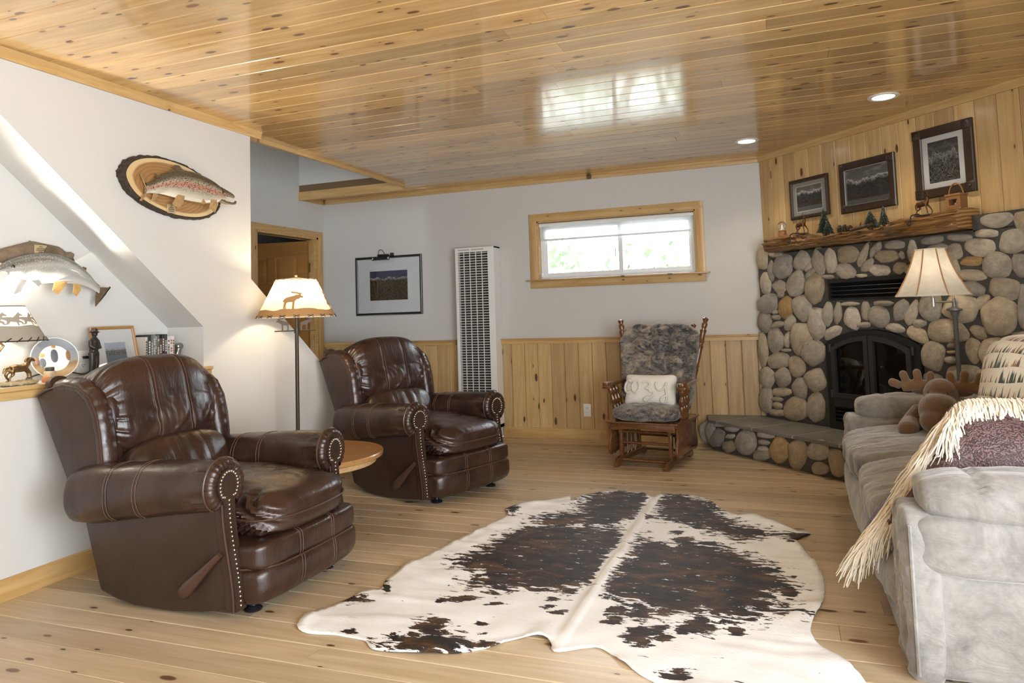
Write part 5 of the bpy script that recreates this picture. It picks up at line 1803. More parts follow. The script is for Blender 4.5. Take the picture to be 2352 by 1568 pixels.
for sg in (-1, 1):
    an = MB()
    an.tube([(.05, sg * .015, .235), (.05, sg * .06, .250), (.045, sg * .11, .255), (.05, sg * .16, .250), (.06, sg * .205, .235)], [.018, .024, .030, .030, .020], 10)
    for k, (y, dy, dz, l) in enumerate(((.055, -.004, .058, .021), (.115, .008, .066, .023), (.175, .022, .056, .023), (.215, .045, .012, .023))):
        an.tube([(.045, sg * y, .245), (.045, sg * (y + dy * .6), .250 + dz * .6), (.047, sg * (y + dy), .250 + dz)], [l * .9, l, l], 10)
        an.sq((.047, sg * (y + dy), .250 + dz), (l * .98, l, l), 2, 6)
    ao = remesh(an.build('antler', 'moose_felt', mo), .006, 3)
    ao.scale = (.9, .80, .9)
    MB().sq((.115, sg * .036, .200), (.007, .007, .009), 2, 5).build('eye', 'black_glide', mo)

# swing arm lamp standing behind the sofa
pbr('lamp_grey', (.20, .20, .205), .4, metal=.6)
def shade_mat(name, col, strength):
    mt, nt, b = nodes_of(name)
    b.inputs['Base Color'].default_value = (*col, 1)
    b.inputs['Roughness'].default_value = .9
    v = obj_coords(nt, (1, 1, 1), False)
    c = ramp(nt, noise_t(nt, v, 14, 4, .65), [(.3, tuple(x * .82 for x in col)), (.7, col)])
    nt.links.new(c, b.inputs['Base Color'])
    tl_ = nt.nodes.new('ShaderNodeBsdfTranslucent')
    nt.links.new(c, tl_.inputs[0])
    mx = nt.nodes.new('ShaderNodeMixShader')
    mx.inputs[0].default_value = strength
    nt.links.new(b.outputs[0], mx.inputs[1])
    nt.links.new(tl_.outputs[0], mx.inputs[2])
    nt.links.new(mx.outputs[0], nt.nodes['Material Output'].inputs[0])
    M[name] = mt
shade_mat('linen_shade', (.84, .80, .72), .45)
shade_mat('hide_shade', (.86, .76, .58), .6)
pbr('braid', (.40, .22, .09), .8)
pbr('bulb_glow', (1, .9, .75), .5, emit=(1, .82, .58), estr=12)
def bulb(loc, parent, power, col=(1, .80, .55), r=.03, name='bulb'):
    b = MB().sq((0, 0, 0), (r, r, r * 1.25), 2, 6).build(name, 'bulb_glow', parent)
    b.location = loc
    d = bpy.data.lights.new('bulb_light', 'POINT')
    d.energy = power
    d.color = col
    d.shadow_soft_size = r * 1.1
    o = bpy.data.objects.new('bulb_light', d)
    link(o, parent)
    o.location = (loc[0], loc[1], loc[2] + r * 2.6)
    return b
LX, LY = .995, 4.935
la = empty('floor_lamp', (LX, LY, .241), 0, 'grey swing arm floor lamp with bell shade standing before the stone wall', 'lamp')
zz = .241
MB().lathe([(.13, 0), (.13, .012), (.12, .02), (.04, .03), (.018, .05), (.015, .08)], 24).build('base', 'lamp_grey', la)
MB().lathe([(.0135, .04), (.0135, .815), (.017, .82), (.022, .835), (.026, .85), (.045, .856), (.046, .866), (.026, .872), (.012, .88), (.009, .925), (.004, .935)], 18).build('pole', 'lamp_grey', la)
ax = Vector((.872 - LX, 4.875 - LY, 0))
MB().tube([(0, 0, .91), (ax.x, ax.y, .91)], .0065, 8).lathe([(.011, .885), (.011, .935)], 10, T(ax.x, ax.y, 0)).tube([(ax.x, ax.y, .88), (ax.x, ax.y, 1.0)], .008, 8).build('swing_arm', 'nickel', la)
MB().tube([(0, 0, .93), (0, 0, .945)], .006, 8).build('finial', 'nickel', la)
prof = [(.216, 0), (.200, .02), (.178, .06), (.155, .10), (.132, .15), (.112, .20), (.096, .25), (.086, .282)]
NS = 8
def shd(i, j):
    f = i * (len(prof) - 1)
    k = min(int(f), len(prof) - 2)
    f -= k
    r_ = prof[k][0] * (1 - f) + prof[k + 1][0] * f
    z = prof[k][1] * (1 - f) + prof[k + 1][1] * f
    seg = j * NS
    a0 = math.floor(seg)
    g = seg - a0
    A_, B2 = 2 * PI * a0 / NS + .2, 2 * PI * (a0 + 1) / NS + .2
    p = Vector((math.cos(A_), math.sin(A_), 0)).lerp(Vector((math.cos(B2), math.sin(B2), 0)), g) * r_
    return Vector((ax.x + p.x, ax.y + p.y, .952 + z))
shd_o = MB().grid(shd, 22, 48, False, True).build('lamp_shade', 'linen_shade', la, True, 18)
for k in range(NS):
    MB().tube([shd(i / 16, k / NS) * 1.0 + Vector((math.cos(2 * PI * k / NS + .2), math.sin(2 * PI * k / NS + .2), 0)) * .002 for i in range(17)], .0042, 6).build('shade_rib', 'braid', shd_o)
for i in (0, 1):
    MB().tube([shd(i, k / 64) for k in range(64)], .0045, 6, False, True).build('shade_trim', 'rope_cord', shd_o)
bulb((ax.x, ax.y, 1.06), la, .25)
# ------------------------------------------------------------------ round side table between the recliners
tb = empty('side_table', (-2.60, 3.435, 0), 0, 'round oak pedestal side table between the two recliners', 'table')
MB().lathe([(.385, .372), (.392, .376), (.394, .396), (.390, .402)], 72).build('table_top', 'oak_top', tb, True, 30)
MB().lathe([(.345, .335), (.352, .340), (.352, .3735)], 60).build('apron', 'oak_pale', tb, True, 30)
MB().lathe([(.05, .05), (.06, .08), (.045, .12), (.035, .2), (.045, .28), (.06, .335)], 24).build('pedestal', 'oak_pale', tb)
for k in range(4):
    o = MB().prism([(.03, .045), (.03, .115), (.14, .105), (.215, .085), (.235, .055), (.232, .015), (.21, .0), (.16, .0), (.12, .03)], -.032, .032, 'y', bev=.01).build('foot', 'oak_pale', tb)
    o.rotation_euler = (0, 0, R(-5 + 90 * k))

# ------------------------------------------------------------------ gas wall heater
ht = empty('wall_heater', (0, 0, 0), 0, 'tall white gas wall heater with slatted grille on the back wall', 'heater')
HY = YB - .165
HZ0, HZ1 = .10, 1.812
hx0, hx1 = -2.955, -2.555
hb_ = MB()
hb_.box(hx0, hx0 + .022, HY + .006, YB - .004, HZ0, HZ1).box(hx1 - .045, hx1, HY + .006, YB - .004, HZ0, HZ1).box(hx0, hx1, HY + .006, YB - .004, HZ1 - .012, HZ1).box(hx0, hx1, HY + .006, YB - .004, HZ0, HZ0 + .03)
hb_.build('cabinet', 'white_enamel', ht, False)
ff = MB()
for a, b, c, d in ((hx0 - .002, hx0 + .028, HZ0, HZ1), (hx1 - .062, hx1 + .002, HZ0, HZ1), (hx0 + .028, hx1 - .062, HZ1 - .045, HZ1), (hx0 + .028, hx1 - .062, HZ0, HZ0 + .12)):
    ff.box(a, b, HY, HY + .012, c, d, .002, 1)
ff.build('front_frame', 'white_enamel', ht)
MB().box(hx0 + .02, hx1 - .04, HY + .06, HY + .065, HZ0 + .03, HZ1 - .02).build('inner_shield', pbr('heater_inside', (.05, .045, .04), .7, metal=.3), ht, False)
gx0, gx1, gz0, gz1 = hx0 + .028, hx1 - .062, HZ0 + .12, HZ1 - .045
ns = 62
sl = MB().box(gx0, gx1, -.006, .006, -.0026, .0026, mat=RX(R(-15))).mesh('slat', False)
sl.materials.append(M['white_enamel'])
for i in range(ns):
    inst('slat', sl, (0, HY + .008, gz0 + (i + .5) * (gz1 - gz0) / ns), parent=ht)
dv = MB().box(-.003, .003, HY + .002, HY + .010, gz0, gz1).mesh('divider', False)
dv.materials.append(M['white_enamel'])
for i in range(1, 5):
    inst('divider', dv, (gx0 + (gx1 - gx0) * i / 5, 0, 0), parent=ht)
for a, b in ((hx0 + .03, hx0 + .15), (hx0 + .17, hx0 + .30)):
    MB().box(a, b, HY - .001, HY, HZ1 - .028, HZ1 - .016).build('label_strip', 'mat_board_grey', ht, False)

# ------------------------------------------------------------------ framed pictures
def uv_quad(name, mat, pts, parent):
    me = new_mesh(name, pts, [(0, 1, 2, 3)])
    uv = me.uv_layers.new(name='UVMap')
    for i, c in enumerate(((0, 0), (1, 0), (1, 1), (0, 1))):
        uv.data[i].uv = c
    me.materials.append(M[mat])
    o = bpy.data.objects.new(name, me)
    return link(o, parent)
def framed(label, mtx, w, h, fw_, depth, frame_mat, mat_m, photo, pw, ph, py=0.0, profile=None, white=None, glass=True, px_=0.0):
    """local: u across, v up, w out of the wall; origin at the picture's centre"""
    fr = empty('framed_picture', (0, 0, 0), 0, label, 'picture')
    fr.matrix_world = mtx
    prof = profile or [(0, 0), (fw_, 0), (fw_, depth * .6), (fw_ * .7, depth * .9), (fw_ * .3, depth), (0, depth * .8)]
    for k in range(4):
        hl = (w if k % 2 == 0 else h) / 2
        ho = (h if k % 2 == 0 else w) / 2
        V, F = [], []
        n = len(prof)
        for e in (-1, 1):
            for a, d in prof:
                V.append((e * (hl - a), -ho + a, d))
        F = [tuple(range(n)), tuple(range(2 * n - 1, n - 1, -1))] + [(i, n + i, n + (i + 1) % n, (i + 1) % n) for i in range(n)]
        mb = MB().add(V, [f[::-1] for f in F])
        o = mb.build('frame_rail' if k % 2 == 0 else 'frame_stile', frame_mat, fr, True, 25)
        o.rotation_euler = (0, 0, k * PI / 2)
    iw, ih = w / 2 - fw_ + .002, h / 2 - fw_ + .002
    z = depth * .35
    mb = MB()
    x0, x1, y0, y1 = px_ - pw / 2, px_ + pw / 2, py - ph / 2, py + ph / 2
    for a, b, c, d in ((-iw, iw, y1, ih), (-iw, iw, -ih, y0), (-iw, x0, y0, y1), (x1, iw, y0, y1)):
        if b - a > .001 and d - c > .001:
            mb.box(a, b, c, d, z - .002, z + .001)
    if mb.v:
        mo_ = mb.build('mat_board', mat_m, fr, False)
    if white:
        b_ = MB()
        e = white
        for a, b, c, d in ((x0, x1, y1 - e, y1), (x0, x1, y0, y0 + e), (x0, x0 + e, y0, y1), (x1 - e, x1, y0, y1)):
            b_.box(a, b, c, d, z - .002, z + .0016)
        b_.build('mat_bevel', 'mat_board', fr, False)
    uv_quad('print', photo, [(x0, y0, z - .0005), (x1, y0, z - .0005), (x1, y1, z - .0005), (x0, y1, z - .0005)], fr)
    if glass:
        MB().box(-iw, iw, -ih, ih, z + .004, z + .005).build('glass_cover', 'glass_clear', fr, False)
    return fr
# black frame with picture lamp on the back wall
bp_ = framed('black framed mountain valley photograph with a wide white mat on the back wall', FB @ T(-3.792, 1.496, .002), .775, .605, .024, .022, pbr('frame_black', (.015, .012, .010), .35), 'mat_board', 'print_valley', .442, .302, .0)
pl_ = empty('picture_lamp', (0, 0, 0), 0, 'small black clip-on picture light on the black frame', 'lamp')
pl_.matrix_world = FB @ T(-3.83, 1.80, .0)
MB().tube([(-.10, -.03, .075), (.08, -.03, .075)], .014, 10).build('lamp_tube', 'black_metal', pl_)
for x in (-.10, .08):
    MB().sq((x, -.03, .075), (.014, .018, .018), 2.2, 6).build('end_cap', 'pewter', pl_)
MB().box(-.07, .05, -.004, .018, .002, .04, .004).box(.075, .105, -.004, .028, .002, .035, .004).build('clip', 'black_metal', pl_)
MB().tube([(-.03 + .035 * math.cos(PI * i / 12), .01 + .055 * math.sin(PI * i / 12), .02 + .02 * math.sin(PI * i / 12)) for i in range(13)], .003, 6).build('lamp_wire', 'black_metal', pl_)
MB().tube([(-.01, .0, .03), (-.01, .01, .06), (-.01, -.02, .075)], .006, 6).build('lamp_neck', 'black_metal', pl_)
# three dark frames over the mantel
framed('smallest dark framed black and white mountain photograph over the mantel', FW @ T(.53, 1.998, .016), .382, .318, .028, .024, 'dark_frame', 'mat_board_grey', 'print_lake', .262, .205, .0, white=.006)
f2 = framed('wide dark framed snowy range photograph hanging over the middle of the mantel', FW @ T(1.06, 2.008, .016), .462, .372, .052, .022, 'dark_frame', 'mat_board', 'print_range', .360, .270, 0, profile=[(0, 0), (.052, 0), (.052, .014), (.046, .020), (.006, .022), (0, .016)], white=.004)
f3 = framed('tall dark framed rock tower photograph with white mat over the mantel', FW @ T(1.637, 2.058, .016), .40, .460, .060, .024, 'dark_frame', 'mat_board', 'print_tower', .205, .270, .0, profile=[(0, 0), (.06, 0), (.06, .016), (.054, .022), (.006, .024), (0, .018)])
for f_, w_, h_ in ((f3, .40, .46), (f2, .462, .372)):
    for sx in (-1, 1):
        for sy in (-1, 1):
            o = MB().box(-.032, .032, -.032, .032, .0205, .0275, .003).sq((0, .006, .03), (.010, .008, .004), 2, 4).build('corner_plate', 'dark_frame', f_)
            o.location = (sx * (w_ / 2 - .032), sy * (h_ / 2 - .032), 0)
            o.scale = (.95, .95, 1) if f_ is f3 else (.8, .8, .9)

# ------------------------------------------------------------------ moose floor lamp beside the stairs
pbr('iron_brown', (.055, .042, .030), .5, metal=.5)
pbr('cutout_brown', (.42, .23, .085), .85)
LM = Vector((-2.955, 3.745, 0))
lm = empty('floor_lamp', LM, 0, 'iron floor lamp with moose silhouette hide shade by the sloping stair wall', 'lamp')
MB().lathe([(.13, 0), (.13, .012), (.05, .022), (.02, .04), (.012, .06)], 28).build('base', 'iron_brown', lm)
MB().tube([(0, 0, .03), (0, 0, 1.30)], .0125, 10).build('pole', 'iron_brown', lm)
view = Vector((-LM.x, -LM.y, 0)).normalized()       # towards the room's viewer side
across = Vector((-view.y, view.x, 0))
SZ0, SZ1, SR0, SR1 = 1.192, 1.432, .243, .126
def cone(a, s, off=0.0):
    """a = angle from the front, s = 0 bottom .. 1 top"""
    r_ = SR0 + (SR1 - SR0) * s + off
    d = view * math.cos(a) + across * math.sin(a)
    return Vector((d.x * r_, d.y * r_, SZ0 + (SZ1 - SZ0) * s))
sh = MB().grid(lambda i, j: cone(2 * PI * j, i), 8, 64, False, True).build('lamp_shade', 'hide_shade', lm, True, 60)
def on_cone(poly, parent, mat, name, off=.0025, scale=1.0, a0=0.0, s0=0.0, ww=1.0):
    """flat outline (metres across, up) wrapped on the shade"""
    vs, _, fs, *_ = geometry.delaunay_2d_cdt([Vector((x * scale, y * scale)) for x, y in poly], [(i, (i + 1) % len(poly)) for i in range(len(poly))], [], 1, 1e-6)
    V = []
    hgt = math.hypot(SZ1 - SZ0, SR0 - SR1)
    for v in vs:
        s = s0 + v.y / hgt
        r_ = SR0 + (SR1 - SR0) * s
        V.append(cone(a0 + v.x / r_, s, off))
    return MB().add(V, [tuple(f) for f in fs]).build(name, mat, parent, False)
MOOSE = [(-.062, .0), (-.058, .035), (-.056, .055), (-.066, .06), (-.058, .078), (-.04, .09), (-.015, .096), (.01, .104), (.02, .110), (.03, .108), (.035, .112), (.018, .118), (-.012, .122), (-.016, .133), (-.010, .138), (-.006, .130), (.004, .136), (.006, .128), (.016, .134), (.018, .126), (.028, .131), (.030, .122), (.038, .127), (.042, .119), (.052, .124), (.052, .114), (.046, .108), (.048, .102), (.060, .098), (.062, .088), (.055, .086), (.044, .088), (.036, .078), (.032, .074), (.028, .080), (.018, .070), (.010, .058), (.008, .02), (.010, .0), (-.006, .0), (-.004, .03), (-.004, .055), (-.030, .055), (-.042, .045), (-.045, .02), (-.040, .0), (-.050, .0), (-.052, .02), (-.055, .0)]
on_cone([(x * 1.0, y) for x, y in MOOSE], sh, 'cutout_brown', 'moose_cutout', .003, .95, -.10, .19)
N_ = 96
hill = MB()
V, F = [], []
for k in range(N_):
    a = 2 * PI * k / N_
    t = .19 + .05 * nz(math.cos(a) * 2, math.sin(a) * 2, 3) + (.02 if abs(math.sin(a)) < .5 else 0)
    V += [cone(a, .0, .002), cone(a, t, .002)]
for k in range(N_):
    j = (k + 1) % N_
    F.append((2 * k, 2 * j, 2 * j + 1, 2 * k + 1))
hill.add(V, F).build('hill_cutout', 'cutout_brown', sh, False)
tree = [(.0, .0), (.01, .0), (.012, .02), (.03, .025), (.012, .045), (.022, .05), (.008, .07), (.016, .075), (.0, .10), (-.016, .075), (-.008, .07), (-.022, .05), (-.012, .045), (-.03, .025), (-.012, .02), (-.01, .0)]
on_cone([(x, y * 1.6) for x, y in tree], sh, 'cutout_brown', 'tree_cutout', .003, 1.0, 1.25, .17)
lac = MB()
for k in range(18):
    a = 2 * PI * k / 18
    for sg in (-1, 1):
        lac.tube([cone(a - sg * .075, -.005, .004), cone(a + sg * .075, .055, .004)], .0022, 5)
for k in range(16):
    a = 2 * PI * k / 16
    for sg in (-1, 1):
        lac.tube([cone(a - sg * .19, 1.0, .004), cone(a, .94, .004)], .0018, 5)
o = lac.build('lacing', 'iron_brown', sh); o['kind'] = 'stuff'
MB().tube([cone(2 * PI * k / 64, 0) for k in range(64)], .0035, 6, False, True).tube([cone(2 * PI * k / 48, 1) for k in range(48)], .003, 6, False, True).build('shade_ring', 'rope_cord', sh)
MB().tube([(0, 0, 1.28), (0, 0, 1.452)], .004, 6).sq((0, 0, 1.462), (.011, .011, .011), 2, 6).tube([cone(PI / 2, 1), Vector((0, 0, 1.447)), cone(-PI / 2, 1)], .002, 5).build('finial', 'brass_dark', lm)
bulb((0, 0, 1.30), lm, 10, (1, .78, .50), .028)
# little iron moose on the cross bar
MB().tube([across * -.135 + Vector((0, 0, 1.105)), across * .115 + Vector((0, 0, 1.105))], .0042, 6).lathe([(.017, 1.09), (.017, 1.12)], 10).build('cross_bar', 'iron_brown', lm)
for sg, off in ((-1, -.085), (1, .06)):
    vs, _, fs, *_ = geometry.delaunay_2d_cdt([Vector((x * .62 * sg, y * .62)) for x, y in MOOSE], [(i, (i + 1) % len(MOOSE)) for i in range(len(MOOSE))], [], 1, 1e-6)
    mb = MB()
    n = len(vs)
    th = view * .003
    V = [across * (off + v.x) + Vector((0, 0, 1.108 + v.y)) + th for v in vs] + [across * (off + v.x) + Vector((0, 0, 1.108 + v.y)) - th for v in vs]
    be = {}
    F = [tuple(f) for f in fs]
    for f in F:
        for i in range(3):
            be[(f[i], f[(i + 1) % 3])] = 1
    F2 = F + [tuple(i + n for i in f[::-1]) for f in F] + [(b, a, a + n, b + n) for a, b in be if (b, a) not in be]
    mb.add(V, F2).build('moose_figure', 'iron_brown', lm, False)
# ------------------------------------------------------------------ things in the niche and on the left wall
LZ = NZ
# mounted rainbow trout on a log slice
def fish_mat(name, back, side, belly, stripe, spot, spot_scale, spot_amt, light_spots=False):
    mt, nt, b = nodes_of(name)
    v = obj_coords(nt, (1, 1, 1), False)
    sx = nt.nodes.new('ShaderNodeSeparateXYZ')
    nt.links.new(v, sx.inputs[0])
    h = sx.outputs[2]
    at = nt.nodes.new('ShaderNodeAttribute')
    at.attribute_name = 'hgt'
    hh = at.outputs['Fac']
    c = ramp(nt, hh, [(0.0, belly), (0.32, side), (0.48, stripe), (0.60, side), (0.78, back), (1.0, back)])
    vo = nt.nodes.new('ShaderNodeTexVoronoi')
    vo.inputs['Scale'].default_value = spot_scale
    nt.links.new(v, vo.inputs['Vector'])
    m_ = math_n(nt, 'MULTIPLY', ramp(nt, vo.outputs['Distance'], [(spot_amt - .02, 1.0), (spot_amt + .02, 0.0)]), ramp(nt, hh, [(0.18, 0.0), (0.4, 1.0)]))
    c = mix(nt, m_, c, spot)
    nt.links.new(c, b.inputs['Base Color'])
    b.inputs['Roughness'].default_value = .28
    b.inputs['Coat Weight'].default_value = .5
    M[name] = mt
fish_mat('rainbow_skin', (.075, .065, .045), (.36, .31, .23), (.62, .57, .48), (.42, .17, .12), (.03, .026, .02), 130, .36)
fish_mat('lake_skin', (.13, .13, .115), (.38, .38, .355), (.70, .70, .68), (.34, .34, .315), (.62, .61, .56), 110, .20)
pbr('fin', (.35, .22, .10), .4, alpha=1.0, var=.3, vscale=30)
pbr('fin_dark', (.12, .085, .05), .4, var=.3, vscale=30)
pbr('fin_orange', (.50, .30, .10), .4, var=.3, vscale=20)
pbr('brass_plate', (.52, .42, .24), .4, metal=.4)
pbr('plate_text', (.06, .045, .02), .6)
def fish(parent, stations, mat, name='fish_body'):
    """stations = (y, z, half height, half depth, x) along the body in world-aligned local space: y along the wall, x out of the wall"""
    n = len(stations)
    K = 24
    hg = []
    def fn(i, j):
        f = i * (n - 1)
        k = min(int(f), n - 2)
        t = f - k
        a = [stations[max(k - 1, 0)], stations[k], stations[k + 1], stations[min(k + 2, n - 1)]]
        q = [.5 * ((2 * a[1][c]) + (a[2][c] - a[0][c]) * t + (2 * a[0][c] - 5 * a[1][c] + 4 * a[2][c] - a[3][c]) * t * t + (3 * a[1][c] - a[0][c] - 3 * a[2][c] + a[3][c]) * t ** 3) for c in range(5)]
        an = 2 * PI * j
        hg.append(.5 + .5 * math.sin(an))
        return Vector((q[4] + q[3] * math.cos(an), q[0], q[1] + q[2] * math.sin(an)))
    mb = MB().grid(fn, 44, K, False, True)
    o = mb.build(name, mat, parent, True, 70)
    at = o.data.attributes.new('hgt', 'FLOAT', 'POINT')
    at.data.foreach_set('value', hg)
    return o
def fin(parent, pts, mat, x=0.0, th=.003, name='fin', sway=0.0):
    """outline (y,z) at distance x from the wall"""
    n = len(pts)
    V = [(x + th + sway * i / n, a, b) for i, (a, b) in enumerate(pts)] + [(x - th + sway * i / n, a, b) for i, (a, b) in enumerate(pts)]
    F = [tuple(range(n)), tuple(range(2 * n - 1, n - 1, -1))] + [(i, n + i, n + (i + 1) % n, (i + 1) % n) for i in range(n)]
    return MB().add(V, F).build(name, mat, parent, False)

def slice_mat():
    mt, nt, b = nodes_of('log_slice')
    v = obj_coords(nt, (1, .58, 1), False, (0, .05, .0))
    sp = nt.nodes.new('ShaderNodeVectorMath'); sp.operation = 'LENGTH'
    nt.links.new(v, sp.inputs[0])
    n = noise_t(nt, v, 7, 3, .5)
    d = math_n(nt, 'ADD', sp.outputs['Value'], math_n(nt, 'MULTIPLY', n, .02))
    w = math_n(nt, 'SINE', math_n(nt, 'MULTIPLY', d, 420))
    c = ramp(nt, w, [(0.0, (.34, .19, .075)), (1.0, (.27, .14, .05))])
    at = nt.nodes.new('ShaderNodeAttribute'); at.attribute_name = 'rim'
    c = mix(nt, ramp(nt, at.outputs['Fac'], [(.86, 0.0), (.90, 1.0)]), c, (.60, .44, .23))
    nt.links.new(c, b.inputs['Base Color'])
    b.inputs['Roughness'].default_value = .35
    M['log_slice'] = mt
slice_mat()
pbr('bark', (.050, .034, .022), .9, var=.4, vscale=40, bmp=1.0, bscale=60, bdist=.02)
fm = empty('trout_mount', (XL, 3.03, 1.94), 0, 'rainbow trout mounted on an oval log slice on the white wall', 'fish mount')
K = 72
def oval(a, s):
    r_ = 1 + .025 * nz(math.cos(a) * 2, math.sin(a) * 2, 5)
    y, z = .345 * math.cos(a) * s * r_, .158 * math.sin(a) * s * r_
    th = R(-7)
    return y * math.cos(th) - z * math.sin(th), y * math.sin(th) + z * math.cos(th)
V, F, rimv = [(.042, 0, 0)], [], [0]
for s in (.3, .6, .8, .93):
    for k in range(K):
        y, z = oval(2 * PI * k / K, s)
        V.append((.042, y, z)); rimv.append(s / .93)
for k in range(K):
    F.append((0, 1 + k, 1 + (k + 1) % K))
for q_ in range(3):
    for k in range(K):
        a, b = 1 + q_ * K, 1 + (q_ + 1) * K
        F.append((a + k, b + k, b + (k + 1) % K, a + (k + 1) % K))
sl_ = MB().add(V, F).build('log_slice', 'log_slice', fm, False)
at = sl_.data.attributes.new('rim', 'FLOAT', 'POINT'); at.data.foreach_set('value', rimv)
def barkf(i, j):
    a = 2 * PI * i
    prof = [(.93, .042), (.965, .046), (1.0, .036), (1.02, .015), (1.0, .001), (.93, .001)]
    f = j * 5
    k = min(int(f), 4)
    f -= k
    s = prof[k][0] * (1 - f) + prof[k + 1][0] * f
    x = prof[k][1] * (1 - f) + prof[k + 1][1] * f
    rough = smooth01((s - .935) / .03)
    s += rough * (.035 * nz(a * 9, x * 60, 2) + .02 * nz(a * 25, x * 90, 7))
    y, z = oval(a, s)
    return Vector((x, y, z))
MB().grid(barkf, 150, 16, True, False).build('bark_rim', 'bark', fm, True, 80)
fb2 = fish(fm, [(-.225, -.035, .030, .008, .07), (-.19, -.025, .032, .014, .075), (-.13, .0, .056, .028, .085), (-.05, .014, .080, .038, .10), (.05, .014, .086, .042, .11), (.13, .006, .078, .040, .12), (.19, .0, .062, .034, .13), (.235, -.008, .042, .028, .137), (.262, -.012, .026, .02, .142), (.272, -.012, .001, .001, .143)], 'rainbow_skin')
# hooked jaws, fins, plaque
MB().tube([(.142, .225, .012), (.147, .275, .004), (.150, .315, -.004), (.150, .330, -.012)], [.026, .018, .012, .007], 10).build('upper_jaw', 'fin_dark', fm)
MB().tube([(.140, .225, -.038), (.146, .27, -.052), (.150, .32, -.052), (.150, .338, -.046), (.150, .345, -.034)], [.018, .010, .007, .008, .006], 10).build('lower_jaw', 'fin_dark', fm)
MB().sq((.165, .228, .004), (.006, .007, .007), 2, 6).build('eye', 'black_glide', fm)
fin(fm, [(-.215, -.04), (-.255, .035), (-.240, .045), (-.222, .0), (-.215, -.03)], 'fin', .07, name='tail_fin', sway=-.02)
fin(fm, [(-.215, -.04), (-.258, -.105), (-.243, -.105), (-.215, -.075), (-.20, -.045)], 'fin', .07, name='tail_fin', sway=-.02)
fin(fm, [(-.055, .078), (-.065, .118), (-.035, .122), (-.005, .098), (.01, .084)], 'fin_dark', .10, name='dorsal_fin')
fin(fm, [(-.165, .03), (-.178, .052), (-.160, .045), (-.15, .035)], 'fin_dark', .085, name='adipose_fin')
fin(fm, [(-.185, -.055), (-.20, -.10), (-.18, -.095), (-.16, -.062)], 'fin', .085, name='anal_fin')
fin(fm, [(-.06, -.05), (-.10, -.105), (-.06, -.125), (-.035, -.095), (-.03, -.055)], 'fin', .12, name='pelvic_fin', sway=.02)
fin(fm, [(.15, -.05), (.135, -.10), (.17, -.125), (.18, -.09), (.175, -.05)], 'fin', .15, name='pectoral_fin', sway=.02)
fin(fm, [(.10, -.052), (.085, -.085), (.115, -.08)], 'fin', .14, name='pectoral_fin', sway=.01)
pq = MB().box(.0425, .046, -.062, -.006, -.145, -.095, .001, 1).build('plaque', 'brass_plate', fm)
tx = MB()
for k, (w_, z) in enumerate(((.006, -.104), (.014, -.113), (.02, -.123), (.018, -.133))):
    tx.box(.0458, .0463, -.034 - w_, -.034 + w_, z - .002, z + .002)
tx.build('engraving', 'plate_text', pq, False)

# lake trout on driftwood in the niche
lf = empty('lake_trout_mount', (NXB, 2.525, 1.46), 0, 'silver lake trout mounted over driftwood on the niche wall', 'fish mount')
lf.scale = (1, .88, 1)
pbr('driftwood', (.16, .115, .075), .85, var=.4, vscale=14, bmp=.7, bscale=25, bdist=.02)
S_ = [(-.372, -.022, .001, .001, .112), (-.352, -.02, .022, .02, .11), (-.31, -.015, .048, .034, .105), (-.24, -.005, .066, .045, .10), (-.13, .01, .076, .052, .10), (-.02, .012, .072, .05, .10), (.08, -.005, .058, .04, .095), (.17, -.035, .038, .026, .085), (.235, -.07, .024, .016, .075), (.265, -.085, .024, .010, .07)]
fish(lf, S_, 'lake_skin')
MB().tube([(.115, -.33, -.035), (.135, -.37, -.06), (.14, -.40, -.06)], [.03, .022, .012], 10).build('lower_jaw', 'lake_skin', lf)
MB().sq((.145, -.298, .008), (.006, .009, .009), 2, 6).build('eye', 'black_glide', lf)
fin(lf, [(.255, -.075), (.345, -.075), (.34, -.07), (.31, -.115), (.275, -.15), (.245, -.178), (.243, -.14), (.25, -.10)], 'fin_dark', .07, name='tail_fin')
fin(lf, [(-.10, .08), (-.085, .115), (-.06, .128), (-.03, .11), (-.01, .082)], 'fin_dark', .10, name='dorsal_fin')
fin(lf, [(.135, .012), (.15, .03), (.17, .025), (.165, .005)], 'fin_dark', .085, name='adipose_fin')
fin(lf, [(.085, -.055), (.08, -.11), (.10, -.125), (.125, -.095), (.125, -.05)], 'fin_orange', .095, name='anal_fin')
fin(lf, [(-.06, -.055), (-.075, -.10), (-.05, -.12), (-.02, -.09), (-.01, -.055)], 'fin_orange', .13, name='pelvic_fin', sway=.02)
fin(lf, [(-.025, -.055), (-.02, -.08), (.01, -.075), (.02, -.055)], 'fin_orange', .12, name='pelvic_fin')
fin(lf, [(-.25, -.05), (-.285, -.10), (-.30, -.125), (-.265, -.11), (-.235, -.055)], 'mat_board_grey', .14, name='pectoral_fin', sway=.02)
fin(lf, [(-.21, -.055), (-.17, -.085), (-.15, -.07), (-.165, -.05)], 'mat_board_grey', .15, name='pectoral_fin')
dw_ = MB()
dw_.tube([(.03, -.40, .03), (.035, -.25, .065), (.04, -.12, .10), (.035, .02, .09), (.03, .12, .05)], [.03, .045, .05, .045, .03], 10)
dw_.tube([(.045, -.02, .10), (.05, .03, .07), (.05, .06, .04)], [.02, .025, .02], 8)
dw_.tube([(.05, .03, .04), (.05, .045, .12)], [.012, .009], 8)
dw_.tube([(.04, .05, .06), (.06, .09, .085), (.06, .10, .10)], [.02, .022, .018], 8)
dw_.tube([(.04, .03, .045), (.06, .11, .04)], [.014, .012], 8)
remesh(dw_.build('driftwood', 'driftwood', lf), .008, 2)
pq = MB().box(.088, .092, -.145, -.075, .085, .125, .001, 1).build('plaque', 'brass_plate', lf)
tx = MB()
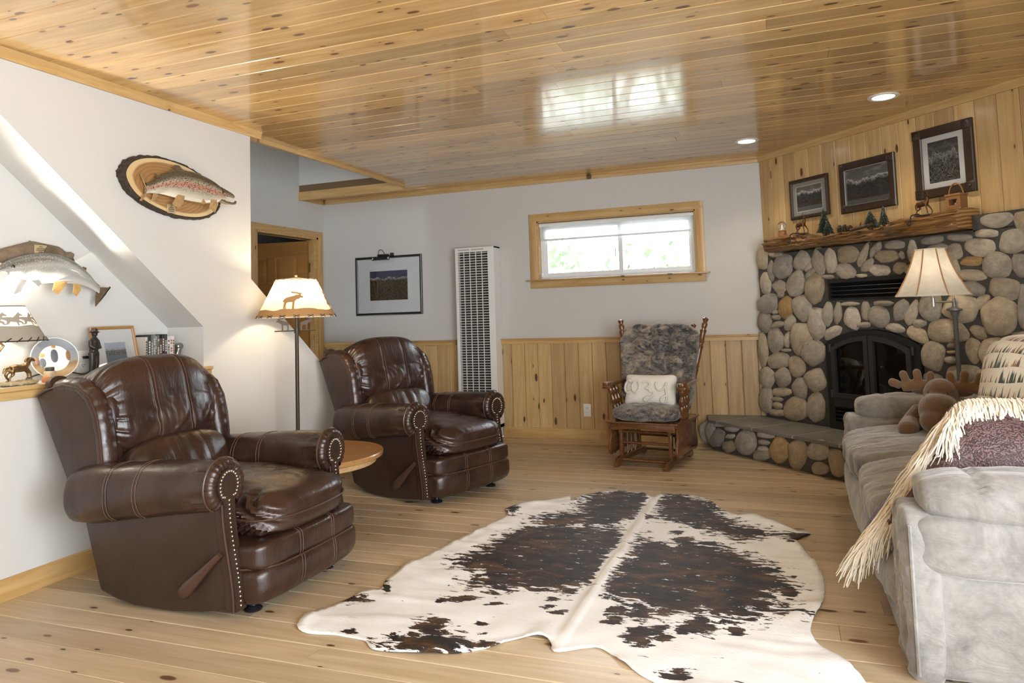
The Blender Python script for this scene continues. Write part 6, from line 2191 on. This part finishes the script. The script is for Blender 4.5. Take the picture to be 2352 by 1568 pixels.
for w_, z in ((.010, .116), (.022, .107), (.026, .099), (.012, .091)):
    tx.box(.0915, .0925, -.11 - w_, -.11 + w_, z - .0018, z + .0018)
tx.build('engraving', 'plate_text', pq, False)
MB().tube([(.03, -.125, .12), (.03, -.122, .15)], .006, 6).build('twig', 'driftwood', lf)

# table lamp with running horses
tl_ = empty('table_lamp', (-3.40, 2.218, LZ), 0, 'small table lamp with running horse hide shade on the niche ledge', 'lamp')
MB().tube([(0, -.10, .0), (0, -.10, .08), (-.01, -.06, .13), (-.005, .0, .16), (0, .015, .185), (0, .0, .20)], .006, 8).lathe([(.06, 0), (.06, .012), (.01, .02)], 20, T(0, -.10, 0)).build('stem', 'bronze', tl_)
Z0, Z1, R0_, R1_ = .205, .365, .178, .092
def cone2(a, s, off=0.0):
    r_ = R0_ + (R1_ - R0_) * s + off
    return Vector((r_ * math.cos(a), r_ * math.sin(a), Z0 + (Z1 - Z0) * s))
shade_mat('hide_shade_dim', (.80, .76, .68), .22)
sh2 = MB().grid(lambda i, j: cone2(2 * PI * j, i), 6, 56, False, True).build('lamp_shade', 'hide_shade_dim', tl_, True, 60)
pbr('cutout_grey', (.30, .27, .22), .85)
V, F = [], []
for k in range(96):
    a = 2 * PI * k / 96
    t = .42 + .06 * nz(math.cos(a) * 2.5, math.sin(a) * 2.5, 8)
    V += [cone2(a, 0, .002), cone2(a, t, .002)]
for k in range(96):
    F.append((2 * k, 2 * ((k + 1) % 96), 2 * ((k + 1) % 96) + 1, 2 * k + 1))
MB().add(V, F).build('hill_cutout', 'cutout_grey', sh2, False)
HORSE = [(-.055, .035), (-.045, .05), (-.02, .052), (.0, .05), (.012, .062), (.022, .075), (.028, .078), (.03, .070), (.042, .062), (.040, .056), (.028, .058), (.024, .045), (.022, .035), (.035, .028), (.042, .012), (.036, .012), (.028, .022), (.018, .024), (.02, .008), (.014, .008), (.010, .024), (-.012, .028), (-.022, .015), (-.034, .012), (-.034, .017), (-.028, .02), (-.026, .032), (-.04, .04)]
for a0 in (.9, .35, -.2, -.75, 2.0):
    vs, _, fs, *_ = geometry.delaunay_2d_cdt([Vector(p) for p in HORSE], [(i, (i + 1) % len(HORSE)) for i in range(len(HORSE))], [], 1, 1e-6)
    V = []
    for v in vs:
        s = .40 + v.y / .18
        V.append(cone2(a0 + v.x / (R0_ + (R1_ - R0_) * s), s, .003))
    MB().add(V, [tuple(f) for f in fs]).build('horse_cutout', 'cutout_grey', sh2, False)
lac = MB()
for k in range(26):
    a = 2 * PI * k / 26
    lac.tube([cone2(a, -.02, .004), cone2(a + .14, .09, .004)], .0026, 5)
lac.tube([cone2(2 * PI * k / 56, 0) for k in range(56)], .0028, 5, False, True).tube([cone2(2 * PI * k / 40, 1) for k in range(40)], .0028, 5, False, True)
o = lac.build('lacing', 'iron_brown', sh2); o['kind'] = 'stuff'
bulb((0, 0, .265), tl_, 3.0, (1, .90, .74), .026)
up = bpy.data.lights.new('bulb_uplight', 'SPOT')
up.energy, up.color, up.spot_size, up.spot_blend, up.shadow_soft_size = 60, (1, .93, .80), R(150), .5, .03
uo = bpy.data.objects.new('bulb_uplight', up)
link(uo, tl_)
uo.location = (0, 0, .30)
uo.rotation_euler = (PI, 0, 0)

# galloping bronze horse
hz_ = empty('horse_figurine', (-3.33, 2.255, LZ), R(90), 'bronze galloping horse figurine on a rocky base on the ledge', 'figurine')
hb2 = MB()
hb2.tube([(-.035, 0, .075), (-.015, 0, .080), (.01, 0, .078), (.03, 0, .082)], [.018, .020, .018, .019], 10)
hb2.tube([(.028, 0, .085), (.045, 0, .105), (.052, 0, .118)], [.016, .011, .009], 8)
hb2.tube([(.050, 0, .120), (.062, 0, .116), (.075, 0, .108)], [.009, .008, .005], 8)
hb2.tube([(.03, 0, .108), (.038, 0, .122), (.048, 0, .126)], [.006, .006, .003], 6)
hb2.tube([(-.045, 0, .085), (-.06, 0, .080), (-.07, 0, .06)], [.006, .007, .003], 6)
for y, sgn in ((-.01, 0), (.01, 1)):
    hb2.tube([(.03, y, .075), (.048, y, .055), (.05, y, .035), (.055 - .02 * sgn, y, .018)], [.009, .006, .0045, .004], 6)
    hb2.tube([(-.035, y, .072), (-.03 - .02 * sgn, y, .052), (-.045, y, .038), (-.045 + .02 * sgn, y, .018)], [.012, .008, .005, .004], 6)
remesh(hb2.build('horse_body', 'bronze', hz_), .003, 1)
def rk(d, p):
    q = Vector(p)
    q += d * .010 * nz(p.x * 60, p.y * 60, p.z * 60)
    return q
MB().sq((0, 0, .011), (.082, .038, .012), 3, 14, rk).build('rock_base', pbr('rock_base', (.34, .27, .16), .6, var=.4, vscale=60, bmp=.6, bscale=80), hz_)

# collector plate on a stand
cpm = None
def plate_mat():
    mt, nt, b = nodes_of('plate_picture')
    tc = nt.nodes.new('ShaderNodeTexCoord')
    sx = nt.nodes.new('ShaderNodeSeparateXYZ')
    nt.links.new(tc.outputs['Object'], sx.inputs[0])
    y = sx.outputs[1]
    n = noise_t(nt, tc.outputs['Object'], 22, 4, .6)
    yy = math_n(nt, 'ADD', y, math_n(nt, 'MULTIPLY', math_n(nt, 'SUBTRACT', n, .5), .03))
    c = ramp(nt, math_n(nt, 'MULTIPLY_ADD', yy, 5, .5), [(0.0, (.34, .23, .11)), (.22, (.38, .29, .17)), (.36, (.22, .13, .055)), (.44, (.26, .27, .27)), (.7, (.17, .19, .22)), (1.0, (.22, .235, .26))])
    nt.links.new(c, b.inputs['Base Color'])
    b.inputs['Roughness'].default_value = .45
    M['plate_picture'] = mt
plate_mat()
pbr('porcelain', (.78, .77, .74), .15)
cp = empty('collector_plate', (0, 0, 0), 0, 'round porcelain plate painted with a family scene standing on the ledge', 'plate')
cp.matrix_world = Matrix.Translation((-3.425, 2.492, LZ + .108)) @ RZ(R(72)) @ RX(R(72))
MB().lathe([(.060, -.012), (.062, -.004), (.085, -.002), (.1045, .010), (.106, .012), (.104, .0135), (.084, .003)], 48).build('plate_rim', 'porcelain', cp)
V = [(0, 0, .002)] + [(.0995 * math.cos(2 * PI * k / 48), .0995 * math.sin(2 * PI * k / 48), .0115) for k in range(48)]
V = [(0, 0, .0012)] + [(.06 * math.cos(2 * PI * k / 48), .06 * math.sin(2 * PI * k / 48), .0014) for k in range(48)] + [(.1015 * math.cos(2 * PI * k / 48), .1015 * math.sin(2 * PI * k / 48), .0128) for k in range(48)]
F = [(0, 1 + k, 1 + (k + 1) % 48) for k in range(48)] + [(1 + k, 49 + k, 49 + (k + 1) % 48, 1 + (k + 1) % 48) for k in range(48)]
MB().add(V, F).build('painted_face', 'plate_picture', cp)
for k, (x, y, w_, h_, colr) in enumerate(((.0, .012, .016, .045, (.10, .11, .14)), (.0, .06, .009, .012, (.40, .22, .12)), (-.052, -.02, .014, .03, (.16, .17, .20)), (-.052, .018, .012, .012, (.52, .38, .16)), (-.078, -.01, .008, .025, (.30, .17, .10)), (.06, .01, .010, .035, (.25, .14, .07)))):
    z_ = .004 + .009 * smooth01((math.hypot(x, y) - .05) / .05)
    MB().sq((x, y, z_), (w_, h_ * .75, .0018), 2.3, 8).build('painted_figure', pbr('paint_%s' % 'abcdef'[k], colr, .2, coat=.4), cp)
MB().tube([(.03, -.108, -.005), (.03, -.112, .014), (.03, -.10, .016)], .003, 6).tube([(-.03, -.108, -.005), (-.03, -.112, .014), (-.03, -.10, .016)], .003, 6).tube([(-.03, -.108, -.006), (.03, -.108, -.006)], .003, 6).build('plate_stand', 'bronze', cp)

# stacked little tins
tn = empty('tin_stack', (-3.335, 2.405, LZ), 0, 'orange and cream round tins with dark lid stacked beside the plate', 'tin')
MB().lathe([(.0295, 0), (.0305, .003), (.0305, .024), (.029, .027)], 28).build('lower_tin', pbr('tin_orange', (.42, .15, .055), .5, var=.2, vscale=40), tn)
MB().lathe([(.025, .027), (.0255, .03), (.0255, .050), (.022, .0535)], 28).build('upper_tin', pbr('tin_cream', (.48, .36, .22), .5, var=.25, vscale=40), tn)
MB().lathe([(.018, .0535), (.019, .055), (.019, .070), (.017, .072)], 28).build('lid', pbr('tin_dark', (.045, .045, .038), .5), tn)

# fisherman statue
fs_ = empty('angler_statue', (-3.40, 2.685, LZ), R(20), 'dark bronze statue of a standing man in a brimmed hat on the ledge', 'statue')
pbr('dark_bronze', (.045, .038, .030), .4, metal=.5, bmp=.3, bscale=90, bdist=.004)
sb_ = MB()
for y in (-.018, .016):
    sb_.tube([(.0, y * .9, .125), (.004, y * 1.1, .07), (.0, y * 1.2, .016)], [.018, .013, .011], 10)
    sb_.sq((.008, y * 1.2, .010), (.018, .010, .009), 2.5, 6)
sb_.tube([(0, 0, .115), (.0, 0, .15), (.002, 0, .185), (.0, 0, .20)], [.024, .024, .028, .018], 12, sq=.8)
sb_.tube([(0, -.028, .188), (.004, -.036, .16), (.022, -.022, .145)], [.011, .010, .008], 8)
sb_.tube([(0, .028, .188), (.004, .036, .16), (.024, .015, .148)], [.011, .010, .008], 8)
sb_.tube([(0, 0, .195), (.002, 0, .212)], [.010, .009], 8)
sb_.sq((.003, 0, .222), (.015, .013, .017), 2.1, 8)
sb_.lathe([(.026, .228), (.027, .231), (.016, .234), (.0155, .248), (.010, .251)], 14, T(.002, 0, 0))
sb_.sq((.0, .0, .004), (.035, .035, .006), 4, 6)
remesh(sb_.build('figure', 'dark_bronze', fs_), .0035, 1)

# framed fishing print leaning on the niche wall
pm_ = Matrix.Translation((-3.462, 2.858, LZ + .130)) @ RZ(R(90)) @ RX(R(90 - 14))
framed('small oak framed fishing print with white mat leaning in the niche', pm_, .268, .256, .016, .016, 'oak_top', 'mat_board', 'print_angler', .135, .125, -.02, white=.004)
ag = MB().sq((.03, -.045, .0), (.018, .026, .0008), 2.4, 8).sq((.03, -.015, .0), (.009, .011, .0008), 2, 6)

# books
pbr('book_paper', (.62, .57, .47), .8)
BK = [(2.995, .016, .190, (.52, .50, .44)), (3.014, .020, .200, (.030, .030, .034)), (3.036, .012, .196, (.12, .16, .15)), (3.050, .013, .202, (.17, .19, .17)), (3.064, .010, .192, (.30, .33, .28)), (3.077, .014, .198, (.14, .13, .11)), (3.093, .015, .178, (.10, .055, .035)), (3.110, .016, .200, (.022, .020, .022)), (3.128, .017, .201, (.05, .045, .045)), (3.147, .017, .188, (.58, .58, .56)), (3.166, .018, .190, (.60, .56, .50)), (3.183, .013, .188, (.62, .60, .56))]
BL = ['cream spined', 'thick black spined', 'dark teal spined', 'mottled green spined', 'pale green spined', 'olive brown spined', 'short rust brown spined', 'tall black spined', 'charcoal spined', 'white spined', 'ivory spined', 'slim white spined']
for k, (y, w_, h_, c) in enumerate(BK):
    bk = empty('book', (-3.526, y + w_ / 2, LZ + .0008), 0, BL[k] + (' book standing at the duck bookend in the niche' if k > 9 else ' book standing in the row of books in the niche'), 'book', 'books in the niche')
    cm = pbr('cover_%s' % 'abcdefghijkl'[k], c, .5)
    t_ = .0016
    MB().box(.0, .128, -w_ / 2, -w_ / 2 + t_, 0, h_).box(.0, .128, w_ / 2 - t_, w_ / 2, 0, h_).box(.1265, .13, -w_ / 2, w_ / 2, 0, h_, .001, 1).build('cover', cm, bk, False)
    MB().box(.004, .1265, -w_ / 2 + t_, w_ / 2 - t_, .003, h_ - .004).build('pages', 'book_paper', bk, False)
    ttl = MB()
    rr_ = random.Random(k)
    z = h_ * .88
    while z > h_ * .3:
        l = rr_.uniform(.006, .014)
        if rr_.random() < .8:
            ttl.box(.1299, .1304, -w_ * .28, w_ * .28, z - l, z)
        z -= l + .004
    lum_ = sum(c) / 3
    ttl.build('spine_title', pbr('title_%s' % 'abcdefghijkl'[k], (.06, .06, .08) if lum_ > .3 and k != 10 else ((.40, .10, .04) if k == 10 else (.55, .53, .48)), .5), bk, False)

# duck head bookend
db = empty('duck_bookend', (-3.42, 3.246, LZ), R(90), 'pewter duck head bookend at the end of the books', 'bookend')
dm = MB()
dm.tube([(-.018, 0, .01), (-.012, 0, .05), (-.006, 0, .085), (.004, 0, .108)], [.026, .021, .018, .018], 12)
dm.sq((.008, 0, .125), (.026, .019, .021), 2.2, 10)
dm.tube([(.025, 0, .122), (.045, 0, .115), (.065, 0, .112), (.078, 0, .112)], [.012, .009, .008, .005], 10, sq=.7)
remesh(dm.build('duck_head', 'pewter', db), .0035, 2)
MB().box(-.045, .02, -.03, .03, 0, .006, .002).build('base', 'pewter', db)
for sg in (-1, 1):
    MB().sq((.018, sg * .0165, .129), (.0035, .002, .0035), 2, 5).build('eye', 'black_glide', db)

# outlets
def outlet(label, mtx, plug=False):
    o = empty('wall_outlet', (0, 0, 0), 0, label, 'outlet')
    o.matrix_world = mtx
    MB().box(-.035, .035, -.057, .057, .0, .006, .003).build('cover_plate', 'white_enamel', o)
    for s in (-1, 1):
        f = MB().sq((0, s * .021, .006), (.017, .0145, .002), 4, 6).build('socket', 'vinyl', o)
        sl2 = MB().box(-.008, -.006, s * .021 - .002, s * .021 + .006, .007, .0086).box(.005, .0075, s * .021 - .002, s * .021 + .006, .007, .0086).box(-.002, .002, s * .021 - .010, s * .021 - .006, .007, .0086)
        sl2.build('slots', 'black_metal', f, False)
    return o
outlet('white wall outlet in the wainscot beside the glider', FB @ T(-1.732, .262, .016))
FN = frame_matrix((NXB, 0, 0), (0, 1, 0), (0, 0, 1))
outlet('white wall outlet in the niche behind the statue', FN @ T(2.72, LZ + .078, .002))
cd = empty('lamp_cord', (0, 0, 0), 0, 'dark brown lamp cord plugged into the niche outlet', 'cord')
MB().box(2.715, 2.74, LZ + .09, LZ + .105, .0, .022, .003, mat=FN @ T(0, 0, .009)).build('plug', 'black_metal', cd)
def sp_(pts, n=8):
    P = [Vector(p) for p in pts]
    out = []
    for i in range(len(P) - 1):
        p0, p1, p2, p3 = P[max(i - 1, 0)], P[i], P[i + 1], P[min(i + 2, len(P) - 1)]
        for k in range(n):
            t = k / n
            out.append(.5 * ((2 * p1) + (p2 - p0) * t + (2 * p0 - 5 * p1 + 4 * p2 - p3) * t * t + (3 * p1 - p0 - 3 * p2 + p3) * t ** 3))
    return out + [P[-1]]
MB().tube(sp_([(-3.50, 2.735, LZ + .098), (-3.48, 2.76, LZ + .092), (-3.485, 2.75, LZ + .04), (-3.49, 2.70, LZ + .012), (-3.49, 2.62, LZ + .03), (-3.49, 2.56, LZ + .035), (-3.50, 2.46, LZ + .03), (-3.49, 2.38, LZ + .006), (-3.46, 2.30, LZ + .005), (-3.43, 2.20, LZ + .006)]), .0035, 6).build('cord', 'iron_brown', cd)
# ------------------------------------------------------------------ on the mantel (fireplace wall space: t along, z up, w out)
def on_mantel(name, t, z, w, label, cat, group=None, rot=0.0):
    o = empty(name, (0, 0, 0), 0, label, cat, group)
    # local: x along the wall, y towards the wall, z up
    p = fwp(t, z, w)
    o.matrix_world = Matrix.Translation(p) @ RZ(R(-45) + rot)
    return o
def mtop(t):
    return mantel_top(t) + .003
g = on_mantel('snow_globe', .335, mantel_top(.335) + .003, .13, 'small glass snow globe on carved wooden base at the mantel end', 'snow globe')
MB().lathe([(.030, 0), (.033, .004), (.032, .012), (.030, .040), (.033, .044), (.030, .050)], 28).build('globe_base', pbr('globe_wood', (.26, .12, .04), .4, var=.5, vscale=60), g)
MB().sq((0, 0, .083), (.037, .037, .037), 2, 12).build('glass_dome', 'glass_clear', g)
MB().lathe([(.026, .050), (.022, .058), (.012, .062), (.001, .064)], 16).tube([(0, 0, .06), (0, 0, .10)], [.010, .001], 8).build('snow_scene', 'porcelain', g)
def deer(t, z, label, w=.17):
    d = on_mantel('deer_stocking_holder', t, z, w, label, 'figurine', 'deer stocking holders')
    b = MB()
    b.tube([(-.038, 0, .075), (-.01, 0, .073), (.02, 0, .078), (.032, 0, .085)], [.015, .017, .019, .014], 10)
    b.tube([(.03, 0, .085), (.036, 0, .105), (.036, 0, .122)], [.014, .010, .008], 8)
    b.tube([(.034, -.0, .125), (.044, -.006, .124), (.054, -.010, .119)], [.008, .007, .004], 8)
    for y in (-.008, .008):
        b.tube([(.026, y, .07), (.040 + y, y, .045), (.048 + y * 1.5, y, .025), (.045 + y, y, .006)], [.008, .005, .004, .004], 6)
        b.tube([(-.036, y, .07), (-.030 + y, y, .048), (-.042 - y, y, .028), (-.040 + y * 1.5, y, .006)], [.011, .007, .004, .004], 6)
    b.sq((.034, -.010, .128), (.003, .007, .004), 2, 4).sq((.034, .010, .128), (.003, .007, .004), 2, 4)
    remesh(b.build('deer_body', 'copper_brown', d), .003, 1)
    an = MB()
    for s in (-1, 1):
        an.tube([(.036, s * .004, .128), (.030 + s * -.004, s * .016, .142), (.028 - s * .012, s * .024, .150), (.030 - s * .022, s * .028, .158)], [.0025, .002, .0018, .001], 5)
        an.tube([(.030 - s * .004, s * .016, .142), (.040 - s * .004, s * .020, .152)], [.0018, .001], 5)
        an.tube([(.028 - s * .012, s * .024, .150), (.040 - s * .016, s * .028, .160)], [.0018, .001], 5)
    an.build('antlers', 'copper_brown', d)
    MB().box(-.055, .058, -.024, .020, .0, .006, .002).build('base_plate', 'pewter', d)
    e = .245 - w + .012
    MB().tube(sp_([(-.01, -.02, .006), (-.01, -e * .7, .005), (-.01, -e, -.010), (-.01, -e - .002, -.045), (-.012, -e - .006, -.062), (-.012, -e - .022, -.066), (-.012, -e - .03, -.052), (-.012, -e - .026, -.042)], 5), .0038, 6).build('hook', 'black_metal', d)
    return d
pbr('copper_brown', (.12, .055, .022), .35, metal=.6)
deer(.55, mantel_top(.55) - .001, 'bronze deer figurine with a hook beside the snow globe on the mantel', .15)
deer(1.56, mantel_top(1.56) - .001, 'bronze deer figurine with a hook on the raised mantel end by the lantern', .15)
pbr('resin_green', (.030, .042, .026), .45, var=.5, vscale=60)
pbr('resin_brown', (.075, .035, .014), .4, var=.5, vscale=60)
def resin_tree(t, h, r, label, z=None, w=.16, lean=0.0):
    o = on_mantel('pine_figurine', t, z or mtop(t) - .006, w, label, 'figurine', 'resin pines on the mantel')
    MB().tube([(0, 0, 0), (0, 0, h * .3)], [r * .28, r * .15], 8).build('trunk', 'resin_brown', o)
    b = MB()
    q2 = random.Random(int(t * 1000))
    tiers = int(h / .013)
    for i in range(tiers):
        f = i / (tiers - 1)
        zz_ = h * (.16 + .80 * f)
        rr_ = r * (1 - f) ** .85 + .004
        nb = max(5, int(14 * (1 - f)) + 4)
        for k in range(nb):
            a = 2 * PI * k / nb + q2.uniform(-.2, .2) + i
            l = rr_ * q2.uniform(.85, 1.1)
            b.tube([(0, 0, zz_ + .006), (l * .55 * math.cos(a), l * .55 * math.sin(a), zz_ + .004), (l * math.cos(a), l * math.sin(a), zz_ - .006)], [.004, .0055, .002], 5)
    b.tube([(0, 0, h * .1), (0, 0, h)], [r * .4, .001], 8)
    b.build('branches', 'resin_green', o)
    return o
resin_tree(.79, .205, .052, 'tallest resin pine tree figurine in the dip of the mantel', w=.17)
resin_tree(.835, .105, .040, 'small resin pine tucked against the tallest pine on the mantel', w=.185)
resin_tree(1.185, .13, .058, 'bushy resin pine figurine over a log in the middle of the mantel', w=.17)
resin_tree(1.285, .135, .034, 'slim resin pine figurine next to the raised part of the mantel', w=.165)
def clump(t, label, seed, s=1.0, w=.17):
    o = on_mantel('pine_cone_cluster', t, mtop(t) - .004, w, label, 'figurine', 'cone clusters on the mantel')
    q2 = random.Random(seed)
    for k in range(3):
        x, y = (-.035 + .035 * k) * s, q2.uniform(-.01, .01)
        b = MB()
        hh_ = .045 * s * q2.uniform(.8, 1.2)
        for i in range(6):
            rr_ = .016 * s * math.sin(PI * (.2 + .7 * i / 5))
            for a in range(8):
                an = a * PI / 4 + i * .4
                b.sq((x + rr_ * math.cos(an), y + rr_ * math.sin(an), .008 + hh_ * i / 6), (.006 * s, .006 * s, .004 * s), 2, 2)
        b.tube([(x, y, .004), (x, y, hh_)], [.010 * s, .004 * s], 6)
        b.build('pine_cone', 'resin_brown', o)
    b = MB()
    for k in range(16):
        a = q2.uniform(0, 6.28)
        l = q2.uniform(.04, .065) * s
        b.tube([(0, 0, .02), (l * .7 * math.cos(a), l * .5 * math.sin(a), .035 * q2.random() + .01), (l * math.cos(a), .6 * l * math.sin(a), .03 * q2.random() + .004)], [.003, .003, .0015], 4)
    b.build('sprigs', 'resin_green', o)
    return o
clump(.97, 'brown pine cone cluster lying between the resin pines on the mantel', 3, 1.15)
lg = on_mantel('log_figurine', 1.10, mtop(1.10) - .004, .20, 'dark little fallen log figurine in front of the bushy pine on the mantel', 'figurine')
MB().tube([(-.06, 0, .010), (0, .005, .016), (.07, -.004, .022), (.12, 0, .030)], [.010, .014, .013, .010], 10).tube([(.02, 0, .02), (.04, -.01, .05)], [.006, .003], 6).build('log', 'resin_brown', lg)
# little wooden lantern with an arched handle
ln = on_mantel('wooden_lantern', 1.765, mantel_top(1.765) + .003, .12, 'square wooden lantern with bent handle on the raised mantel end', 'lantern')
pbr('lantern_wood', (.24, .115, .04), .5, var=.2, vscale=20)
for a, b, c, d, e, f in ((-.048, .048, -.036, .036, 0, .014), (-.052, .052, -.040, .040, .086, .100)):
    MB().box(a, b, c, d, e, f, .003).build('board', 'lantern_wood', ln)
for sg in (-1, 1):
    y0, y1 = (-.036, -.028) if sg < 0 else (.028, .036)
    MB().box(-.046, -.026, y0, y1, .014, .086).box(.026, .046, y0, y1, .014, .086).box(-.026, .026, y0, y1, .066, .086).box(-.026, .026, y0, y1, .014, .030).build('window_panel', 'lantern_wood', ln, False)
    x0, x1 = (-.046, -.040) if sg < 0 else (.040, .046)
    MB().box(x0, x1, -.028, .028, .014, .086).build('side_panel', 'lantern_wood', ln, False)
MB().lathe([(.012, .014), (.012, .045), (.002, .048)], 12).build('candle', 'porcelain', ln)
MB().tube([(.046 * math.cos(PI * i / 16), 0, .09 + .078 * math.sin(PI * i / 16)) for i in range(17)], .0045, 6).build('handle', 'lantern_wood', ln)

# ------------------------------------------------------------------ recessed ceiling lights
pbr('led_glow', (1, 1, 1), .5, emit=(1, .93, .80), estr=14)
for (x, y), lab in (((-.195, 5.612), 'round recessed ceiling light near the back wall'), ((.661, 4.789), 'round recessed ceiling light in front of the mantel pictures')):
    c = empty('ceiling_light', (x, y, H), 0, lab, 'ceiling light', 'recessed ceiling lights')
    MB().lathe([(.060, -.001), (.068, -.006), (.085, -.007), (.092, -.003), (.092, .0)], 40, None, False).build('trim_ring', 'white_enamel', c)
    MB().lathe([(.0635, -.0035), (.0635, -.002)], 40).build('lens', 'led_glow', c, False)
    d = bpy.data.lights.new('downlight', 'SPOT')
    d.energy = 20
    d.color = (1, .87, .68)
    d.spot_size = R(125)
    d.spot_blend = .8
    d.shadow_soft_size = .06
    o = bpy.data.objects.new('downlight', d)
    link(o, c)
    o.location = (0, 0, -.02)

# ------------------------------------------------------------------ roller shade half drawn in the window
rs = empty('roller_shade', (0, 0, 0), 0, 'sheer white roller shade drawn a little way down the window', 'shade')
def sheer():
    mt, nt, b = nodes_of('sheer_cloth')
    out = nt.nodes['Material Output']
    b.inputs['Base Color'].default_value = (.85, .85, .84, 1)
    b.inputs['Roughness'].default_value = .9
    tr = nt.nodes.new('ShaderNodeBsdfTransparent')
    tl2 = nt.nodes.new('ShaderNodeBsdfTranslucent')
    tl2.inputs[0].default_value = (.85, .85, .85, 1)
    m1 = nt.nodes.new('ShaderNodeMixShader'); m1.inputs[0].default_value = .55
    m2 = nt.nodes.new('ShaderNodeMixShader'); m2.inputs[0].default_value = .45
    nt.links.new(b.outputs[0], m1.inputs[1]); nt.links.new(tl2.outputs[0], m1.inputs[2])
    nt.links.new(m1.outputs[0], m2.inputs[1]); nt.links.new(tr.outputs[0], m2.inputs[2])
    nt.links.new(m2.outputs[0], out.inputs[0])
    M['sheer_cloth'] = mt
sheer()
MB().tube([(fx0 + .004, YB + .035, fz1 - .022), (fx1 - .004, YB + .035, fz1 - .022)], .019, 16).build('roller_tube', 'vinyl', rs)
MB().box(fx0 + .012, fx1 - .012, YB + .0525, YB + .0535, 1.862, fz1 - .022).build('cloth', 'sheer_cloth', rs, False)
MB().box(fx0 + .010, fx1 - .010, YB + .048, YB + .058, 1.845, 1.864, .003).build('hem_bar', 'vinyl', rs)
MB().tube(sp_([(fx0 + .014, YB + .025, fz1 - .03), (fx0 + .018, YB + .022, 1.75), (fx0 + .02, YB + .022, 1.56), (fx0 + .035, YB + .022, 1.50), (fx0 + .028, YB + .026, 1.56), (fx0 + .026, YB + .026, 1.75), (fx0 + .022, YB + .027, fz1 - .03)]), .0018, 5).build('bead_chain', 'vinyl', rs)
MB().box(fx0 + .012, fx0 + .03, YB + .015, YB + .035, 1.50, 1.54, .003).build('chain_holder', 'vinyl', rs)
MB().box(-1.435, -1.425, YB + .068, YB + .078, 1.66, 1.76, .003).build('window_latch', 'vinyl', WIN1)

# ------------------------------------------------------------------ outside the window: sunlit shrubs and pale ground
pbr('leaf_pale', (.12, .16, .085), .6, var=.35, vscale=3)
pbr('twig', (.18, .13, .09), .8)
pbr('pale_ground', (.50, .50, .46), .9)
struct(MB().box(-14, 12, YB + .3, YB + 22, -.3, -.2).build('ground_outside', 'pale_ground', None, False))
def shrub(x, y, z0, s, seed, label):
    o = empty('garden_shrub', (x, y, z0), 0, label, 'shrub', 'shrubs outside the window')
    q2 = random.Random(seed)
    tw = MB()
    for k in range(7):
        a = q2.uniform(0, 6.28)
        l = s * q2.uniform(.8, 1.4)
        tw.tube([(0, 0, 0), (l * .3 * math.cos(a), l * .3 * math.sin(a), l * .7), (l * .6 * math.cos(a), l * .5 * math.sin(a), l * 1.35)], [.035 * s, .02 * s, .006 * s], 6)
    tw.build('stems', 'twig', o)
    lf_ = MB()
    for k in range(620):
        a, b = q2.uniform(0, 6.28), q2.uniform(-1, 1)
        rr_ = s * q2.uniform(.35, 1.0) ** .5
        c = Vector((rr_ * math.cos(a) * math.sqrt(1 - b * b), rr_ * math.sin(a) * math.sqrt(1 - b * b), s * 1.0 + rr_ * b * .9))
        u = Vector((q2.uniform(-1, 1), q2.uniform(-1, 1), q2.uniform(-1, 1))).normalized()
        v = u.cross(Vector((q2.uniform(-1, 1), q2.uniform(-1, 1), q2.uniform(-1, 1)))).normalized()
        ll = .07 * s * q2.uniform(.6, 1.3)
        lf_.add([c - u * ll, c + v * ll * .45, c + u * ll, c - v * ll * .45], [(0, 1, 2, 3)])
    f_ = lf_.build('foliage', 'leaf_pale', o, False)
    f_['kind'] = 'stuff'
    return o
shrub(-3.2, YB + 2.6, -.2, 1.15, 1, 'pale leafy shrub outside at the first window pane')
shrub(-1.6, YB + 3.4, -.2, 1.25, 2, 'pale leafy shrub outside behind the window middle bar')
shrub(-.4, YB + 2.6, -.2, 1.05, 3, 'pale leafy shrub outside at the second window pane')
shrub(-4.6, YB + 5.5, -.2, 1.7, 4, 'taller pale shrub far outside at the first window pane')
